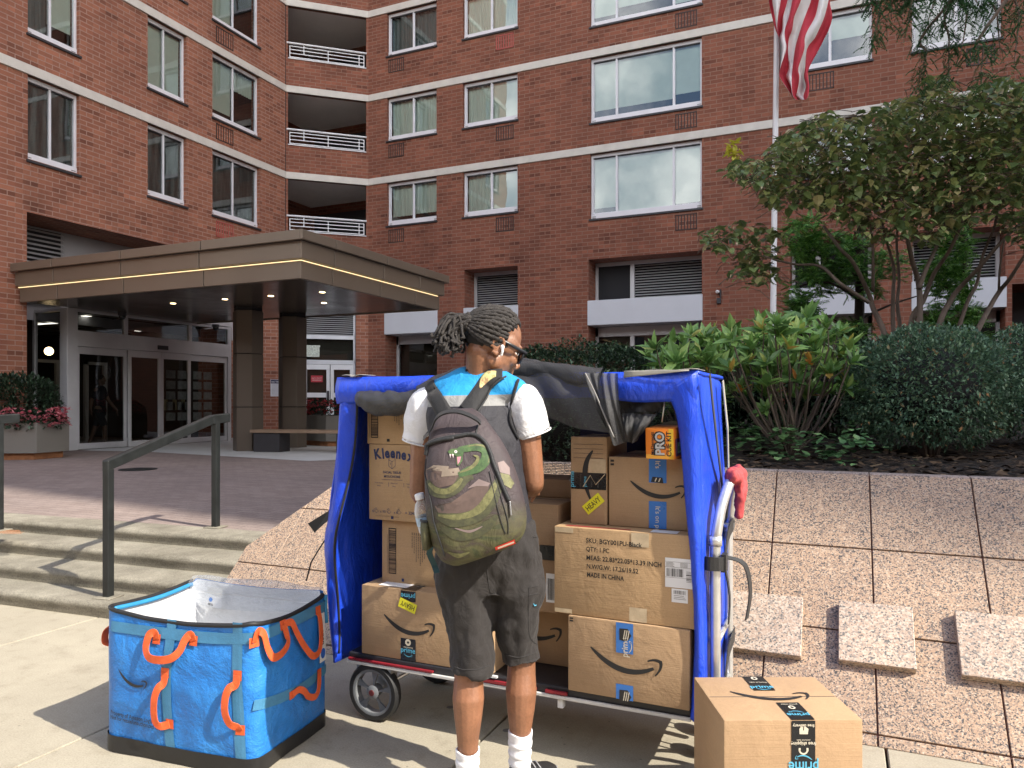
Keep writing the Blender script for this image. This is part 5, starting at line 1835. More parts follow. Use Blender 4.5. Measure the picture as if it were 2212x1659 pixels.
ct = thing('delivery_cart', 'tall two-ended delivery cart wrapped in bright blue tarpaulin, filled with parcels', 'cart', (-1.26, 3.0, 0))

mb = MB(); mb.box(CA0 + .02, CA1 - .01, CB0 + .012, CB1, DK - .05, DK); wbuild(mb, 'deck', plain('dark_deck', (.02, .02, .024), .45, .3, 9), ct, bevel=.006)
mb = MB(); mb.box(CA0 + .02, CA1 - .01, CB0 - .002, CB0 + .010, DK - .046, DK - .032); wbuild(mb, 'edge_strip', plain('white_edge_strip', (.62, .61, .58), .5, .15, 9), ct, bevel=.003)
mb = MB(); rn = random.Random(5)
x = CA0 + .03
for k, (s, e) in enumerate(((.03, .46), (.60, .93), (.97, 1.06))):
    mb.box(CA0 + s, CA0 + e, CB0 - .004, CB0 + .009, DK - .027, DK - (.020 if k == 0 else .016), 0)
mb.box(CA0 + .60, CA0 + .76, CB0 - .0045, CB0 + .008, DK - .004, DK + .004, 1)
wbuild(mb, 'reflective_tape', [plain('red_tape', (.26, .018, .028), .4, .1, 9), M['white_paint']], ct)


def wheel(c, r, w, label=None):
    c = Vector(c)
    mb = MB()
    mb.lathe([(r * .80, -w / 2), (r * .94, -w / 2), (r, -w * .28), (r, w * .28), (r * .94, w / 2), (r * .80, w / 2), (r * .80, -w / 2)], c, (0, -1, 0), 40, cap=False)
    wl_ = wbuild(mb, 'wheel', RUB, ct, smooth=False, auto=40)
    mb = MB()
    mb.lathe([(r * .70, -w * .40), (r * .82, -w * .44), (r * .82, w * .44), (r * .78, w * .46), (r * .70, w * .40), (r * .70, -w * .4)], c, (0, -1, 0), 40, cap=False)
    mb.lathe([(0, -w * .5), (r * .20, -w * .5), (r * .24, w * .40), (r * .16, w * .52), (0, w * .55)], c, (0, -1, 0), 20, cap=False)
    for k in range(5):
        a = 2 * math.pi * k / 5 + .25
        pts = []
        for rr, hw in ((.18, .10), (.42, .13), (.74, .21)):
            for sg_ in (-1, 1):
                th = a + sg_ * hw * (.9 if rr > .2 else 1.3)
                pts.append((rr, th))
        def pp(rr, th, d): return c + Vector((math.cos(th) * r * rr, -d, math.sin(th) * r * rr))
        o = [pp(pts[i][0], pts[i][1], w * (.28 - .1 * (i // 2) * .5)) for i in (0, 1, 3, 5, 4, 2)]
        b = [q + Vector((0, w * .2, 0)) for q in o]
        mb.add(o + b, [[0, 1, 2, 3, 4, 5]] + [[k2, k2 + 6, (k2 + 1) % 6 + 6, (k2 + 1) % 6] for k2 in range(6)])
    wbuild(mb, 'rim', GRYP, wl_, auto=35)
    mb = MB(); mb.lathe([(0, w * .585), (r * .10, w * .575), (r * .11, w * .5)], c, (0, -1, 0), 16, cap=False); wbuild(mb, 'hub_cap', plain('dull_red_hub', (.12, .02, .02), .5), wl_)
q = onb(803, 1490, 2.72)
wheel((q.x, 2.745, .127), .127, .05)
wheel((q.x + .03, 3.24, .127), .127, .05)
mb = MB(); mb.tube([(q.x, 2.76, .127), (q.x + .03, 3.24, .127)], .009, 8)
for y in (2.80, 3.16): mb.box(q.x - .05, q.x + .06, y, y + .03, .12, DK - .05)
mb.box(q.x - .09, q.x + .09, 2.735, 3.2, DK - .075, DK - .049)
wbuild(mb, 'axle', STL, ct, smooth=False)
for (x, y) in ((-.505, 3.0), (-.53, 3.2)):
    mb = MB(); mb.lathe([(0, -.014), (.052, -.014), (.058, -.008), (.058, .008), (.052, .014), (0, .014)], (x, y, .058), (1, .4, 0), 20, cap=False); cs_ = wbuild(mb, 'caster', RUB, ct)
    mb = MB(); mb.box(x - .014, x + .014, y - .024, y - .018, .05, DK - .06); mb.box(x - .014, x + .014, y + .018, y + .024, .05, DK - .06); mb.box(x - .04, x + .04, y - .04, y + .04, DK - .062, DK - .05)
    wbuild(mb, 'fork', M['charcoal'], cs_)
q = onb(1212, 1490, 2.74)
mb = MB(); mb.box(q.x - .012, q.x + .012, 2.73, 2.76, DK - .085, DK - .048); wbuild(mb, 'deck_bracket', M['white_paint'], ct, bevel=.003)


def sheet(name, fn, nu, nv, mat, amp=.006, scale=5, thick=.008, seed=0, parent=ct):
    mb = MB()
    def g(u, v):
        q = Vector(fn(u, v)); return q
    mb.grid(g, nu, nv)
    o = wbuild(mb, name, mat, parent, smooth=True, solid=thick)
    wrinkle(o, amp, scale, (1, 1, .55), seed)
    return o
def edgecurve(pts, b):
    P3 = cap_px([onb(x, y, b) for x, y in pts], 6)
    def f(t):
        t = min(.9999, max(0, t)) * (len(P3) - 1); i = int(t); return P3[i].lerp(P3[i + 1], t - i)
    return f
l0 = edgecurve([(740, 822), (733, 920), (724, 1030), (712, 1110), (703, 1165), (706, 1240), (713, 1330), (722, 1412)], CB0 - .012)
# uprights of the frame, hidden under the tarp except where it gapes
mb = MB()
for x in (CA0 + .02, CA1 - .03):
    for y in (CB1 - .03,): mb.tube([(x, y, DK), (x, y, 1.49)], .013, 8)
wbuild(mb, 'frame_tube', STL, ct)
sheet('tarp_side', lambda u, v: (l0(1 - v).x * (1 - u) + (CA0 - .01) * u + .004, CB0 - .01 + (CB1 + .02 - CB0) * u, .235 + (1.50 - .235) * v), 18, 40, TARP, .008, 4, .01, 1)
sheet('tarp_side', lambda u, v: (CA1 + .010 + .03 * math.sin(math.pi * v) * math.sin(math.pi * u) + .030 * (1 - v), CB0 - .012 + (CB1 + .03 - CB0) * u, .225 + (1.515 - .225) * v - .035 * max(0, u - .8) * 5 * max(0, v - .9) * 10), 20, 44, TARP, .010, 4, .01, 2)
sheet('tarp_roof', lambda u, v: (CA0 - .01 + (CA1 - CA0 + .03) * u, CB0 - .012 + (CB1 + .03 - CB0) * v, 1.508 - .016 * math.sin(u * math.pi) * math.sin(v * math.pi)), 50, 16, TARP, .006, 5, .012, 3)
def valance(u, v):
    x = CA0 - .02 + (CA1 - CA0 + .035) * u
    drop = .115 - .030 * math.sin(math.pi * min(1, u * 1.02)) + .004 * math.sin(u * 31)
    bul = .014 * math.sin(math.pi * v)
    return (x, CB0 - .014 - bul, 1.512 - drop * v)
sheet('tarp_valance', valance, 60, 8, TARP, .006, 7, .008, 4)
# front flaps, their edges read off the photograph on the cart's front plane
l1 = edgecurve([(774, 836), (764, 940), (752, 1040), (742, 1120), (735, 1175), (728, 1240), (727, 1330), (732, 1412)], CB0 - .012)
sheet('tarp_flap', lambda u, v: l0(v).lerp(l1(v), u) + Vector((0, -.012 * math.sin(math.pi * u) + .03 * u * math.sin(v * 9), 0)), 8, 50, TARP, .007, 8, .006, 5)
r0 = edgecurve([(1441, 846), (1462, 900), (1474, 1000), (1484, 1120), (1495, 1250), (1501, 1350), (1499, 1450), (1493, 1552)], CB0 - .012)
r1 = edgecurve([(1492, 802), (1494, 900), (1500, 1000), (1506, 1120), (1514, 1250), (1521, 1350), (1524, 1450), (1517, 1566)], CB0 - .012)
sheet('tarp_flap', lambda u, v: r0(v).lerp(Vector((CA1 + .016 + .030 * v, CB0 - .016, r1(v).z)), u) + Vector((0, -.016 * math.sin(math.pi * u) + .012 * max(0, u - .85), 0)), 10, 50, TARP, .006, 7, .006, 6)
mb = MB()
mb.tube([l1(t / 30) + Vector((0, -.012 + .03 * math.sin(t / 30 * 9), 0)) for t in range(31)], .006, 5)
a_, b_ = onb(735, 1175, CB0 - .02), onb(728, 1412, CB0 - .02)
wbuild(mb, 'zip', BLK, ct, smooth=True)
mb = MB()
q0, q1, q2, q3 = onb(712, 1102, CB0 + .02), onb(712, 1120, CB0 + .02), onb(679, 1150, CB0 + .10), onb(665, 1131, CB0 + .10); dn_ = Vector((0, .006, 0)); mb.add([q0, q1, q2, q3, q0 + dn_, q1 + dn_, q2 + dn_, q3 + dn_], [(0, 1, 2, 3), (7, 6, 5, 4), (0, 4, 5, 1), (1, 5, 6, 2), (2, 6, 7, 3), (3, 7, 4, 0)])
mb.tube([onb(701, 1168, CB0), onb(690, 1185, CB0 + .05), onb(672, 1215, CB0 + .12), onb(662, 1254, CB0 + .16)], .004, 4)
wbuild(mb, 'loose_strap', BLK, ct)
# grey tape on the corners
def patch(fn, name='corner_tape'):
    mb = MB(); mb.grid(fn, 6, 4, 0, False); return wbuild(mb, name, DUCT, ct, smooth=True, solid=.002)
patch(lambda u, v: Vector((CA0 + .015 + .11 * u, CB0 - .030 + .10 * v, 1.521 + .003 * math.sin(u * 9))))
patch(lambda u, v: Vector((CA1 - .17 + .19 * u, CB0 - .030 + .16 * v, 1.520 + .003 * math.sin(u * 9))))
patch(lambda u, v: Vector((CA1 - .25 + .24 * u, CB0 - .0345, 1.519 - .022 * v * (1.2 - u))))
# the webbing that runs down the right end
mb = MB()
def right_end(u, z): return Vector((CA1 + .058, CB0 + (CB1 - CB0) * u, z))
mb.strip([right_end(-.03, 1.50), right_end(.08, 1.40), right_end(.30, 1.22), right_end(.52, 1.05), right_end(.62, .93)], .026, (0, 1, .45), .004)
wbuild(mb, 'tarp_strap', plain('dark_grey_webbing', (.05, .05, .048), .6, .2, 20), ct)
mb = MB(); mb.strip([Vector((CA1 + .040, CB1 - .15, 1.49)), Vector((CA1 + .060, CB1 - .16, 1.30)), right_end(.80, 1.12), right_end(.64, .95)], .03, (0, 1, .3), .004)
wbuild(mb, 'tarp_strap', DUCT, ct)
# back: dark cloth below, net above
mb = MB(); mb.grid(lambda u, v: (CA0 + (CA1 - CA0) * u, CB1 - .02, DK + (1.045 - DK) * v), 10, 6)
mb.grid(lambda u, v: (CA1 - .62 + .6 * u, CB1 - .022, 1.0 + .28 * v), 4, 4)
wbuild(mb, 'back_cloth', plain('navy_cloth', (.008, .012, .07), .6, .2, 5, .3, 12), ct)
mb = MB(); mb.grid(lambda u, v: (CA0 + (CA1 - CA0) * u, CB1 - .012, 1.03 + .45 * v), 20, 6)
wbuild(mb, 'back_net', NETB, ct)
# push handle: two tubes bowed outward at the top, cross bar between them
hb0, hb1 = 2.765, 3.10
ha = -.418
mb = MB()
for y in (hb0, hb1):
    mb.tube(cap_px([(ha, y, .17), (ha, y, .5), (ha, y, .86), (ha + .005, y, .93), (ha + .018, y + (.03 if y == hb0 else -.03), 1.02), (ha + .034, y + (.08 if y == hb0 else -.07), 1.09), (ha + .042, y + (.13 if y == hb0 else -.10), 1.115)], 4), .019, 12)
mb.tube([(ha + .042, hb0 + .13, 1.115), (ha + .043, (hb0 + hb1) / 2 + .01, 1.118), (ha + .042, hb1 - .10, 1.115)], .019, 12)
for z in (.30, .52): mb.tube([(ha, hb0, z), (ha, hb1, z)], .012, 8)
for y in (hb0, hb1): mb.tube([(ha, y, .88), (ha, y, .915)], .024, 12); mb.box(CA1 - .02, ha, y - .012, y + .012, .24, .262)
wbuild(mb, 'handle', STL, ct, smooth=True)
for z in (.82, .36):
    mb = MB()
    ring = [(CA1 + .04, hb0 - .03, z), (ha - .012, hb0 - .040, z), (ha + .026, hb0 - .024, z), (ha + .028, hb0 + .02, z), (ha + .02, hb0 + .12, z + .03), (ha + .015, hb0 + .22, z + .07), (ha + .02, hb1 + .02, z + .10)]
    mb.strip(cap_px(ring, 3), .05, (0, 0, 1), .004)
    mb.strip(cap_px([(ha + .03, hb0 + .05, z + .01), (ha + .085, hb0 + .14, z - .03), (ha + .10, hb0 + .19, z - .14), (ha + .085, hb0 + .2, z - .25)], 4), .034, (.2, .9, .1), .004)
    mb.strip(cap_px([(ha + .02, hb0 + .06, z - .01), (ha + .035, hb0 + .10, z - .14), (ha + .03, hb0 + .11, z - .25)], 3), .03, (0, 1, 0), .004)
    mb.box(ha + .022, ha + .04, hb0 - .018, hb0 + .03, z - .032, z + .032)
    wbuild(mb, 'strap', plain('black_strap', (.022, .022, .022), .55, .2, 20, .3, 160), ct)
# red cloth knotted on the handle
rcp = Vector((ha + .045, (hb0 + hb1) / 2 + .03, 1.12))
rc = thing('red_cloth', 'faded red cloth wrapped round the end of the cart push handle', 'cloth', tuple(rcp - Vector((0, 0, .17))))
mb = MB()
for y, r in ((-.10, .026), (-.075, .033), (-.045, .030), (-.01, .034), (.03, .031), (.06, .033), (.085, .025)):
    mb.sphere(rcp + Vector((.002, y, .001)), r, .030, r * 1.05, 14, 10)
for k in range(7):
    q = k / 6; dy = -.055 + .10 * q; l = .155 - .075 * q + .012 * math.sin(k * 2.3)
    mb.tube([rcp + Vector((.010, dy, .004)), rcp + Vector((.024, dy + .004, -l * .45)), rcp + Vector((.016 + .006 * math.sin(k * 1.9), dy + .006, -l))], [.020, .019, .015], 10)
inv_ = wm(rc).inverted(); mb.v = [tuple(inv_ @ Vector(q)) for q in mb.v]
o = fuse(mb, 'wrap', plain('faded_red_cloth', (.42, .060, .062), .85, .2, 16, .5, 60), rc, .006, 5)
wrinkle(o, .012, 26, (1, 1, .6), 4)

# black net hitched up across the opening
def roll(pts, rad, name, m=NETD, seed=0, flat=1.0):
    mb = MB()
    P3 = cap_px(pts, 7); n_ = len(P3)
    rs = rad if callable(rad) else (lambda t: rad)
    o = len(mb.v); K_ = 18
    tv = []
    for i, p in enumerate(P3):
        t_ = (P3[min(i + 1, n_ - 1)] - P3[max(i - 1, 0)]).normalized()
        s = Vector((0, 1, 0)) - t_ * t_.y; s.normalize(); w = t_.cross(s)
        for k in range(K_ + 1):
            a = 2 * math.pi * k / K_
            r = rs(i / (n_ - 1)) * (1 + .22 * mnoise.noise(Vector((i * .35, math.cos(a) * 1.4, math.sin(a) * 1.4 + seed))))
            tv.append(p + s * math.cos(a) * r * .75 * flat + w * math.sin(a) * r)
    mb.v = [tuple(q) for q in tv]
    mb.hasuv = True
    for i in range(n_ - 1):
        for k in range(K_):
            a = i * (K_ + 1) + k
            mb.f.append([a, a + 1, a + K_ + 2, a + K_ + 1]); mb.m.append(0)
            f = .10
            mb.uv.append([(k / K_ * f * 1.2, i * .012), ((k + 1) / K_ * f * 1.2, i * .012), ((k + 1) / K_ * f * 1.2, (i + 1) * .012), (k / K_ * f * 1.2, (i + 1) * .012)])
    return wbuild(mb, name, m, ct, smooth=True)
N = lambda x, y, b=CB0 - .05: onb(x, y, b)
roll([N(771, 856), N(800, 868), N(838, 872), (N(880, 866)), N(915, 846), N(950, 826), N(1000, 810), N(1060, 800)], lambda t: .012 + .040 * math.sin(math.pi * min(1, t * 1.7 + .04)) ** .7 if t < .55 else .034, 'rolled_net', NETD, 1)
roll([N(1040, 806), N(1100, 800), N(1150, 797), N(1200, 801), N(1250, 812), N(1300, 818)], lambda t: .034 + .006 * math.sin(t * 9), 'rolled_net', NETD, 2)
roll([N(1100, 788, CB0), N(1150, 787, CB0), N(1190, 795, CB0), N(1225, 806, CB0), N(1262, 812, CB0)], lambda t: .020 + .005 * math.sin(t * 12), 'rolled_net', NETD, 3)
def drape(top, bot, nu, nv, bulge, name, mat, fold=7, seed=0.0, b=CB0 - .062):
    T = cap_px([onb(x, y, b) for x, y in top], 6); B = cap_px([onb(x, y, b) for x, y in bot], 6)
    def at(P_, t):
        t = min(.9999, max(0, t)) * (len(P_) - 1); i = int(t); return P_[i].lerp(P_[i + 1], t - i)
    mb = MB()
    mb.grid(lambda u, v: at(T, u).lerp(at(B, u), v) + Vector((0, -bulge * math.sin(math.pi * v) - .014 * math.sin(u * fold + v * 2 + seed) * (.3 + v) - .006 * math.sin(u * fold * 2.7 - v * 4), 0)), nu, nv)
    return wbuild(mb, name, mat, ct, smooth=True)
drape([(1085, 806), (1150, 806), (1220, 806), (1285, 812)], [(1085, 880), (1150, 890), (1190, 905), (1235, 923), (1285, 930), (1325, 936)], 40, 20, .02, 'hanging_net', NET, 6, 0)
drape([(1262, 806), (1300, 806), (1335, 806)], [(1318, 938), (1330, 962), (1352, 950)], 24, 24, .035, 'hanging_net', NETF, 10, 1.2, CB0 - .085)
drape([(1338, 846), (1380, 846), (1440, 848)], [(1338, 955), (1372, 950), (1412, 905)], 24, 16, .0, 'hanging_net', NET, 9, 2, CB0 + .02)
drape([(1340, 868), (1385, 862), (1432, 870)], [(1340, 895), (1385, 890), (1428, 892)], 12, 6, .0, 'hanging_net', plain('black_hem_cloth', (.016, .016, .018), .8, .2, 9), 9, 2, CB0 + .01)
drape([(1345, 893), (1375, 893), (1420, 895)], [(1352, 948), (1365, 958), (1375, 952)], 16, 12, .03, 'hanging_net', NETF, 14, 3, CB0 - .0)

mb = MB(); P3 = cap_px([onb(x, y, CB0 - .125) for x, y in ((1264, 806), (1284, 846), (1305, 895), (1326, 945))], 5); mb.tube(P3, .003, 6); wbuild(mb, 'net_cord', plain('grey_cord', (.22, .21, .20), .7, .1, 40), ct, smooth=True)
mb = MB(); mb.tube([onb(1437, 850, CB0 + .01), onb(1434, 880, CB0 + .01), onb(1430, 912, CB0 + .01)], .003, 6); mb.tube([onb(1437 + 3 * math.cos(k), 862 + 5 * math.sin(k), CB0 + .01) for k in range(7)], .0015, 5); wbuild(mb, 'zip_pull', STL, ct, smooth=True)

# ================================================================== parcels
def card(name, col):
    t = NT(name)
    v = t.coord('Object')
    n = t.noise(v, 5, 6, .7)
    fl_ = t.noise(t.coord('Object', (1, 1, 70)), 3.0, 3, .6)
    c = t.ramp(n, [(.25, tuple(x * .90 for x in col)), (.75, tuple(min(1, x * 1.08) for x in col))])
    c = t.mix(1.0, c, t.ramp(t.noise(v, 210, 3, .7), [(.3, (.92, .92, .92)), (.7, (1.06, 1.06, 1.06))]), 'MULTIPLY')
    c = t.mix(1.0, c, t.ramp(fl_, [(.3, (.96, .96, .96)), (.7, (1.03, 1.03, 1.03))]), 'MULTIPLY')
    t.base(c); t.set(Roughness=.78)
    t.p.inputs['Specular IOR Level'].default_value = .3
    dn = t.noise(v, 11, 4, .6, .4)
    t.bump(t.math('ADD', t.math('ADD', t.math('MULTIPLY', fl_, .25), n), t.math('MULTIPLY', dn, 1.3)), .34, .010)
    return t.mat
KR = card('brown_cardboard', (.40, .265, .150))
KR2 = card('tan_cardboard', (.44, .29, .155))
KR3 = card('dull_cardboard', (.33, .215, .125))
INK = plain('black_ink', (.018, .017, .017), .6, .1, 30)
INKB = plain('navy_ink', (.018, .028, .09), .6, .1, 30)
INKG = plain('grey_ink', (.10, .085, .07), .7, .1, 30)
TPB = plain('black_parcel_tape', (.012, .013, .015), .28, .1, 12, .2, 40)
TPU = plain('blue_parcel_tape', (.035, .17, .52), .3, .08, 12, .2, 40)
TPC = plain('clear_parcel_tape', (.52, .41, .27), .18, .2, 18, .3, 30)
CYA = plain('cyan_print', (.10, .42, .60), .5, .05, 20)
CRM = plain('cream_print', (.62, .56, .44), .5, .05, 20)
YLW = plain('yellow_sticker', (.75, .70, .03), .45, .05, 12)
LBW = plain('white_paper_label', (.72, .72, .72), .5, .03, 12)


def parcel(label, a0, b0, z0, w, d, h, mat=KR, rz=0.0, crush=.0, seed=1, name='cardboard_box', group=None):
    """carton at its front-left-bottom corner; local x right, y back, z up"""
    t = thing(name, label, 'box', (a0, b0, z0), rz, group)
    bm = bmesh.new()
    bmesh.ops.create_cube(bm, size=1)
    for v in bm.verts: v.co = Vector(((v.co.x + .5) * w, (v.co.y + .5) * d, (v.co.z + .5) * h))
    bmesh.ops.bevel(bm, geom=bm.edges[:], offset=.005, segments=2, affect='EDGES', profile=.6)
    rn_ = random.Random(seed)
    if crush:
        for v in bm.verts:
            v.co += Vector((rn_.uniform(-1, 1), rn_.uniform(-1, 0.2), rn_.uniform(-1, 1))) * crush * .25
    me = bpy.data.meshes.new('carton'); bm.to_mesh(me); bm.free()
    me.materials.append(mat)
    o = bpy.data.objects.new('carton', me); C.objects.link(o); o.parent = t
    me.polygons.foreach_set('use_smooth', [True] * len(me.polygons)); me.set_sharp_from_angle(angle=R(50))
    # the slot where the top flaps meet and folded flap ends
    mb = MB(); mb.box(.006, w - .006, d / 2 - .0012, d / 2 + .0012, h + .0002, h + .0012)
    mb.box(.0008, .0022, .012, d - .012, h - .004, h - .0025); mb.build('flap_seam', INKG, t)
    return t


def D_front(t, w=0, eps=.0016):
    return Decal((0, 0, 0), (1, 0, 0), (0, 0, 1), eps)


def front_uv(t):
    """photo pixel -> (x, z) on the carton's front face"""
    m = t.matrix_basis; n = (m.to_3x3() @ Vector((0, -1, 0))); p0 = m.to_translation(); inv = m.inverted()
    def f(px, py):
        q = inv @ onpl(px, py, p0, n); return q.x, q.z
    return f


def heavy(t, D, f, px, py, rot, w=.088, h=.042, flip=False):
    x, z = f(px, py)
    c, s = math.cos(rot), math.sin(rot)
    D.poly([(x + a * c - b * s, z + a * s + b * c) for a, b in ((-w / 2, -h / 2), (w / 2, -h / 2), (w / 2, h / 2), (-w / 2, h / 2))], 0, .0006)
    tw_ = w * .80
    off = -.0105
    D.text('HEAVY', x + off * -s * (-1 if flip else 1), z + off * c * (-1 if flip else 1), .031, 1, .0010, rot, .008, 'c', fit=None, sx=tw_ / (text_polys('HEAVY', .008)[2] * .031), flip=flip)


def bars(D, x0, y0, x1, y1, n, m, seed, vertical=True, lift=.0005):
    rn_ = random.Random(seed); p = 0
    L = (y1 - y0) if not vertical else (x1 - x0)
    step = L / n
    for k in range(n):
        wd = step * rn_.choice((.25, .45, .7))
        if vertical: D.rect(x0 + k * step, y0, x0 + k * step + wd, y1, m, lift)
        else: D.rect(x0, y0 + k * step, x1, y0 + k * step + wd, m, lift)


def ax(px, b): return onb(px, 1000, b).x
def zz(px, py, b): return onb(px, py, b).z

# ---- left stack
b = 2.735
a0, a1 = ax(781, b), ax(1064, b); zt = zz(781, 1263, b)
t = parcel('carton bearing an upside-down yellow HEAVY sticker, lower left of the cart', a0, b, DK + .001, a1 - a0, .46, zt - DK, KR, seed=2, group='parcels on the cart')
D = D_front(t); f = front_uv(t)
x, z = f(880, 1356); D.smile(f(884, 1352)[0], f(884, 1352)[1], .255, 0)
x0, z0 = f(866, 1434); x1, z1 = f(898, 1382)
h = zt - DK
D.rect(x0, .001, x1, z1, 1, .0002); D.rect(x0, f(880, 1299)[1], x1, h - .004, 1, .0002)
cx_ = (x0 + x1) / 2
D.text('prime', cx_, .036, .031, 2, .0006, bold=.012, align='c'); D.smile(cx_, .024, .042, 2, .0006)
D.line([(cx_ + .010 * math.cos(k / 2.2), z1 - .016 + .010 * math.sin(k / 2.2)) for k in range(15)], .009, 3, .0006)
D.text('video streaming', cx_, z1 - .040, .010, 3, .0006, align='c', bold=.01, fit=.046)
D.text('prime', cx_, h - .016, .031, 2, .0006, bold=.012, align='c', flip=True)
D.build('printing', [INK, TPB, CYA, CRM], t)
D2 = D_front(t, eps=.0022); heavy(t, D2, f, 881, 1308, R(-17), flip=True); D2.build('sticker', [YLW, INK], t)
Dt = Decal((0, 0, h), (1, 0, 0), (0, 1, 0), .0016); Dt.rect(x0, 0, x1, .2, 1); Dt.rect(.075, .02, .22, .085, 0, .0004); Dt.build('top_label', [LBW, TPB], t)
zB1 = zt
b = 2.82
a0 = ax(825, b); zt = zz(825, 1121, b)
t = parcel('carton with a tall barcode strip, directly above the upside-down yellow sticker', a0, b, zB1 + .001, .46, .40, zt - zB1 - .001, KR2, seed=3, group='parcels on the cart')
def stripcode(t, f, px0, px1, py0, py1, seed):
    D = D_front(t); x0, z1 = f(px0, py0); x1, z0 = f(px1, py1)
    for (a, b_, c, d) in ((x0, z0, x0 + .003, z1), (x1 - .003, z0, x1, z1), (x0, z0, x1, z0 + .004), (x0, z1 - .004, x1, z1), (x0, (z0 + z1) / 2 - .002, x1, (z0 + z1) / 2 + .002)): D.rect(a, b_, c, d, 0)
    bars(D, x0, z0 + .008, x1, (z0 + z1) / 2 - .006, 26, 0, seed, False); bars(D, x0, (z0 + z1) / 2 + .006, x1, z1 - .008, 26, 0, seed + 1, False)
    rn_ = random.Random(seed)
    D.line([(x0 - .007, z0), (x0 - .007, z1 - .03)], .0016, 1)
    return D
f = front_uv(t)
D = stripcode(t, f, 840, 856, 1140, 1240, 4)
rn = random.Random(9)
for k in range(12):
    x, z = f(890 + k * 4.4, 1150 + k * .5); L = .02 + .10 * math.exp(-((k - 4) / 4) ** 2) * rn.uniform(.6, 1.1)
    D.rect(x, z - .012, x + .0035, z, 1)
    zq = z - .016
    while zq > z - .02 - L:
        l = rn.uniform(.003, .010); D.rect(x, zq - l, x + .0032, zq, 1); zq -= l + .002
D.rect(*f(868, 1256), *f(873, 1250), 2)
D.build('printing', [INK, INKG, INKB], t)
zB2 = zt
b = 2.79
a0 = ax(797, b); zt = zz(797, 959, b)
t = parcel('tissue carton with curly dark blue lettering, left of the man', a0, b, zB2 + .001, .42, .40, zt - zB2 - .001, KR2, seed=4, group='parcels on the cart')
D = D_front(t); f = front_uv(t)
x, z = f(810, 992)
sx_ = 0
for k, ch in enumerate('Kleenex'):
    xx = x + .002 + sx_; wv = text_polys(ch, .045)[2] * .062 * .80
    arc = .012 * math.sin(math.pi * (k + .5) / 7)
    D.text(ch, xx, z - .002 + arc, .062, 0, .0, R(11 - 3.4 * k), .045, sx=.80); sx_ += wv + .0035
cx_, zc = f(847, 1002)
for pts in ([(-.017, .018), (-.017, -.010), (0, -.022), (.017, -.010), (.017, .018), (0, .010), (-.017, .018)], [(0, .010), (0, -.022)], [(-.017, .018), (-.011, .036), (-.003, .026), (.009, .038), (.017, .018)], [(-.008, .006), (-.008, -.004)]):
    D.line([(cx_ + a, zc + b_) for a, b_ in pts], .0022, 1)
D.text('FACIAL TISSUE', cx_, f(847, 1023)[1], .0145, 1, align='c', bold=.02); D.text('MOUCHOIRS', cx_, f(847, 1032)[1], .0145, 1, align='c', bold=.02)
zz_ = f(847, 1036)[1]; D.rect(cx_ - .055, zz_ - .0015, cx_ + .055, zz_, 1)
for k, (s1, s2) in enumerate((('Facial Tissue', 'White'), ('Mouchoirs', 'Blanc'), ('Pañuelos', 'Blanco'))):
    xk = f(819 + 33 * k, 1043)[0]; zk = f(820, 1044)[1]
    D.text(s1, xk, zk, .0085, 1, align='c'); D.text(s2, xk, zk - .013, .0085, 1, align='c')
    if k: D.rect(xk - .030, zk - .012, xk - .0285, zk + .007, 1)
x, z = f(805, 1106); D.text('6', x, z, .019, 1); D.text('x 90', x + .040, z, .017, 1); D.text('x 6', x + .112, z, .017, 1); D.text('= 3240', x + .172, z, .019, 1, bold=.01)
for k, xo in enumerate((.021, .088, .140)):
    D.line([(x + xo + a, z + .006 + b_) for a, b_ in ((-.011, 0), (0, -.008), (.012, 0), (.001, .009), (-.011, 0), (-.011, .008), (0, .016), (.001, .009))], .0018, 1)
D.text('8.5 in x 8.4 in x 7.9 in (21.5cm x 21.3cm x 20.0cm)', x + .018, z - .017, .0075, 2, sx=.8)
D.rect(*f(845, 1121), *f(850, 1115), 0)
D.build('printing', [INKB, plain('faded_navy_ink', (.06, .07, .12), .7), INKG], t)
zB3 = zt
a0 = ax(793, b); zt = zz(793, 868, b)
t = parcel('carton with a barcode strip at the top of the left stack, under the rolled net', a0, b, zB3 + .001, .46, .40, zt - zB3 - .001, KR2, seed=5, group='parcels on the cart')
f = front_uv(t); D = stripcode(t, f, 802, 817, 878, 946, 14)
for k in range(8):
    x, z = f(852 + k * 4.8, 884 + k * 1.5); zq = z; L = rn.uniform(.03, .07)
    while zq > z - L:
        l = rn.uniform(.003, .010); D.rect(x, zq - l, x + .0032, zq, 1); zq -= l + .002
D.rect(*f(836, 954), *f(842, 948), 0)
x, z = f(884, 948)
for k in range(5): D.rect(x, z + k * .011, x + .06, z + k * .011 + .006, 3)
D.build('printing', [INK, INKG, INKB, plain('pale_print_patch', (.55, .42, .27), .7)], t)
zB4 = zt
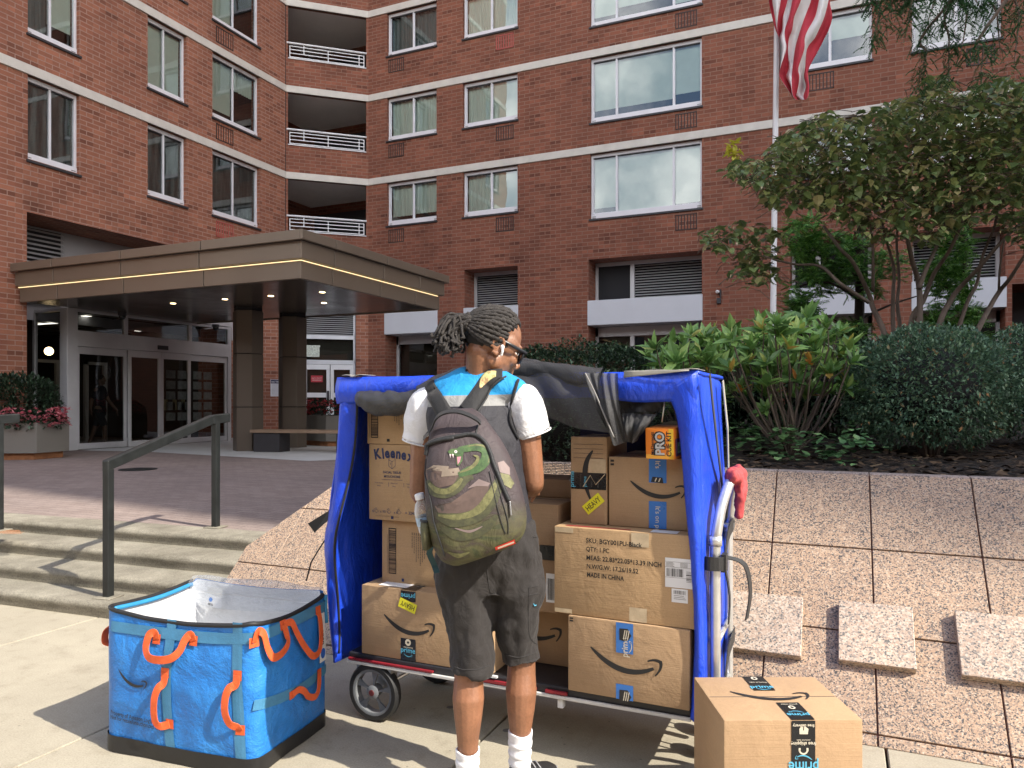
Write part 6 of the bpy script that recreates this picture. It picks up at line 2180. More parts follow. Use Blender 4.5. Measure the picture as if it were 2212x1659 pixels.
# ---- middle
q = onz(1200, 1434, DK)
b = max(2.9, q.y - .02)
a0, a1 = ax(1046, b), ax(1236, b); zt = zz(1200, 1306, b)
t = parcel('carton half hidden behind the man, low on the cart deck', a0, b, DK + .001, a1 - a0, .36, zt - DK, KR, seed=6, group='parcels on the cart')
D = D_front(t); f = front_uv(t); D.smile(f(1152, 1362)[0], f(1152, 1362)[1], .26, 0); D.build('printing', [INK], t)
zM = zt
b2 = b - .12
a0, a1 = ax(1062, b2), ax(1206, b2); zt = zz(1160, 1088, b2)
t = parcel('upright shaded carton squeezed between the man and the measurement-printed carton', a0, b2, zM + .001, a1 - a0, .30, zt - zM, KR3, R(-2), .004, 7, group='parcels on the cart')
D = D_front(t); f = front_uv(t); x0, z0 = f(1180, 1300); x1, z1 = f(1200, 1240); D.rect(x0, z0, x1, z1, 0); bars(D, x0 + .006, z0 + .01, x1 - .004, z1 - .02, 14, 1, 3); D.rect(*f(1166, 1208), *f(1204, 1180), 2, .0003); D.build('printing', [LBW, INK, TPB], t)
zM2 = zt
b3 = 3.02
a0, a1 = ax(1120, b3), ax(1246, b3)
zt2 = zz(1200, 1036, b3)
t = parcel('dark carton at the back of the cart behind the man\'s right forearm', a0, b3, zM2 + .001, a1 - a0, .22, max(.08, zt2 - zM2), KR3, 0, .003, 8, group='parcels on the cart')
# ---- right stack
b = 2.705
a0, a1 = ax(1227, b), ax(1491, b); zt = zz(1227, 1330, b)
t = parcel('carton with bold curved arrow and blue tape, bottom of the right stack', a0, b, DK + .002, a1 - a0, .44, zt - DK, KR, R(-1.0), 0, 9, group='parcels on the cart')
h = zt - DK
D = D_front(t); f = front_uv(t); D.smile(f(1352, 1430)[0], f(1352, 1430)[1], .275, 0, .0010)
x0, z1 = f(1331, 1340); x1, z0 = f(1368, 1414)
D.rect(x0, z0, x1, h - .002, 1, .0002); D.rect(x0, .001, x1, f(1350, 1532 - 53)[1], 1, .0002)
cx_ = (x0 + x1) / 2
D.text('prime', cx_ + .012, z0 - .012, .034, 2, .0008, R(90), .014, 'l', sx=.9); D.smile(cx_ + .022, z0 + .026, .045, 2, .0008, R(90))
for zz0 in (h - .05, f(1350, 1486)[1] - .035):
    D.poly([(cx_ - .020, zz0 - .016), (cx_ - .003, zz0 - .02), (cx_ + .016, zz0 - .014), (cx_ + .026, zz0 + .004), (cx_ + .012, zz0 + .028), (cx_ - .020, zz0 + .026)], 0, .0008)
    for k in range(3): D.line([(cx_ - .004 + .008 * k, zz0 - .012), (cx_ + .002 + .008 * k, zz0 + .022)], .0035, 2, .0012)
x, z = f(1231, 1334); D.rect(x, h - .012, x + .014, h - .006, 0); D.rect(x, h - .022, x + .014, h - .016, 0)
D.build('printing', [INK, TPU, CRM], t)
Ds = Decal((a1 - a0, 0, 0), (0, 1, 0), (0, 0, 1), .0016); bars(Ds, .05, .05, .14, .10, 12, 0, 4); Ds.build('side_printing', [INKG], t)
zR1 = zt
b = 2.715
a0, a1 = ax(1197, b), ax(1506, b); zt = zz(1197, 1136, b)
t = parcel('wide tan carton printed with measurements and two white labels', a0, b, zR1 + .004, a1 - a0, .50, zt - zR1 - .004, KR2, R(-.6), .003, 10, group='parcels on the cart')
h = zt - zR1 - .004
D = D_front(t); f = front_uv(t)
for k, s in enumerate(('SKU: BGY001PU-Black', 'QTY: 1 PC', 'MEAS: 22.83*22.05*13.39 INCH', 'N.W/G.W: 17.26/19.52', 'MADE IN CHINA')):
    x, z = f(1266 + k * .6, 1171.5 + 18.5 * k)
    fx = {0: 121, 1: 50, 2: 163, 3: 113, 4: 82}[k]
    wd = f(1266 + fx, 1171.5 + 18.5 * k)[0] - x
    D.text(s, x, z, .0245, 0, .0006, R(-.6), .018, fit=wd)
x0, z0 = f(1437, 1267); x1, z1 = f(1497, 1209)
D.rect(x0, z0, x1, z1, 1, .0003)
D.rect(x0, z1 - .034, x1, z1 - .033, 2, .0007); D.rect(x0, z1 - .014, x1, z1 - .0132, 2, .0007); D.rect(x0, z0 + .036, x1, z0 + .0368, 2, .0007)
bars(D, x0 + .006, z0 + .040, x0 + .068, z1 - .038, 24, 0, 6, True, .0007)
for k in range(4): D.rect(x0 + .004, z1 - .018 - .0042 * k, x0 + .03 + .004 * (k % 2), z1 - .0166 - .0042 * k, 2, .0007); D.rect(x0 + .055, z1 - .018 - .0042 * k, x0 + .082, z1 - .0166 - .0042 * k, 2, .0007)
bars(D, x0 + .077, z0 + .024, x0 + .096, z1 - .042, 9, 0, 8, False, .0007)
x0, z0 = f(1451, 1300); x1, z1 = f(1486, 1274); D.rect(x0, z0, x1, z1, 1, .0003); bars(D, x0 + .008, z1 - .020, x1 - .006, z1 - .006, 20, 0, 7, True, .0007)
for k in range(3): D.rect(x0 + .008, z1 - .026 - .006 * k, x1 - .014 + .004 * k, z1 - .0245 - .006 * k, 2, .0007)
x0, x1 = f(1364, 1140)[0], f(1402, 1140)[0]
D.rect(x0, h - .055, x1, h - .003, 3, .0001); D.rect(x0 - .008, .003, x1 - .008, .055, 3, .0001); D.rect(.004, h - .022, .08, h - .002, 3, .0001); D.rect(.004, .004, .075, .02, 3, .0001)
D.build('printing', [INK, LBW, INKG, TPC], t)
Dt = Decal((0, 0, h), (1, 0, 0), (0, 1, 0), .0016); Dt.rect(x1, .012, x1 + .10, .07, 0); Dt.rect(.04, .02, .30, .035, 1); Dt.build('top_label', [LBW, plain('red_print', (.35, .03, .03), .6)], t)
zR2 = zt
b = 2.80
a0, a1 = ax(1233, b), ax(1311, b); zt = zz(1233, 943, b)
t = parcel('narrow upright carton bound with black tape, tilted yellow sticker on it', a0, b, zR2 + .002, a1 - a0, .30, zt - zR2 - .002, KR, 0, .006, 11, group='parcels on the cart')
D = D_front(t); f = front_uv(t); h = zt - zR2 - .002; w = a1 - a0
arc = [f(*p) for p in ((1281, 973), (1273, 985), (1267, 1000), (1264, 1020), (1265, 1040), (1269, 1060), (1277, 1082))]
D.line([(v.x, v.y) for v in cap_px([(x, z, 0) for x, z in arc], 4)], [.004 + .018 * math.sin(math.pi * i / 24) ** .8 for i in range(25)], 0, .0002)
z0, z1 = f(1270, 1057)[1], f(1270, 1021)[1]
D.rect(.002, z0, w - .002, z1, 1, .0005); D.text('prime', .014, z0 + .008, .027, 2, .0009, R(90), .012)
for k, (u, v) in enumerate(((.30, .5), (.44, .45), (.6, .5), (.78, .5))): D.text(('free delivery', 'prime', 'video', 'music')[k], w * u, z0 + .010, .010 if k != 1 else .018, 2 if k == 1 else 3, .0009, R(90))
D.line([(w * .35, z0 + .01), (w * .55, z1 - .01), (w * .7, z0 + .02), (w * .95, z1 - .004)], .003, 4, .0011)
D.rect(w * .5, z1, w - .004, z1 + .055, 4, .0001)
for k in range(4): D.rect(.012, h - .03 - .018 * k, w - .015, h - .0285 - .018 * k, 3, .0001)
D.build('printing', [INK, TPB, CYA, INKG, TPC], t)
D2 = D_front(t, eps=.0026); heavy(t, D2, f, 1282, 1088, R(41)); D2.build('sticker', [YLW, INK], t)
a0, a1 = ax(1315, b), ax(1492, b); zt = zz(1315, 986, b)
t = parcel('carton with blue tape directly under the small orange box', a0, b, zR2 + .002, a1 - a0, .40, zt - zR2 - .002, KR, 0, 0, 12, group='parcels on the cart')
h = zt - zR2 - .002
D = D_front(t); f = front_uv(t); D.smile(f(1422, 1058)[0], f(1422, 1058)[1], .215, 0, .0010)
x0 = f(1402, 1000)[0]; x1 = f(1440, 1000)[0]; cx_ = (x0 + x1) / 2
D.rect(x0, f(1402, 1042)[1], x1, h - .002, 1, .0002); D.rect(x0, .001, x1, f(1402, 1082)[1], 1, .0002)
D.text("It's on prime", cx_ - .008, f(1402, 1093)[1], .026, 2, .0008, R(-90), .008); D.text("It's", cx_ - .008, h - .012, .026, 2, .0008, R(-90), .008)
zz0 = f(1402, 1036)[1]; D.poly([(cx_ - .026, zz0 - .008), (cx_ + .022, zz0 - .012), (cx_ + .018, zz0 + .010), (cx_ - .020, zz0 + .012)], 0, .0008); D.line([(cx_ - .01, zz0 - .006), (cx_ - .004, zz0 + .008)], .004, 2, .0012); D.line([(cx_ + .004, zz0 - .007), (cx_ + .01, zz0 + .007)], .004, 2, .0012)
x, z = f(1319, 990); D.rect(x, h - .020, x + .014, h - .012, 0); D.rect(x, h - .034, x + .014, h - .026, 0)
D.build('printing', [INK, TPU, CRM], t)
zR4 = zt
# small orange box lying on top, overhanging a little
b = 2.715
a0, a1 = ax(1395, b), ax(1459, b)
t = parcel('small bright orange cue kit box lying on the carton with blue tape', a0, b, zR4 + .002, a1 - a0, .30, .115, plain('orange_print_card', (.80, .23, .025), .35, .06, 9), R(-5), 0, 13, name='orange_box', group=None)
t.rotation_euler = (R(4), 0, R(-6)); w = a1 - a0
D = D_front(t); h = .115
D.patch(.002, .002, w - .002, .018, 4, 1, 3, .0); D.patch(w * .82, .002, w - .002, h - .002, 2, 4, 4, .0)
D.text('McDermott', w * .30, .016, .016, 0, .0006, R(90), .015, fit=.085)
D.text('PRO', w * .66, .014, .052, 0, .0006, R(90), .10, fit=.090); D.text('PRO', w * .655, .017, .047, 1, .0010, R(90), .03, fit=.083)
D.text('CUE KIT', w * .90, .012, .026, 0, .0010, R(90), .02, fit=.092)
D.build('printing', [INK, plain('silver_print', (.55, .56, .58), .3, .1, 30, metal=.4), INK, plain('light_orange', (.85, .40, .05), .35), plain('yellow_orange', (.82, .52, .04), .35)], t)
Ds = Decal((w, 0, 0), (0, 1, 0), (0, 0, 1), .0016); Ds.rect(.01, .01, .12, .075, 0, 0); Ds.rect(.03, .02, .09, .06, 1, .0006); bars(Ds, .035, .026, .085, .045, 9, 2, 3, True, .001); Ds.rect(.14, .01, .28, .1, 3); Ds.build('side_printing', [plain('purple_print', (.12, .05, .12), .4), plain('pale_green_sticker', (.35, .62, .40), .5), INK, plain('dull_red_print', (.35, .08, .06), .4)], t)

# ---- the single carton on the pavement
f0 = aty(1564, 1557, 2.25); f1 = aty(1864, 1559, 2.255); bk = aty(1522, 1461, 2.607)
zt = f0.z
ux = (f1 - f0); ux.z = 0; w = ux.length; rz = math.atan2(ux.y, ux.x)
d = .357
t = parcel('single carton on the pavement, black tape down its front', f0.x, f0.y, .001, w, d, zt, card('mid_brown_cardboard', (.42, .275, .155)), rz, 0, 14, name='cardboard_box')  # cardboard tone between the brown and tan cartons
h = zt
D = D_front(t)
tx0, tx1 = w * .485, w * .655; cx_ = (tx0 + tx1) / 2
D.rect(tx0, .04, tx1, h - .001, 0, .0002)
D.text('free delivery', cx_, h - .012, .013, 2, .0008, 0, .02, 'c', flip=True)
D.poly([(cx_ + a, h - .032 + b_) for a, b_ in ((-.012, -.010), (.013, -.010), (.015, .006), (.006, .013), (-.008, .013), (-.013, .006))], 2, .0008); D.rect(cx_ - .0012, h - .03, cx_ + .0012, h - .018, 0, .0012)
D.text('free shipping', cx_, h - .066, .015, 2, .0008, 0, .02, 'c', flip=True); D.text('exclusive deals', cx_, h - .058, .007, 2, .0008, 0, 0, 'c', flip=True)
D.line([(cx_ + .012 * math.cos(math.pi + math.pi * k / 10), h - .090 + .012 * math.sin(math.pi + math.pi * k / 10)) for k in range(11)], .005, 2, .0008); D.rect(cx_ - .015, h - .094, cx_ - .009, h - .084, 2, .0008); D.rect(cx_ + .009, h - .094, cx_ + .015, h - .084, 2, .0008)
D.text('prime', cx_, h - .126, .046, 1, .0008, 0, .014, 'c', flip=True, sx=.86); D.smile(cx_, h - .113, .052, 1, .0008, R(180))
D.rect(cx_ - .008, h - .21, cx_ + .006, h - .13, 3, .0004)
D.build('front_tape', [TPB, CYA, CRM, plain('glossy_black', (.03, .03, .03), .12)], t)
Dt = Decal((0, 0, h), (1, 0, 0), (0, 1, 0), .0016)
Dt.smile(w * .50, d * .52, .252, 0, .0004)
Dt.rect(tx0, .0, tx1, d * .36, 1); Dt.rect(w * .40, d * .64, w * .57, d - .001, 1)
Dt.text('prime', cx_, d * .125, .030, 2, .0008, 0, .014, 'c', flip=True); Dt.smile(cx_, d * .155, .046, 2, .0008, R(180))
Dt.line([(cx_ + .008 * math.cos(k / 2), d * .25 + .010 * math.sin(k / 2)) for k in range(14)], .006, 3, .0008); Dt.text('prime video', cx_, d * .325, .011, 3, .0008, 0, .01, 'c', flip=True)
c2 = w * .485
Dt.text('prime', c2, d * .70, .034, 2, .0008, 0, .014, 'c'); Dt.smile(c2, d * .675, .046, 2, .0008)
Dt.line([(c2 + .008 * math.cos(k / 2), d * .94 + .011 * math.sin(k / 2)) for k in range(14)], .006, 3, .0008); Dt.text('video streaming', c2, d * .83, .012, 3, .0008, 0, .01, 'c', fit=.06)
Dt.build('lid_print', [INK, TPB, CYA, CRM], t)

# ================================================================== blue tote
TW, TD, TH = .728, .505, .570
tt = thing('delivery_tote', 'large open blue fabric tote with orange webbing handles and a black base on the pavement', 'tote bag', (-2.722, 2.060, 0), R(5.2))
def tote_mat():
    t = NT('blue_woven_plastic')
    v = t.coord('Object')
    n = t.noise(v, 6, 5, .65)
    t.base(t.ramp(n, [(.25, (.012, .135, .44)), (.55, (.020, .195, .58)), (.85, (.05, .28, .68))]))
    t.set(Roughness=t.ramp(n, [(.3, .30), (.7, .52)]))
    cr = t.noise(v, 6.5, 7, .64, .35)
    t.bump(t.math('ADD', cr, t.math('MULTIPLY', t.noise(v, 220, 2), .06)), .65, .035)
    return t.mat
TB = tote_mat()
LIN = plain('white_lining', (.66, .67, .68), .5, .05, 8, .45, 9, bdist=.03)
PIPE = plain('black_piping', (.014, .014, .015), .6, .2, 20)
WEB = plain('pale_blue_webbing', (.055, .205, .36), .5, .12, 30, .3, 160)
ORG = plain('orange_webbing', (.66, .105, .025), .65, .14, 40, .35, 240)
# outline with rounded corners; rim sags a little along the sides
def outline(s, inset=0.0):
    """s in 0..1 round the plan: front, right, back, left; returns x, y and how far along its side"""
    r = .045
    w, d = TW - 2 * inset, TD - 2 * inset
    L = [w, d, w, d]; tot = sum(L); q = s % 1 * tot
    for k in range(4):
        if q <= L[k]: break
        q -= L[k]
    f = q / L[k]
    x, y = ((q, 0), (w, q), (w - q, d), (0, d - q))[k]
    # round the corners by pulling towards a superellipse
    cx, cy = w / 2, d / 2
    nx, ny = (x - cx) / cx, (y - cy) / cy
    m = max(abs(nx), abs(ny)); o_ = min(abs(nx), abs(ny))
    pull = 1 - .055 * max(0, (o_ - .80) / .20) ** 2
    return cx + nx * cx * pull + inset, cy + ny * cy * pull + inset, f, k
def tote_pt(s, v, inset=0.0):
    x, y, f, k = outline(s, inset)
    bul = math.sin(math.pi * f) * math.sin(math.pi * min(1, v * 1.05)) * .020
    n = ((0, -1), (1, 0), (0, 1), (-1, 0))[k]
    sag = .030 * math.sin(math.pi * f) * v ** 3 * (1.0 if k in (0, 1) else .35) 
    inw = .012 * math.sin(math.pi * f) * v ** 2
    w = .005 * mnoise.noise(Vector((x * 7, y * 7, v * 4)))
    hgt = TH + (.012 if k == 2 else 0)
    return Vector((x + n[0] * (bul - inw + w), y + n[1] * (bul - inw + w), .004 + (hgt - .004) * v - sag))
NS = 120
def skin(name, v0, v1, inset, mat, parent=tt, nv=24, th=0):
    mb = MB(); mb.grid(lambda u, v: tote_pt(u, v0 + (v1 - v0) * v, inset), NS, nv, 0, False)
    return mb.build(name, mat, parent, smooth=True, solid=th)
skin('body', .0, 1.0, .0, TB)
skin('base_band', .0, .115, -.004, plain('black_base', (.013, .013, .014), .5, .3, 9, .4, 30), nv=4)
o = skin('lining', .02, 1.0, .010, LIN)
mb = MB(); mb.face([tote_pt(s / 24, .02, .012) for s in range(24)]); mb.build('floor_pad', LIN, tt)
mb = MB(); mb.tube([tote_pt(s / NS, 1.0, .004) + Vector((0, 0, .002)) for s in range(NS * 50 // 100)], .0095, 6); mb.build('rim', PIPE, tt, smooth=True)
mb = MB(); mb.tube([tote_pt(.80 + .202 * s / 40, 1.0, .004) + Vector((0, 0, .003)) for s in range(41)], .0095, 6); mb.build('rim', PIPE, tt, smooth=True)
mb = MB(); mb.tube([tote_pt(.803 + .19 * s / 40, .985, .016) for s in range(41)], .010, 6); mb.tube([tote_pt(.497 - .002 * s / 6, .99 - .035 * s, -.006) for s in range(7)], .010, 6)
mb.build('rim_binding', plain('sky_blue_binding', (.03, .23, .45), .45, .1, 20), tt, smooth=True)
# seat of the marks: front and right faces as functions of photo pixels
fm_ = tt.matrix_basis
def tface(k):
    n = fm_.to_3x3() @ Vector(((0, -1, 0), (1, 0, 0))[k]); p0 = fm_ @ Vector(((0, 0, 0), (TW, 0, 0))[k]); inv = fm_.inverted()
    def f(px, py):
        q = inv @ onpl(px, py, p0, n)
        return (q.x if k == 0 else q.y), q.z
    return f
tf, tr_ = tface(0), tface(1)
def on_front(x, z, e=0.0):
    s = (min(max(x, 0), TW) / TW * TW) / (2 * (TW + TD)); p_ = tote_pt(s, z / TH, 0); return Vector((x, p_.y - e, z))
def on_right(y, z, e=0.0):
    s = (TW + min(max(y, 0), TD)) / (2 * (TW + TD)); p_ = tote_pt(s, z / TH, 0); return Vector((p_.x + e, y, z))
Df = Decal((0, 0, 0), (1, 0, 0), (0, 0, 1), .006, lambda x, z, e: on_front(x, z, e))
Dr = Decal((0, 0, 0), (0, 1, 0), (0, 0, 1), .006, lambda y, z, e: on_right(y, z, e))
# webbing tape
webs = MB()
def web(fn, pts, w=.042, e=.003, vertical=False):
    P3 = cap_px([Vector((x, z, 0)) for x, z in pts], 10)
    Lr = []
    for i, q in enumerate(P3):
        t_ = (P3[min(i + 1, len(P3) - 1)] - P3[max(i - 1, 0)]).normalized(); n_ = Vector((-t_.y, t_.x, 0)) * w / 2
        Lr.append([fn(q.x + n_.x * k, q.y + n_.y * k, e) for k in (-1, -.33, .33, 1)])
    webs.loft(Lr, cap=False, closed=False)
web(on_front, [tf(240, 1352), tf(300, 1361), tf(400, 1374), tf(470, 1379), tf(543, 1380)])
web(on_right, [(.01, tr_(548, 1380)[1]), tr_(590, 1364), tr_(640, 1340), (TD - .01, tr_(695, 1312)[1])])
web(on_front, [tf(367, 1340), tf(367, 1420), tf(367, 1500), tf(373, 1620)], .044, .0024)
web(on_front, [tf(513, 1345), tf(513, 1440), tf(517, 1540), tf(521, 1640)], .044, .0024)
web(on_right, [(.012, tr_(549, 1526)[1]), tr_(600, 1506), tr_(650, 1480), (TD - .01, tr_(706, 1440)[1])], .040)
webs.build('webbing', WEB, tt)
# orange handles
def handle(fn, pts, w=.036, lift=None):
    """pts: (x, z, stand-off)"""
    mb = MB(); P3 = cap_px([fn(x, z, e) for x, z, e in pts], 6)
    side = []
    n0 = (fn(pts[0][0], pts[0][1], .1) - fn(pts[0][0], pts[0][1], 0)).normalized()
    for i in range(len(P3)):
        t_ = (P3[min(i + 1, len(P3) - 1)] - P3[max(i - 1, 0)]).normalized(); side.append(n0.cross(t_).normalized())
    mb.strip(P3, w, side, .0035)
    for x, z, e in (pts[0], pts[-1]):
        h_ = w * .62
        mb.grid(lambda u, v: fn(x - h_ + 2 * h_ * u, z - h_ + 2 * h_ * v, .0045), 2, 2, 0, False)
    mb.build('handle', ORG, tt, bevel=.001, seg=1)
def H(fn, fp, pts, w=.036): handle(fn, [(*fp(x, y), e) for x, y, e in pts], w)
H(on_front, tf, [(339, 1380, .004), (337, 1366, .010), (328, 1370, .016), (326, 1395, .022), (338, 1413, .030), (362, 1418, .034), (386, 1415, .032), (399, 1402, .024), (404, 1382, .016), (413, 1370, .010), (418, 1384, .004)], .030)
H(on_front, tf, [(364, 1450, .004), (364, 1470, .008), (357, 1480, .020), (352, 1500, .026), (351, 1530, .028), (353, 1552, .024), (360, 1562, .014), (374, 1560, .004)], .030)
H(on_front, tf, [(515, 1458, .004), (514, 1476, .008), (505, 1482, .020), (500, 1500, .026), (500, 1530, .028), (507, 1556, .022), (518, 1568, .010), (521, 1576, .004)], .030)
H(on_right, tr_, [(553, 1388, .004), (556, 1364, .010), (563, 1370, .018), (566, 1400, .026), (574, 1418, .032), (590, 1410, .034), (606, 1392, .028), (613, 1378, .016), (613, 1350, .006)], .030)
H(on_right, tr_, [(613, 1350, .004), (627, 1344, .010), (632, 1365, .018), (640, 1392, .028), (654, 1414, .034), (670, 1404, .032), (680, 1376, .024), (686, 1345, .014), (687, 1318, .004)], .028)
H(on_right, tr_, [(622, 1500, .004), (634, 1488, .010), (644, 1492, .016), (650, 1502, .022), (664, 1502, .026), (674, 1486, .022), (681, 1458, .010), (684, 1452, .004)], .026)
mb = MB()
lp = [Vector((-.003, .10, .47)), Vector((-.034, .09, .48)), Vector((-.058, .07, .455)), Vector((-.052, .06, .41)), Vector((-.008, .06, .40))]
mb.strip(cap_px(lp, 5), .03, (.1, 1, 0), .0035); mb.build('handle', ORG, tt)
# printed marks
Df.smile(*tf(293, 1466), .155, 0, .0005, R(-8))
for k, s in enumerate(('Property of Amazon Logistics', 'Not for resale/unauthorized use')):
    x, z = tf(243 - k, 1540 + 10.5 * k); wd = tf(355, 1555)[0] - x
    Df.text(s, x, z, .024, 0, .0005, R(-1), .012, fit=wd * (1.0 if k else .95))
Df.build('printing', [INK], tt)
x0, z0, z1 = .418, tr_(698, 1424)[1], tr_(698, 1322)[1]
Dr.patch(x0 - .006, z0, x0 + .046, z1, 2, 8, 0, .001)
Dr.text('0026', x0 + .028, z0 + .072, .032, 1, .002, R(90), .02)
Dr.poly([(x0 + .020 + .018 * math.cos(k * math.pi / 8), z0 + .035 + .022 * math.sin(k * math.pi / 8)) for k in range(16)], 2, .002)
Dr.build('number_label', [LBW, INK, plain('blue_dot', (.02, .12, .5), .5)], tt)
# label inside, on the back lining
Di = Decal((0, TD - .040, 0), (1, 0, 0), (0, 0, 1), .003)
inv = fm_.inverted(); p0 = fm_ @ Vector((0, TD - .040, 0)); nb = fm_.to_3x3() @ Vector((0, -1, 0))
def tb(px, py):
    q = inv @ onpl(px, py, p0, nb); return q.x, q.z
x, z = tb(462, 1298)
Di.poly([(x - .042, z - .022), (x + .044, z - .030), (x + .046, z + .020), (x - .040, z + .028)], 0)
Di.poly([(x - .014 + .011 * math.cos(k), z + .006 + .011 * math.sin(k)) for k in range(6)], 2, .001); Di.text('0026', x - .030, z - .020, .014, 1, .001, R(-4), .03)
Di.rect(x - .035, z + .032, x + .05, z + .062, 3)
Di.build('inside_label', [LBW, INK, plain('blue_spot', (.03, .2, .6), .5), plain('worn_tape', (.6, .6, .58), .5)], tt)
# clear lid gathered along the back edge
t = NT('clear_lid_film')
t.base((.80, .82, .84)); t.set(Roughness=.10)
t.bump(t.noise(t.coord('Object', (1, 5, 5)), 7, 6, .6, 1.0), .9, .03)
tp_ = t.new('ShaderNodeBsdfTransparent'); tp_.inputs['Color'].default_value = (.90, .92, .95, 1)
mx = t.new('ShaderNodeMixShader'); t.link(t.math('ADD', t.math('MULTIPLY', t.noise(t.coord('Object', (1, 6, 6)), 5, 4), .40), .0), mx.inputs[0]); t.link(tp_.outputs[0], mx.inputs[1]); t.link(t.p.outputs[0], mx.inputs[2]); t.link(mx.outputs[0], t.out.inputs['Surface'])
mb = MB()
def lid(u, v):
    x = .02 + (TW - .04) * u
    a = -0.5 + 3.9 * v
    r = .036 + .010 * mnoise.noise(Vector((u * 4, v * 2, 0))) + .012 * math.sin(math.pi * u)
    return (x, TD - .026 - .030 * math.cos(a) - .0, TH - .010 + r * math.sin(a) + .006 * mnoise.noise(Vector((u * 6, 3, 0))))
mb.grid(lid, 60, 18)
mb.grid(lambda u, v: (.05 + (TW - .10) * u, TD - .060 + .004 * math.sin(u * 20), TH - .035 - (.055 + .01 * math.sin(u * 5)) * v), 40, 6)
mb.build('clear_lid', t.mat, tt, smooth=True)
# ================================================================== the man
PY0 = 2.62
man = thing('person', 'man seen from behind in blue-grey vest and dark shorts, reaching into the cart', 'person', (-PY0 * SI, PY0 * CO, 0), YAW)
PM = man.matrix_basis.copy()


def L(px, py, y=0.0):
    Y = PY0 + y
    return Vector(((px - 1106) / 1600 * Y, y, 1.4 - (py - 870) / 1600 * Y))


def skin_mat(name, c):
    t = NT(name)
    v = t.coord('Object')
    n = t.noise(v, 9, 5, .65); n2 = t.noise(v, 130, 3, .7)
    col = t.ramp(n, [(.28, tuple(x * .68 for x in c)), (.72, tuple(x * 1.2 for x in c))])
    col = t.mix(1.0, col, t.ramp(n2, [(.3, (.86, .84, .82)), (.7, (1.10, 1.10, 1.10))]), 'MULTIPLY')
    t.base(col)
    t.set(Roughness=t.ramp(n2, [(.3, .34), (.7, .50)]))
    t.p.inputs['Subsurface Weight'].default_value = .03
    t.p.inputs['Subsurface Radius'].default_value = (.012, .005, .003)
    t.bump(t.math('ADD', n2, t.noise(v, 34, 3, .7)), .30, .003)
    return t.mat
SKIN = skin_mat('brown_skin', (.255, .118, .064))


def ell(cx, cy, z, rx, ry, n=20, yaw=0.0, tilt=0.0):
    c, s = math.cos(yaw), math.sin(yaw)
    out = []
    for k in range(n):
        a = 2 * math.pi * k / n
        x, y = rx * math.cos(a), ry * math.sin(a)
        out.append((cx + x * c - y * s, cy + x * s + y * c, z + x * tilt))
    return out


def chain(mb, pts, n=14, flat=1.0):
    """rounded tapering limb; pts = (x, y, z, r)"""
    P = [Vector(p[:3]) for p in pts]; rr = [p[3] for p in pts]
    mb.tube(P, rr, n, flat=flat)
    mb.sphere(P[0], rr[0] * .99, n=12, k=8); mb.sphere(P[-1], rr[-1] * .99, n=12, k=8)


TY = R(12)      # the trunk is turned a little to his left
def trunk(mb, grow=0.0, z0=.86, z1=9, sh=0.0):
    rows = [(.86, -.085, .03, .150, .108), (.95, -.085, .03, .150, .105), (1.06, -.095, .035, .138, .098), (1.18, -.110, .05, .148, .104), (1.28, -.122, .065, .162, .110), (1.36, -.128, .080, .172, .106), (1.42, -.128, .092, .166, .090), (1.455, -.124, .10, .130, .074), (1.485, -.118, .104, .080, .062), (1.51, -.112, .106, .060, .056)]
    mb.loft([ell(cx, cy, z, rx + grow + (sh if z > 1.34 else 0), ry + grow, 24, TY) for z, cx, cy, rx, ry in rows if z0 <= z <= z1])


# ---- head frame
HS = 1.07
Hc = L(1064, 744, .09)
yw, pt = R(66), R(24)
HF = Vector((math.sin(yw) * math.cos(pt), math.cos(yw) * math.cos(pt), -math.sin(pt)))
HU = Vector((math.sin(yw) * math.sin(pt), math.cos(yw) * math.sin(pt), math.cos(pt)))
HL = HU.cross(HF)
HR = Matrix((HF, HL, HU)).transposed()
def HP(f, l, u): return Hc + (HF * f + HL * l + HU * u) * HS
body = MB()
def E(f, l, u, a, b, c, n=18, k=12, r=None): body.sphere(HP(f, l, u), a * HS, b * HS, c * HS, n, k, rot=HR if r is None else HR @ r)
E(-.008, 0, .034, .099, .076, .088)
E(.035, 0, -.035, .062, .062, .072)
E(.030, 0, -.072, .050, .056, .040)
E(.074, 0, -.097, .024, .028, .018)
E(.078, 0, .022, .020, .056, .016)
for s in (-1, 1):
    E(.066, s * .040, -.026, .026, .022, .026)
    E(.012, s * .050, -.060, .030, .016, .026)
    E(.103, s * .013, -.040, .011, .010, .008)
    E(.030, s * .064, .010, .040, .012, .035)
    # ear: rim and lobe
    rim = [HP(-.004 + .020 * math.cos(a) - .004, s * (.077 + .006 * math.sin(a + .5)), -.014 + .030 * math.sin(a)) for a in [R(q) for q in (-120, -60, -10, 40, 85, 130, 170, 205)]]
    body.tube(rim, .0062, 8)
    E(-.006, s * .073, -.016, .016, .006, .024)
    E(.000, s * .074, -.040, .009, .006, .009)
body.tube([HP(.088, 0, .012), HP(.100, 0, -.010), HP(.113, 0, -.030), HP(.112, 0, -.040)], [.008, .010, .014, .010], 10)
E(.092, 0, -.058, .016, .024, .010)
E(.097, 0, -.066, .012, .022, .006)
E(.094, 0, -.077, .012, .019, .008)
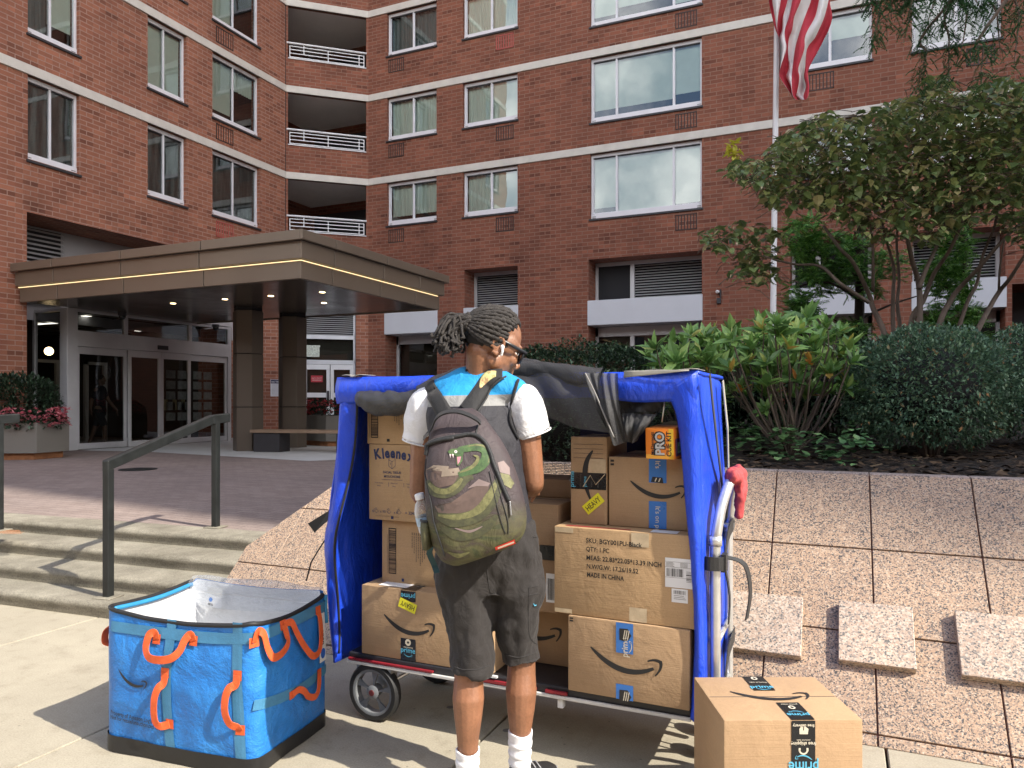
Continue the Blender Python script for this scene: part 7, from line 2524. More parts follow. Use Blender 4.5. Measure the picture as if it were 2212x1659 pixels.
# neck, trunk, limbs
nb = Vector((-.115, .10, 1.46)); nt = HP(-.030, 0, -.045)
chain(body, [(*nb, .070), (*nb.lerp(nt, .45), .053), (*nt, .052)], 18)
chain(body, [(-.27, .13, 1.425, .05), (-.16, .10, 1.462, .055), (-.06, .085, 1.462, .055), (.02, .06, 1.43, .05)])
trunk(body, -.012)
SR, SL = Vector((.040, .045, 1.395)), Vector((-.315, .125, 1.385))
ER, EL = L(1151, 1040, .05), L(908, 1062, .13)
WR, WL = L(1150, 1060, .27), L(944, 1108, .33)
chain(body, [(*SR, .058), (*SR.lerp(ER, .35), .051), (*SR.lerp(ER, .7), .046), (*ER, .041)])
chain(body, [(*ER, .041), (*ER.lerp(WR, .3), .041), (*ER.lerp(WR, .7), .033), (*WR, .026)])
chain(body, [(*SL, .058), (*SL.lerp(EL, .35), .051), (*SL.lerp(EL, .7), .046), (*EL, .041)])
chain(body, [(*EL, .041), (*EL.lerp(WL, .3), .041), (*EL.lerp(WL, .7), .033), (*WL, .026)])
def hand(w, d, nrm, side):
    """palm and five bent fingers; d = along the hand, nrm = back of the hand, side = +1 thumb on +s"""
    d = d.normalized(); s = d.cross(nrm).normalized() * side; n = s.cross(d) * side
    n = nrm - d * nrm.dot(d); n.normalize()
    Rm = Matrix((d, s, n)).transposed()
    body.sphere(w + d * .045, .050, .040, .016, 14, 8, rot=Rm)
    for k, (o, l, cu) in enumerate(((.028, .070, .5), (.009, .080, .45), (-.011, .074, .5), (-.029, .058, .6))):
        p0 = w + d * .078 + s * o; p = [p0 - d * .03, p0]
        a = cu * .35
        for q in (.45, .32, .25):
            p.append(p[-1] + (d * math.cos(a) - n * math.sin(a)) * l * q); a += cu
        body.tube(p, [.0095, .0092, .0085, .0078, .0066], 8); body.sphere(p[-1], .0068, n=8, k=6)
    p0 = w + d * .022 + s * .026
    p = [w + d * .012 + s * .010, p0, p0 + (d * .6 + s * .75 - n * .25) * .034, p0 + (d * .85 + s * .45 - n * .45) * .062]
    body.tube(p, [.013, .0125, .0105, .008], 8); body.sphere(p[-1], .0082, n=8, k=6)
hand(WR, Vector((-.10, 1, -.12)), Vector((.45, .1, .9)), -1)
hand(WL, Vector((.35, .9, -.25)), Vector((-.4, .1, .9)), 1)
KL, KR_ = L(1013, 1432, .0), L(1127, 1418, .07)
AL_, AR_ = L(1010, 1650, -.02), L(1123, 1636, .05)
for hip, kn, an, dx in ((Vector((-.165, .03, .88)), KL, AL_, 0), (Vector((-.005, .05, .88)), KR_, AR_, 0)):
    chain(body, [(*hip, .080), (*hip.lerp(kn, .5), .060), (*kn, .050)])
    sh_ = lambda t, y: kn.lerp(an, t) + Vector((0, y, 0))
    chain(body, [(*kn, .050), (*sh_(.16, -.002), .0515), (*sh_(.34, -.012), .0565), (*sh_(.52, -.008), .050), (*sh_(.74, .0), .0395), (*sh_(.92, .004), .0345), (*an, .036)], 16)
    chain(body, [(*an, .036), (an.x, an.y - .0, .055, .040)])
bo = fuse(body, 'body', SKIN, man, .0042, 3, .4)
man['height'] = 1.76
del man['height']

# ---- clothing
def cloth(name, c, rough=.85, var=.10, bump=.35, bs=380, spec=.3):
    t = NT(name)
    v = t.coord('Object')
    n = t.noise(v, 7, 5, .65)
    t.base(t.ramp(n, [(.25, tuple(x * (1 - var) for x in c)), (.75, tuple(min(1, x * (1 + var)) for x in c))]))
    t.set(Roughness=rough); t.p.inputs['Specular IOR Level'].default_value = spec
    t.p.inputs['Sheen Weight'].default_value = .08
    w = t.noise(t.coord('Object', (1, 1, .8)), 16, 4, .6, .8)
    t.bump(t.math('ADD', w, t.math('MULTIPLY', t.noise(v, bs, 2), .10)), bump, .02)
    return t.mat
shirt = MB(); trunk(shirt, -.006, .95, 1.47)
HR_s, HL_s = L(1151, 936, .055), L(905, 955, .135)
for sj, hm, rr in ((SR, HR_s, .066), (SL, HL_s, .060)):
    d = (hm - sj)
    shirt.tube([sj - d * .18, sj, sj + d * .45, sj + d * .8, hm], [.058, .073, .073, rr + .002, rr + .004], 18)
    shirt.sphere(sj, .072)
chain(shirt, [(-.26, .13, 1.415, .050), (-.16, .10, 1.445, .050), (-.06, .085, 1.445, .050), (.01, .06, 1.42, .050)])
so = fuse(shirt, 'shirt', cloth('white_cotton', (.74, .74, .75), .9, .03, .5), man, .007, 3, .5)
wrinkle(so, .010, 9, (1, 1, .6), 3)
for hm, sj, rr in ((HR_s, SR, .0665), (HL_s, SL, .061)):
    d = (hm - sj).normalized(); mb = MB(); u = d.orthogonal().normalized(); w = d.cross(u)
    mb.tube([hm + d * .002 + (u * math.cos(2 * math.pi * k / 24) + w * math.sin(2 * math.pi * k / 24)) * rr for k in range(25)], .0035, 5); mb.build('sleeve_hem', cloth('white_hem', (.70, .70, .71), .9, .03), man, smooth=True)

# vest: colour bands by height
t = NT('banded_vest')
v = t.coord('Object'); sp = t.new('ShaderNodeSeparateXYZ'); t.link(v, sp.inputs[0])
h = t.math('ADD', sp.outputs[2], t.math('MULTIPLY', sp.outputs[0], -.02))
bl = t.ramp(t.math('MULTIPLY', h, .5), [(0, (.020, .0195, .026)), (1.388 / 2, (.25, .25, .245)), (1.428 / 2, (.012, .27, .60))], 'CONSTANT')
n = t.noise(v, 8, 5, .65)
t.base(t.mix(1.0, bl, t.ramp(n, [(.25, (.86, .86, .86)), (.75, (1.1, 1.1, 1.1))]), 'MULTIPLY'))
t.set(Roughness=.72)
t.bump(t.math('ADD', t.noise(t.coord('Object', (1, 1, .6)), 18, 4, .6, 1), t.math('MULTIPLY', t.noise(v, 400, 2), .08)), .45, .02)
VEST = t.mat
vest = MB(); trunk(vest, .018, .95, 1.50, -.006)
chain(vest, [(-.262, .130, 1.428, .066), (-.17, .106, 1.458, .074), (-.065, .086, 1.460, .074), (.000, .058, 1.434, .066)])
vo = fuse(vest, 'vest', VEST, man, .007, 3, .5)
wrinkle(vo, .007, 8, (1, 1, .7), 5)
wrinkle(so, .0, 9)


def bvh(o):
    m = wm(o)
    return BVHTree.FromPolygons([m @ v.co for v in o.data.vertices], [list(p.vertices) for p in o.data.polygons])
BV = bvh(vo)
def cast_on(B):
    def f(px, py, e):
        d = ray(px, py).normalized()
        hit, n, i, dist = B.ray_cast(EYE, d)
        if hit is None:
            hit, n, i, dist = B.find_nearest(EYE + d * 2.45)
        if n.dot(d) > 0: n = -n
        return hit + n * e
    return f
cv = cast_on(BV)
def piping(B, pts, r, name, mat, parent, e=.0045):
    mb = MB(); f = cast_on(B)
    mb.tube([f(p.x, p.y, e) for p in cap_px([(x, y, 0) for x, y in pts], 6)], r, 6)
    return wbuild(mb, name, mat, parent, smooth=True)
PIP = cloth('black_piping_cloth', (.02, .02, .022))
piping(BV, [(1119, 822), (1110, 850), (1103, 880), (1100, 905), (1106, 925), (1118, 948)], .0055, 'armhole_piping', PIP, man)
piping(BV, [(934, 838), (916, 860), (907, 885), (908, 910), (915, 935)], .0055, 'armhole_piping', PIP, man)
piping(BV, [(1006, 802), (1025, 797), (1045, 797), (1062, 804), (1072, 812)], .0045, 'neck_piping', PIP, man, .003)

shorts = MB()
shorts.loft([ell(cx, cy, z, rx, ry, 24) for z, cx, cy, rx, ry in ((.975, -.088, .03, .155, .115), (.90, -.086, .032, .170, .122), (.80, -.083, .035, .178, .118), (.72, -.083, .035, .160, .10))])
for top, hem, r0, r1 in (((-.165, .03, .86), L(1019, 1450, .0), .100, .0745), ((-.003, .045, .86), L(1126, 1428, .06), .102, .0725)):
    tv, hv = Vector(top), hem
    P3 = [tv, tv.lerp(hv, .3), tv.lerp(hv, .6), tv.lerp(hv, .85), hv]
    shorts.loft([ell(p.x, p.y, p.z, r * 1.0, r * 1.04, 20, tilt=(-.10 if k == 4 else 0) * (1 if top[0] < -.1 else -.8)) for k, (p, r) in enumerate(zip(P3, (r0, r0 - .006, r0 - .016, r1 + .003, r1)))])
sho = fuse(shorts, 'shorts', cloth('charcoal_shorts', (.027, .024, .023), .80, .10, .45, 500), man, .0075, 2, .5)
wrinkle(sho, .022, 6.0, (1, 1, .6), 8)
wrinkle(sho, .010, 15, (1, 1, .7), 2)
BS = bvh(sho)
fs = cast_on(BS)
mb = MB()
for pts in ([(1143, 1270), (1150, 1268), (1162, 1266)], [(1143, 1270), (1141, 1330), (1143, 1370), (1150, 1384), (1160, 1392)], [(1142, 1286), (1160, 1282)], [(1152, 1160), (1166, 1162)], [(982, 1440), (1000, 1446), (1030, 1446), (1055, 1438)], [(1092, 1414), (1120, 1420), (1150, 1412), (1162, 1406)], [(1052, 1230), (1056, 1262), (1062, 1300)]):
    mb.tube([fs(p.x, p.y, .0008) for p in cap_px([(x, y, 0) for x, y in pts], 5)], .0016, 4)
wbuild(mb, 'seam', cloth('dark_seam', (.03, .028, .028)), man)
mb = MB(); mb.tube([fs(x, y, .002) for x, y in ((1152, 1304), (1154, 1308), (1158, 1306))], .0018, 5); wbuild(mb, 'pocket_mark', CYA, man)
SOCK = cloth('white_sock', (.74, .74, .76), .9, .03, .3)
for an, kn, tz in ((AL_, KL, L(1009, 1614, 0).z), (AR_, KR_, L(1122, 1594, 0).z)):
    mb = MB()
    prof = []
    n_ = 26
    for k in range(n_ + 1):
        z = .05 + (tz - .05) * k / n_
        f = max(0, (kn.z - z) / (kn.z - an.z)) if z > an.z else 1
        c = kn.lerp(an, f); r = .0375 + .0045 * max(0, (z - .12) / .12) + .0022 * math.sin(z * 190) * (1 if k < n_ - 4 else .2)
        prof.append([(c.x + r * math.cos(a), c.y + r * 1.06 * math.sin(a), z + .004 * math.sin(a * 2 + k)) for a in [2 * math.pi * q / 20 for q in range(20)]])
    mb.loft(prof, cap=False); o = mb.build('sock', SOCK, man, smooth=True, solid=.006)
SHOE = plain('black_shoe', (.018, .018, .020), .5, .2, 12, .3, 160)
SOLE = plain('grey_sole', (.24, .24, .25), .6, .1, 12)
for an, d in ((AL_, Vector((-.45, .90, 0))), (AR_, Vector((.66, .75, 0)))):
    d.normalize(); s = Vector((d.y, -d.x, 0)); c = Vector((an.x, an.y, 0))
    mb = MB()
    for x, w, h in ((0, 0, 0),): pass
    st_ = [(-.075, .026, .080), (-.055, .036, .098), (-.01, .040, .100), (.04, .043, .088), (.09, .048, .066), (.14, .046, .052), (.175, .034, .042), (.19, .018, .032)]
    mb.loft([[c + d * x + s * w * math.cos(a) + Vector((0, 0, .024 + (h - .024) * max(0, math.sin(a)) ** .7)) for a in [math.pi * k / 10 for k in range(11)]] + [c + d * x + s * w * math.cos(math.pi) + Vector((0, 0, .02)), c + d * x + s * w + Vector((0, 0, .02))] for x, w, h in st_])
    sh = mb.build('shoe', SHOE, man, smooth=True, fixn=True)
    mb = MB(); mb.loft([[c + d * x + s * (w + .005) * k + Vector((0, 0, z)) for k, z in ((-1, 0), (1, 0), (1.02, .026), (-1.02, .026))] for x, w, h in [(-.083, .022, 0)] + st_ + [(.20, .012, 0)]]); mb.build('sole', SOLE, sh, bevel=.004)
    mb = MB()
    for k in range(3): mb.tube([c + d * (.02 + .03 * k) + s * .032 + Vector((0, 0, .088 - .012 * k)), c + d * (.03 + .03 * k) + Vector((0, 0, .104 - .014 * k)), c + d * (.02 + .03 * k) - s * .032 + Vector((0, 0, .088 - .012 * k))], .003, 5)
    mb.build('lace', SOLE, sh, smooth=True)

# ---- hair
HAIR = NT('dark_locks')
nn = HAIR.noise(HAIR.coord('Object'), 60, 4, .7)
HAIR.base(HAIR.ramp(nn, [(.3, (.014, .012, .011)), (.6, (.040, .034, .030)), (.85, (.085, .072, .06))])); HAIR.set(Roughness=.75); HAIR.bump(HAIR.noise(HAIR.coord('Object'), 260, 3, .7), .8, .006)
HAIR = HAIR.mat
SCALP = plain('short_black_hair', (.018, .015, .013), .9, .5, 120, .8, 320)
mb = MB()
rings = []
for i in range(13):
    ph = math.pi * i / 12
    ring = []
    for j in range(28):
        th = 2 * math.pi * j / 28
        d = Vector((math.cos(ph), math.sin(ph) * math.cos(th), math.sin(ph) * math.sin(th)))     # pole along +f
        ring.append(d)
    rings.append(ring)
def hairline(d):     # how far forward the cap reaches for this direction
    return True
vs, fs_ = [], []
for i in range(13):
    for j in range(28):
        d = rings[i][j]
        vs.append(HP(-.020 + d.x * .094, d.y * .0815, .040 + d.z * .089))
for i in range(12):
    for j in range(28):
        k = (j + 1) % 28
        ds = [rings[i][j], rings[i][k], rings[i + 1][k], rings[i + 1][j]]
        c = sum(ds, Vector()) / 4
        low = -.93 if c.x < -.25 else (-.25 if c.x < .1 else .18)
        if c.z < low + .25 * max(0, c.x) or (c.x > .80 and c.z < .5): continue
        fs_.append([i * 28 + j, i * 28 + k, (i + 1) * 28 + k, (i + 1) * 28 + j])
mb.add(vs, fs_); mb.build('hair_cap', SCALP, man, smooth=True, solid=.004)
tie = HP(-.112, 0, .022)
rn = random.Random(31)
mb = MB()
def lock(P3, r0, r1, seed):
    n_ = len(P3)
    mb.tube(P3, [(r0 + (r1 - r0) * i / n_) * (1 + .22 * math.sin(i * 2.1 + seed) + .12 * rn.uniform(-1, 1)) for i in range(n_)], 7)
for row in range(2):
    N_ = 30 - row * 4
    for k in range(N_):
        phi = R(-128 + 256 * (k + .5 * row) / (N_ - 1)) + rn.uniform(-.02, .02)
        al = R(31 + 42 * abs(math.sin(phi)) ** 1.5) + row * .35
        P3 = []
        for i in range(26):
            q = i / 25
            a = al + (math.pi * .985 - al) * q
            d = Vector((math.cos(a), math.sin(a) * math.sin(phi), math.sin(a) * math.cos(phi)))
            rr = 1.0 + .035 * math.sin(q * 11 + k * 1.7) * .4 + row * .035
            P3.append(HP(-.018 + d.x * .098 * rr, d.y * .084 * rr, (.040 - .018 * q) + d.z * .092 * rr))
        lock(P3, .0080, .0055, k)
mb.build('scalp_locks', HAIR, man, smooth=True)
mb = MB()
for k in range(84):
    a = rn.uniform(0, 6.28); rr = .030 * math.sqrt(rn.random())
    s0 = tie + HL * rr * math.cos(a) + HU * rr * math.sin(a) * 1.1
    sp_ = (math.cos(a), math.sin(a))
    ex = rn.uniform(-.112, .0); ez = -.030 - .070 * rn.random() - .30 * max(0, ex + .06)
    end = tie + Vector((ex - .006, rn.uniform(-.055, .055) - .006, ez))
    mid = s0.lerp(end, .42) + Vector((-.026, 0, .014 + .022 * sp_[1]))
    tip = end + Vector((rn.uniform(-.016, .016), rn.uniform(-.01, .01), rn.uniform(-.012, .006)))
    P3 = cap_px([s0 + HF * .012, s0 - HF * .012, mid, end, tip], 6)
    P3 = [p + Vector((math.sin(i * .9 + k), math.cos(i * 1.1 + k * 2), math.sin(i * .7 + k * 3))) * .0028 for i, p in enumerate(P3)]
    lock(P3, .0076, .0040, k)
mb.build('ponytail', HAIR, man, smooth=True)
mb = MB()
for o_ in (0, .008): mb.tube([tie + HF * (.012 - o_) + (HL * math.cos(a) + HU * math.sin(a)) * .034 for a in [2 * math.pi * k / 20 for k in range(21)]], .0042, 6)
mb.build('hair_tie', PIPE, man, smooth=True)
# short beard along the jaw, brows
mb = MB()
# ---- eyes, glasses, ear bud
for s in (-1, 1):
    mb = MB(); mb.sphere(HP(.073, s * .031, -.004), .0125, n=12, k=8); ey = mb.build('eye', plain('eye_white', (.6, .58, .55), .2, .05, 9), man, smooth=True)
    mb = MB(); mb.sphere(HP(.0815, s * .031, -.004), .0062, n=10, k=6); mb.build('iris', M['charcoal'], ey, smooth=True)
GLS = plain('matte_black_frame', (.02, .021, .024), .30, .1, 9)
mb = MB()
for s in (-1, 1):
    mb.tube([HP(-.012, s * .080, -.002), HP(.0, s * .0815, .008), HP(.045, s * .078, .009), HP(.100, s * .071, .008)], [.003, .0045, .0058, .0062], 6)
    u_ = [(-.001, .017), (.0, .017), (.0, -.026), (-.001, -.026)]
    pts = [HP(.104 - .012 * (abs(l) / .07) ** 2, s * l, u) for l, u in ((.008, .014), (.04, .017), (.070, .014), (.070, -.008), (.058, -.026), (.030, -.027), (.014, -.016), (.008, .014))]
    mb.tube(pts, .0032, 6)
mb.tube([HP(.106, -.009, .008), HP(.108, 0, .010), HP(.106, .009, .008)], .003, 6)
gl = mb.build('sunglasses', GLS, man, smooth=True)
for s in (-1, 1):
    mb = MB(); mb.face([HP(.1035 - .012 * (abs(l) / .07) ** 2, s * l, u) for l, u in ((.008, .012), (.04, .015), (.068, .012), (.068, -.008), (.057, -.024), (.030, -.025), (.015, -.015))]); mb.build('lens', plain('dark_lens', (.008, .009, .011), .06, .02, 4), gl)
mb = MB()
mb.sphere(HP(.006, -.086, -.014), .0075, .0075, .009, 10, 8); mb.tube([HP(.006, -.088, -.012), HP(.010, -.0905, -.028), HP(.012, -.091, -.040)], [.0048, .0042, .0040], 8); mb.sphere(HP(.012, -.091, -.040), .004)
mb.build('ear_bud', plain('white_plastic', (.80, .80, .80), .25, .02, 4), man, smooth=True)
mb = MB(); mb.tube([nb + Vector((.062 * math.cos(a) + .004, .060 * math.sin(a) - .004, .042 + .012 * math.sin(a))) for a in [2 * math.pi * k / 30 for k in range(31)]], .0022, 6); mb.build('neck_chain', plain('thin_chain', (.20, .13, .06), .35, .1, 60, metal=.8), man, smooth=True)

# ================================================================== backpack on his back
bp0 = PM @ L(1065, 1200, -.16)
bpk = thing('backpack', 'dark backpack printed with a green snake and rocks, worn on the man\'s back', 'backpack', tuple(bp0), YAW)
rows = [(884, 970, 1016, .055), (890, 950, 1030, .075), (902, 940, 1044, .095), (925, 929, 1062, .125), (955, 921, 1082, .155), (1000, 916, 1104, .180), (1050, 917, 1121, .195), (1100, 922, 1133, .205), (1145, 934, 1138, .200), (1178, 952, 1134, .185), (1196, 976, 1120, .155), (1204, 998, 1098, .11)]
mb = MB(); rings = []
for i, (y, xl, xr, dp) in enumerate(rows):
    c = L((xl + xr) / 2, y, -.19); hw = (xr - xl) / 2 / 1600 * 2.43
    sl = .36 * min(1, max(0, (y - 900) / 290)) ** 1.6
    back = -.062 - .02 * max(0, (y - 1000) / 200)
    ring = []
    for k in range(40):
        a = 2 * math.pi * k / 40
        cx, sy = math.cos(a), math.sin(a)
        x = hw * (abs(cx) ** .62) * (1 if cx >= 0 else -1)
        yy_ = (abs(sy) ** .72) * (1 if sy >= 0 else -1)
        w = .006 * mnoise.noise(Vector((x * 12, i * .5, sy * 2)))
        ring.append(PM @ Vector((c.x + x, back - dp / 2 + yy_ * (dp / 2 + w), c.z + x * sl + w)))
    rings.append(ring)
fine = []
for i in range(len(rings) - 1):
    p0, p1, p2, p3 = rings[max(i - 1, 0)], rings[i], rings[i + 1], rings[min(i + 2, len(rings) - 1)]
    for q in range(4):
        t_ = q / 4
        fine.append([0.5 * ((2 * b) + (c - a) * t_ + (2 * a - 5 * b + 4 * c - d) * t_ * t_ + (3 * b - a - 3 * c + d) * t_ ** 3) for a, b, c, d in zip(p0, p1, p2, p3)])
fine.append(rings[-1])
mb.loft(fine)
t = NT('printed_pack_fabric')
v = t.coord('Object'); n1 = t.noise(t.coord('Object', (1, 1, 2.6)), 6.5, 4, .6, 1.2)
sp = t.new('ShaderNodeSeparateXYZ'); t.link(v, sp.inputs[0])
pur = t.ramp(t.noise(v, 9, 4, .6), [(.3, (.036, .026, .028)), (.7, (.062, .045, .047))])
oliv = t.ramp(n1, [(.34, (.055, .040, .034)), (.44, (.062, .058, .026)), (.52, (.090, .085, .036)), (.60, (.048, .060, .022)), (.70, (.050, .038, .034))])
f = t.ramp(t.math('ADD', sp.outputs[2], t.math('MULTIPLY', t.math('SUBTRACT', t.noise(v, 5, 3), .5), .16)), [(.10, 1.0), (.19, 0.0)])
t.base(t.mix(f, pur, oliv)); t.set(Roughness=.68)
t.bump(t.math('ADD', t.noise(t.coord('Object', (1, 1, .7)), 13, 4, .6, 1), t.math('MULTIPLY', t.noise(v, 420, 2), .06)), .5, .02)
PACK = t.mat
pk = wbuild(mb, 'pack_body', PACK, bpk, smooth=True)
BP = bvh(pk); cp = cast_on(BP)
ZS = lambda x, y: (864 + .1979 * x, 907.3 + .1979 * y)
GRN = NT('snake_green'); g1 = GRN.noise(GRN.coord('Object'), 45, 4, .7)
GRN.base(GRN.ramp(g1, [(.3, (.026, .050, .020)), (.5, (.048, .098, .030)), (.7, (.090, .150, .050))])); GRN.set(Roughness=.65); GRN = GRN.mat
YGR = NT('snake_belly'); g1 = YGR.noise(YGR.coord('Object'), 60, 4, .7)
YGR.base(YGR.ramp(g1, [(.3, (.075, .070, .030)), (.5, (.135, .132, .052)), (.7, (.20, .195, .080))])); YGR.set(Roughness=.65); YGR = YGR.mat
OLV = NT('snake_back'); g1 = OLV.noise(OLV.coord('Object'), 50, 4, .7)
OLV.base(OLV.ramp(g1, [(.3, (.036, .034, .022)), (.5, (.058, .060, .028)), (.7, (.090, .090, .040))])); OLV.set(Roughness=.65); OLV = OLV.mat
RKB = plain('rock_brown_print', (.105, .070, .058), .7, .3, 24); RKT = plain('rock_pale_print', (.24, .19, .145), .7, .2, 24); FNG = plain('pink_mouth_print', (.42, .18, .22), .6, .1, 30); PAL = plain('pale_print', (.20, .15, .14), .65, .15, 24)
Ds = Decal((0, 0, 0), (1, 0, 0), (0, 1, 0), .0008, cp)
def dpoly(pts, m, lift): # densify so the patch follows the curved pack
    P2 = [Vector((*ZS(x, y), 0)) for x, y in pts]
    c = sum(P2, Vector()) / len(P2)
    out = []
    for i in range(len(P2)):
        a, b = P2[i], P2[(i + 1) % len(P2)]
        for q in range(5): out.append(a.lerp(b, q / 5))
    for f0, f1 in ((1, .66), (.66, .33)):
        for i in range(len(out)):
            a, b = out[i], out[(i + 1) % len(out)]
            Ds.mb.face([Ds.cast(*(c.lerp(q, w)).xy, Ds.eps + lift) for q, w in ((a, f0), (b, f0), (b, f1), (a, f1))], m)
    for i in range(len(out)):
        Ds.mb.face([Ds.cast(*(c.lerp(q, w)).xy, Ds.eps + lift) for q, w in ((out[i], .33), (out[(i + 1) % len(out)], .33), (c, 1))], m)
def stroke(pts, ws, m, lift, n=7):
    P2 = cap_px([Vector((*ZS(x, y), 0)) for x, y in pts], n)
    k = len(P2)
    W_ = []
    for i in range(k):
        q = i / (k - 1) * (len(ws) - 1); j = min(int(q), len(ws) - 2); W_.append((ws[j] + (ws[j + 1] - ws[j]) * (q - j)) * .1979)
    rows_ = []
    for i, p in enumerate(P2):
        t_ = (P2[min(i + 1, k - 1)] - P2[max(i - 1, 0)]).normalized(); nn_ = Vector((-t_.y, t_.x, 0))
        rows_.append([Ds.cast(*(p + nn_ * W_[i] * s).xy, Ds.eps + lift) for s in (-.5, -.17, .17, .5)])
    Ds.mb.loft(rows_, m, False, False)
# rocks
dpoly([(285, 545), (450, 500), (640, 540), (680, 640), (640, 690), (430, 740), (320, 700), (290, 620)], 3, 0)
dpoly([(285, 545), (370, 492), (535, 505), (528, 535), (640, 520), (668, 600), (560, 610), (450, 620), (460, 560)], 4, .0004)
dpoly([(700, 800), (860, 700), (975, 690), (960, 820), (900, 940), (780, 1010), (560, 1040), (420, 1010), (380, 940), (560, 900)], 3, .0002)
dpoly([(735, 750), (860, 645), (985, 690), (960, 725), (840, 720)], 5, .0006)
dpoly([(1065, 465), (1130, 445), (1195, 520), (1200, 600), (1090, 570)], 5, .0002)
dpoly([(1085, 575), (1190, 600), (1245, 690), (1210, 750), (1120, 700)], 1, .0006)
# body coils
stroke([(400, 1040), (560, 1090), (720, 1080), (860, 1020), (980, 900), (1060, 720), (1100, 640)], [60, 150, 150, 150, 150, 130, 60], 2, .0008)
stroke([(420, 1040), (600, 1060), (760, 1030), (880, 960), (970, 840), (1050, 690)], [20, 60, 70, 90, 90, 40], 1, .0012)
stroke([(300, 660), (370, 770), (500, 800), (620, 740), (700, 640), (790, 600)], [50, 110, 110, 110, 120, 90], 2, .0008)
stroke([(320, 690), (400, 765), (510, 780), (610, 720), (680, 640)], [30, 60, 60, 60, 30], 1, .0012)
stroke([(640, 600), (740, 560), (850, 520), (930, 440), (930, 340), (850, 300), (720, 315), (640, 330)], [50, 90, 110, 110, 90, 80, 70, 60], 0, .0014)
stroke([(650, 575), (760, 530), (830, 470), (850, 410), (800, 385)], [10, 34, 40, 34, 8], 1, .0018)
stroke([(960, 470), (975, 380), (930, 300), (850, 275), (740, 290)], [6, 18, 20, 18, 6], 1, .0018)
stroke([(450, 1180), (620, 1260), (800, 1240), (960, 1150), (1060, 1040)], [40, 110, 120, 110, 40], 2, .0006)
stroke([(600, 1180), (760, 1215), (900, 1160)], [8, 30, 8], 5, .0010)
stroke([(520, 1440), (640, 1480), (760, 1440)], [10, 50, 10], 1, .0006)
# head: skull, jaw, eye, fangs
dpoly([(522, 345), (560, 318), (640, 312), (700, 330), (690, 390), (640, 400), (590, 385), (540, 372)], 0, .0020)
dpoly([(615, 400), (690, 385), (680, 450), (640, 505), (618, 490)], 0, .0016)
dpoly([(622, 405), (668, 400), (655, 455), (630, 490)], 6, .0022)
dpoly([(545, 375), (590, 385), (575, 395)], 6, .0022)
for x in (550, 578): dpoly([(x - 8, 372), (x + 8, 376), (x + 4, 418)], 7, .0026)
dpoly([(610 + 17 * math.cos(k), 348 + 17 * math.sin(k)) for k in range(6)], 7, .0026); dpoly([(610 + 7 * math.cos(k), 348 + 8 * math.sin(k)) for k in range(6)], 8, .0030)
wbuild(Ds.mb, 'snake_print', [GRN, YGR, OLV, RKB, RKT, PAL, FNG, plain('white_fang', (.7, .62, .6), .5), INK], bpk, smooth=True)
# zip of the main pocket, side zip, piping
BKW = cloth('black_pack_trim', (.022, .023, .024), .55, .15, .3)
def trim(pts, r, name, mat=BKW, e=.003, B=BP):
    mb = MB(); f = cast_on(B)
    P3 = [f(p.x, p.y, e) for p in cap_px([(x, y, 0) for x, y in pts], 7)]
    mb.tube(P3, r, 7); return wbuild(mb, name, mat, bpk, smooth=True)
trim([ZS(*q) for q in ((255, 380), (268, 310), (300, 270), (400, 225), (520, 200), (640, 180), (760, 160), (860, 190), (940, 270), (985, 370), (1020, 480), (1070, 600), (1110, 710), (1150, 800), (1185, 880))], .0072, 'main_zip')
trim([ZS(*q) for q in ((262, 325), (300, 285), (420, 236), (590, 205))], .0060, 'main_zip', BKW, .0065)
for dx in (0, 75): trim([ZS(975 + dx * .75, 560 + dx * .6), ZS(1040 + dx * .9, 860), ZS(1100 + dx, 1100), ZS(1150 + dx * .4, 1240)], .0016, 'pocket_seam', BKW, .0012)
trim([ZS(1190, 890), ZS(1196, 960), ZS(1205, 1040)], .0035, 'zip_pull', plain('zip_metal', (.4, .4, .4), .3, .1, 9, metal=.8), .006)
trim([ZS(250, 420), ZS(280, 620), ZS(340, 900), ZS(370, 1100), ZS(430, 1300), ZS(490, 1480)], .0024, 'pack_seam', BKW, .001)
trim([ZS(850, 60), ZS(835, 120), ZS(830, 180)], .003, 'pack_seam', BKW, .0012)
# red tag
Dt = Decal((0, 0, 0), (1, 0, 0), (0, 1, 0), .002, cp)
def quad_tag(p, m, lift):
    P2 = [Vector((*ZS(*q), 0)) for q in p]
    Dt.mb.grid(lambda u, v: Dt.cast(*(P2[0].lerp(P2[1], u).lerp(P2[3].lerp(P2[2], u), v)).xy, .002 + lift), 6, 2, m, False)
quad_tag([(1035, 1385), (1245, 1300), (1260, 1345), (1045, 1418)], 0, .0)
quad_tag([(1062, 1385), (1236, 1318), (1242, 1335), (1066, 1402)], 1, .001)
wbuild(Dt.mb, 'red_tag', [plain('red_rubber_tag', (.62, .035, .02), .4, .05, 9), plain('cream_tag_print', (.7, .55, .45), .5, .1, 60)], bpk, smooth=True)
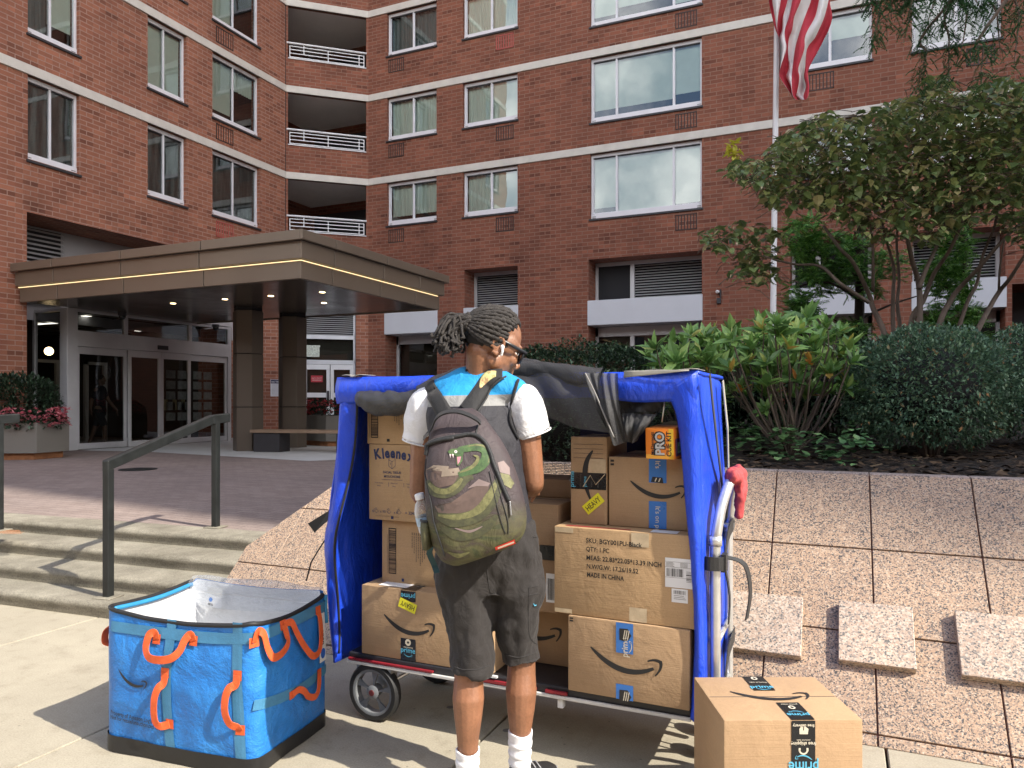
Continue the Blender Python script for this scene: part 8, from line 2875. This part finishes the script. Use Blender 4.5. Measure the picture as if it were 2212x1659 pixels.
# side pockets
def side_pocket(xl, xr, y0, y1, out, name):
    mb = MB()
    rg = []
    for i in range(9):
        q = i / 8; y = y0 + (y1 - y0) * q
        w = 1 + .18 * math.sin(q * 3.1)
        c = L((xl + xr) / 2, y, -.15); hw = (xr - xl) / 2 / 1600 * 2.46 * w * (1 - .3 * q)
        rg.append([PM @ Vector((c.x + hw * math.cos(a), -.15 + .075 * w * math.sin(a), c.z)) for a in [2 * math.pi * k / 18 for k in range(18)]])
    mb.loft(rg); o = wbuild(mb, 'side_pocket', PACK, bpk, smooth=True)
    mb = MB(); mb.tube(rg[0] + [rg[0][0]], .004, 6); wbuild(mb, 'binding', BKW, o, smooth=True)
side_pocket(1098, 1136, 1090, 1150, 1, 'r')
side_pocket(910, 938, 1120, 1180, -1, 'l')
# straps over the vest and the carrying loop
STR = cloth('black_strap_fabric', (.018, .018, .019), .7, .15, .3)
SNK = NT('snakeskin_strap'); g1 = SNK.noise(SNK.coord('Object'), 70, 3, .7); g2 = SNK.noise(SNK.coord('Object'), 14, 2)
SNK.base(SNK.mix(SNK.ramp(g2, [(.45, 0.0), (.6, 1.0)]), SNK.ramp(g1, [(.42, (.42, .20, .12)), (.52, (.55, .50, .22))]), SNK.ramp(g1, [(.42, (.24, .30, .10)), (.55, (.50, .50, .22))]))); SNK.set(Roughness=.7); SNK = SNK.mat
def strap(pts, ws, mat, name, e=.008, B=BV, th=.008):
    f = cast_on(B)
    P2 = cap_px([Vector((x, y, 0)) for x, y in pts], 6); k = len(P2)
    mb = MB(); rg = []
    for i, p in enumerate(P2):
        q = i / (k - 1) * (len(ws) - 1); j = min(int(q), len(ws) - 2); w = ws[j] + (ws[j + 1] - ws[j]) * (q - j)
        t_ = (P2[min(i + 1, k - 1)] - P2[max(i - 1, 0)]).normalized(); nn_ = Vector((-t_.y, t_.x, 0)) * w / 2
        rg.append([f(*(p + nn_ * s).xy, e * (1 if abs(s) < .9 else .6)) for s in (-1, -.6, 0, .6, 1)])
    mb.loft(rg, 0, False, False)
    return wbuild(mb, name, mat, bpk, smooth=True, solid=th)
strap([(962, 896), (950, 872), (938, 852), (930, 836), (926, 826)], [34, 30, 27, 24, 20], STR, 'shoulder_strap')
strap([(1008, 890), (1024, 868), (1038, 846), (1052, 826), (1068, 812), (1084, 810)], [36, 33, 31, 30, 28, 22], STR, 'shoulder_strap')
strap([(1036, 842), (1043, 829), (1052, 819), (1062, 813), (1071, 812)], [3, 18, 23, 21, 14], SNK, 'strap_print', .0125, BV, .002)
trim([(1030, 896), (1046, 868), (1062, 840), (1080, 824), (1092, 818)], .0035, 'strap_edge', BKW, .011, BV)
mb = MB()
lp = [L(934, 925, -.175), L(943, 905, -.20), L(960, 893, -.215), L(985, 890, -.22), L(1010, 897, -.22), L(1030, 908, -.21), L(1036, 915, -.19)]
lp = [L(916, 948, -.20)] + lp
mb.strip([PM @ p for p in cap_px(lp, 5)], .022, PM.to_3x3() @ Vector((0, 1, .55)), .005)
wbuild(mb, 'carry_loop', STR, bpk, smooth=False)
mb = MB(); mb.strip([PM @ p for p in cap_px([L(932, 1180, -.12), L(928, 1195, -.10), L(938, 1220, -.09), L(944, 1238, -.10)], 4)], .02, PM.to_3x3() @ Vector((1, 0, .2)), .004)
wbuild(mb, 'hanging_strap', plain('dark_teal_strap', (.01, .05, .06), .6, .1, 20), bpk)

# water bottle in the left side pocket
bb = PM @ L(926, 1150, -.15); btop = PM @ L(905, 1066, -.16)
bt = thing('water_bottle', 'clear plastic water bottle with a white cap in the pack\'s left side pocket', 'bottle', tuple(bb), YAW)
ax_ = (btop - bb); hgt = ax_.length
t = NT('clear_plastic'); t.base((.85, .87, .88)); t.set(Roughness=.08)
tp_ = t.new('ShaderNodeBsdfTransparent'); tp_.inputs['Color'].default_value = (.90, .92, .93, 1)
lw = t.new('ShaderNodeLayerWeight'); lw.inputs['Blend'].default_value = .5
mx = t.new('ShaderNodeMixShader'); t.link(t.math('ADD', t.math('MULTIPLY', lw.outputs['Facing'], .75), .14), mx.inputs[0]); t.link(tp_.outputs[0], mx.inputs[1]); t.link(t.p.outputs[0], mx.inputs[2]); t.link(mx.outputs[0], t.out.inputs['Surface'])
mb = MB(); mb.lathe([(0, .0), (.028, .002), (.031, .010), (.031, hgt * .24), (.0295, hgt * .27), (.031, hgt * .30), (.031, hgt * .52), (.029, hgt * .60), (.021, hgt * .76), (.013, hgt * .83), (.013, hgt * .88)], bb, ax_, 22, cap=False)
wbuild(mb, 'bottle_body', t.mat, bt, smooth=True)
mb = MB(); mb.lathe([(.0, hgt * .86), (.0165, hgt * .86), (.0165, hgt * .975), (.014, hgt), (0, hgt)], bb, ax_, 20, cap=False); wbuild(mb, 'cap', plain('white_cap', (.75, .75, .75), .35, .03, 9), bt, auto=40)
mb = MB(); mb.lathe([(.0316, hgt * .22), (.0316, hgt * .44)], bb, ax_, 22, cap=False); wbuild(mb, 'bottle_label', plain('pale_blue_label', (.35, .48, .62), .4, .4, 40), bt, smooth=True)


# ================================================================== people behind the lobby glass
def figure(label, loc, rz, h, top_c, leg_c, stride, bare=True):
    t = thing('person', label, 'person', loc, rz)
    s = h / 1.75
    b = MB(); c = lambda *p: chain(b, [tuple(x * s for x in q) for q in p], 10)
    c((0, 0, .95, .12), (0, .0, 1.15, .11), (0, .01, 1.36, .13)); c((0, .01, 1.40, .07), (0, .02, 1.54, .05))
    b.sphere((0, .035 * s, 1.63 * s), .075 * s, .095 * s, .115 * s); b.sphere((0, .12 * s, 1.61 * s), .014 * s, .02 * s, .02 * s); b.sphere((0, .09 * s, 1.545 * s), .035 * s, .03 * s, .03 * s)
    for q in (-1, 1):
        b.sphere((q * .078 * s, .02 * s, 1.62 * s), .012 * s, .02 * s, .03 * s)
        k = stride * q
        c((q * .19, 0, 1.39, .055), (q * .22, -k * .25, 1.12, .045), (q * .21, -k * .5 + .08, .90, .032))
        b.sphere((q * .21 * s, (-k * .5 + .10) * s, .84 * s), .03 * s, .03 * s, .06 * s)
        for f in range(4): b.tube([((q * .21 + (f - 1.5) * .014) * s, (-k * .5 + .11) * s, .81 * s), ((q * .21 + (f - 1.5) * .015) * s, (-k * .5 + .125) * s, .74 * s)], .008 * s, 6)
        c((q * .09, 0, .92, .09), (q * .10, k * .35, .50, .06), (q * .10, k * .55 - .06, .09, .038)); c((q * .10, k * .55 - .09, .05, .04), (q * .11, k * .55 + .12, .035, .03))
    fuse(b, 'body', skin_mat('distant_skin', (.20, .12, .08)), t, .013, 2)
    b = MB(); c((0, 0, .88, .135), (0, .0, 1.12, .128), (0, .01, 1.36, .145))
    for q in (-1, 1): c((q * .16, 0, 1.39, .075), (q * .215, -stride * q * .12, 1.22, .065))
    fuse(b, 'shirt', cloth('top_' + label[:8], top_c), t, .014, 2)
    b = MB(); c((0, 0, .90, .145), (0, 0, .82, .14))
    for q in (-1, 1): c((q * .09, 0, .88, .10), (q * .10, stride * q * .30, .56, .085))
    fuse(b, 'shorts', cloth('legs_' + label[:8], leg_c), t, .014, 2)
    b = MB(); b.sphere((0, .01 * s, 1.67 * s), .086 * s, .10 * s, .105 * s); b.build('hair', SCALP, t, smooth=True)
    return t
q = ona(216, 900, AL - .75)
figure('person in black shirt and black shorts walking inside the glass doors', (q.x, q.y, PZ + .004), R(-60), 1.66, (.02, .02, .024), (.016, .016, .02), .42)
q = onpl(128, 900, Vector((0, y0 + 2.2, 0)), Vector((0, 1, 0)))
figure('person in a pale shirt standing inside behind the narrow side pane', (q.x, y0 + 2.2, PZ + .004), R(200), 1.62, (.34, .27, .24), (.04, .04, .05), .1)
# ================================================================== neighbours outside the frame (they shade and mirror the court)
tw = thing('apartment_tower', 'tall brown brick tower standing to the right of the court, outside the picture', 'building', (45, 18, 0))
mb = MB(); wall(mb, (30, 17), (0, -1, 0), 17.6, 0, 60); wall(mb, (30, -0.58), (1, 0, 0), 14, 0, 60); mb.box(30.02, 44, -.56, 17, 0, 60)
wbuild(mb, 'tower_wall', M['brick_dark'], tw)
mb = MB()
for k in range(20): mb.box(29.95, 44.05, -.63, 17.05, 5 + 2.6 * k, 5.2 + 2.6 * k)
wbuild(mb, 'belt_course', M['belt'], tw)
ac = thing('street_block', 'low apartment block across the street, behind the camera', 'building', (-5, -30, 0))
mb = MB()
for x0, x1, h in ((-60, -24, 17), (-24, 4, 12), (4, 26, 20), (26, 60, 14)):
    wall(mb, (x1, -22), (-1, 0, 0), x1 - x0, 0, h, [(u, u + 1.4, z, z + 1.5, .2) for u in np.arange(2, x1 - x0 - 2, 3.4) for z in np.arange(2.5, h - 2, 3.0)], mr=0)
    mb.box(x0 + .01, x1 - .01, -36, -22.25, 0, h - .01, 1)
wbuild(mb, 'block_wall', [M['brick'], M['charcoal']], ac)
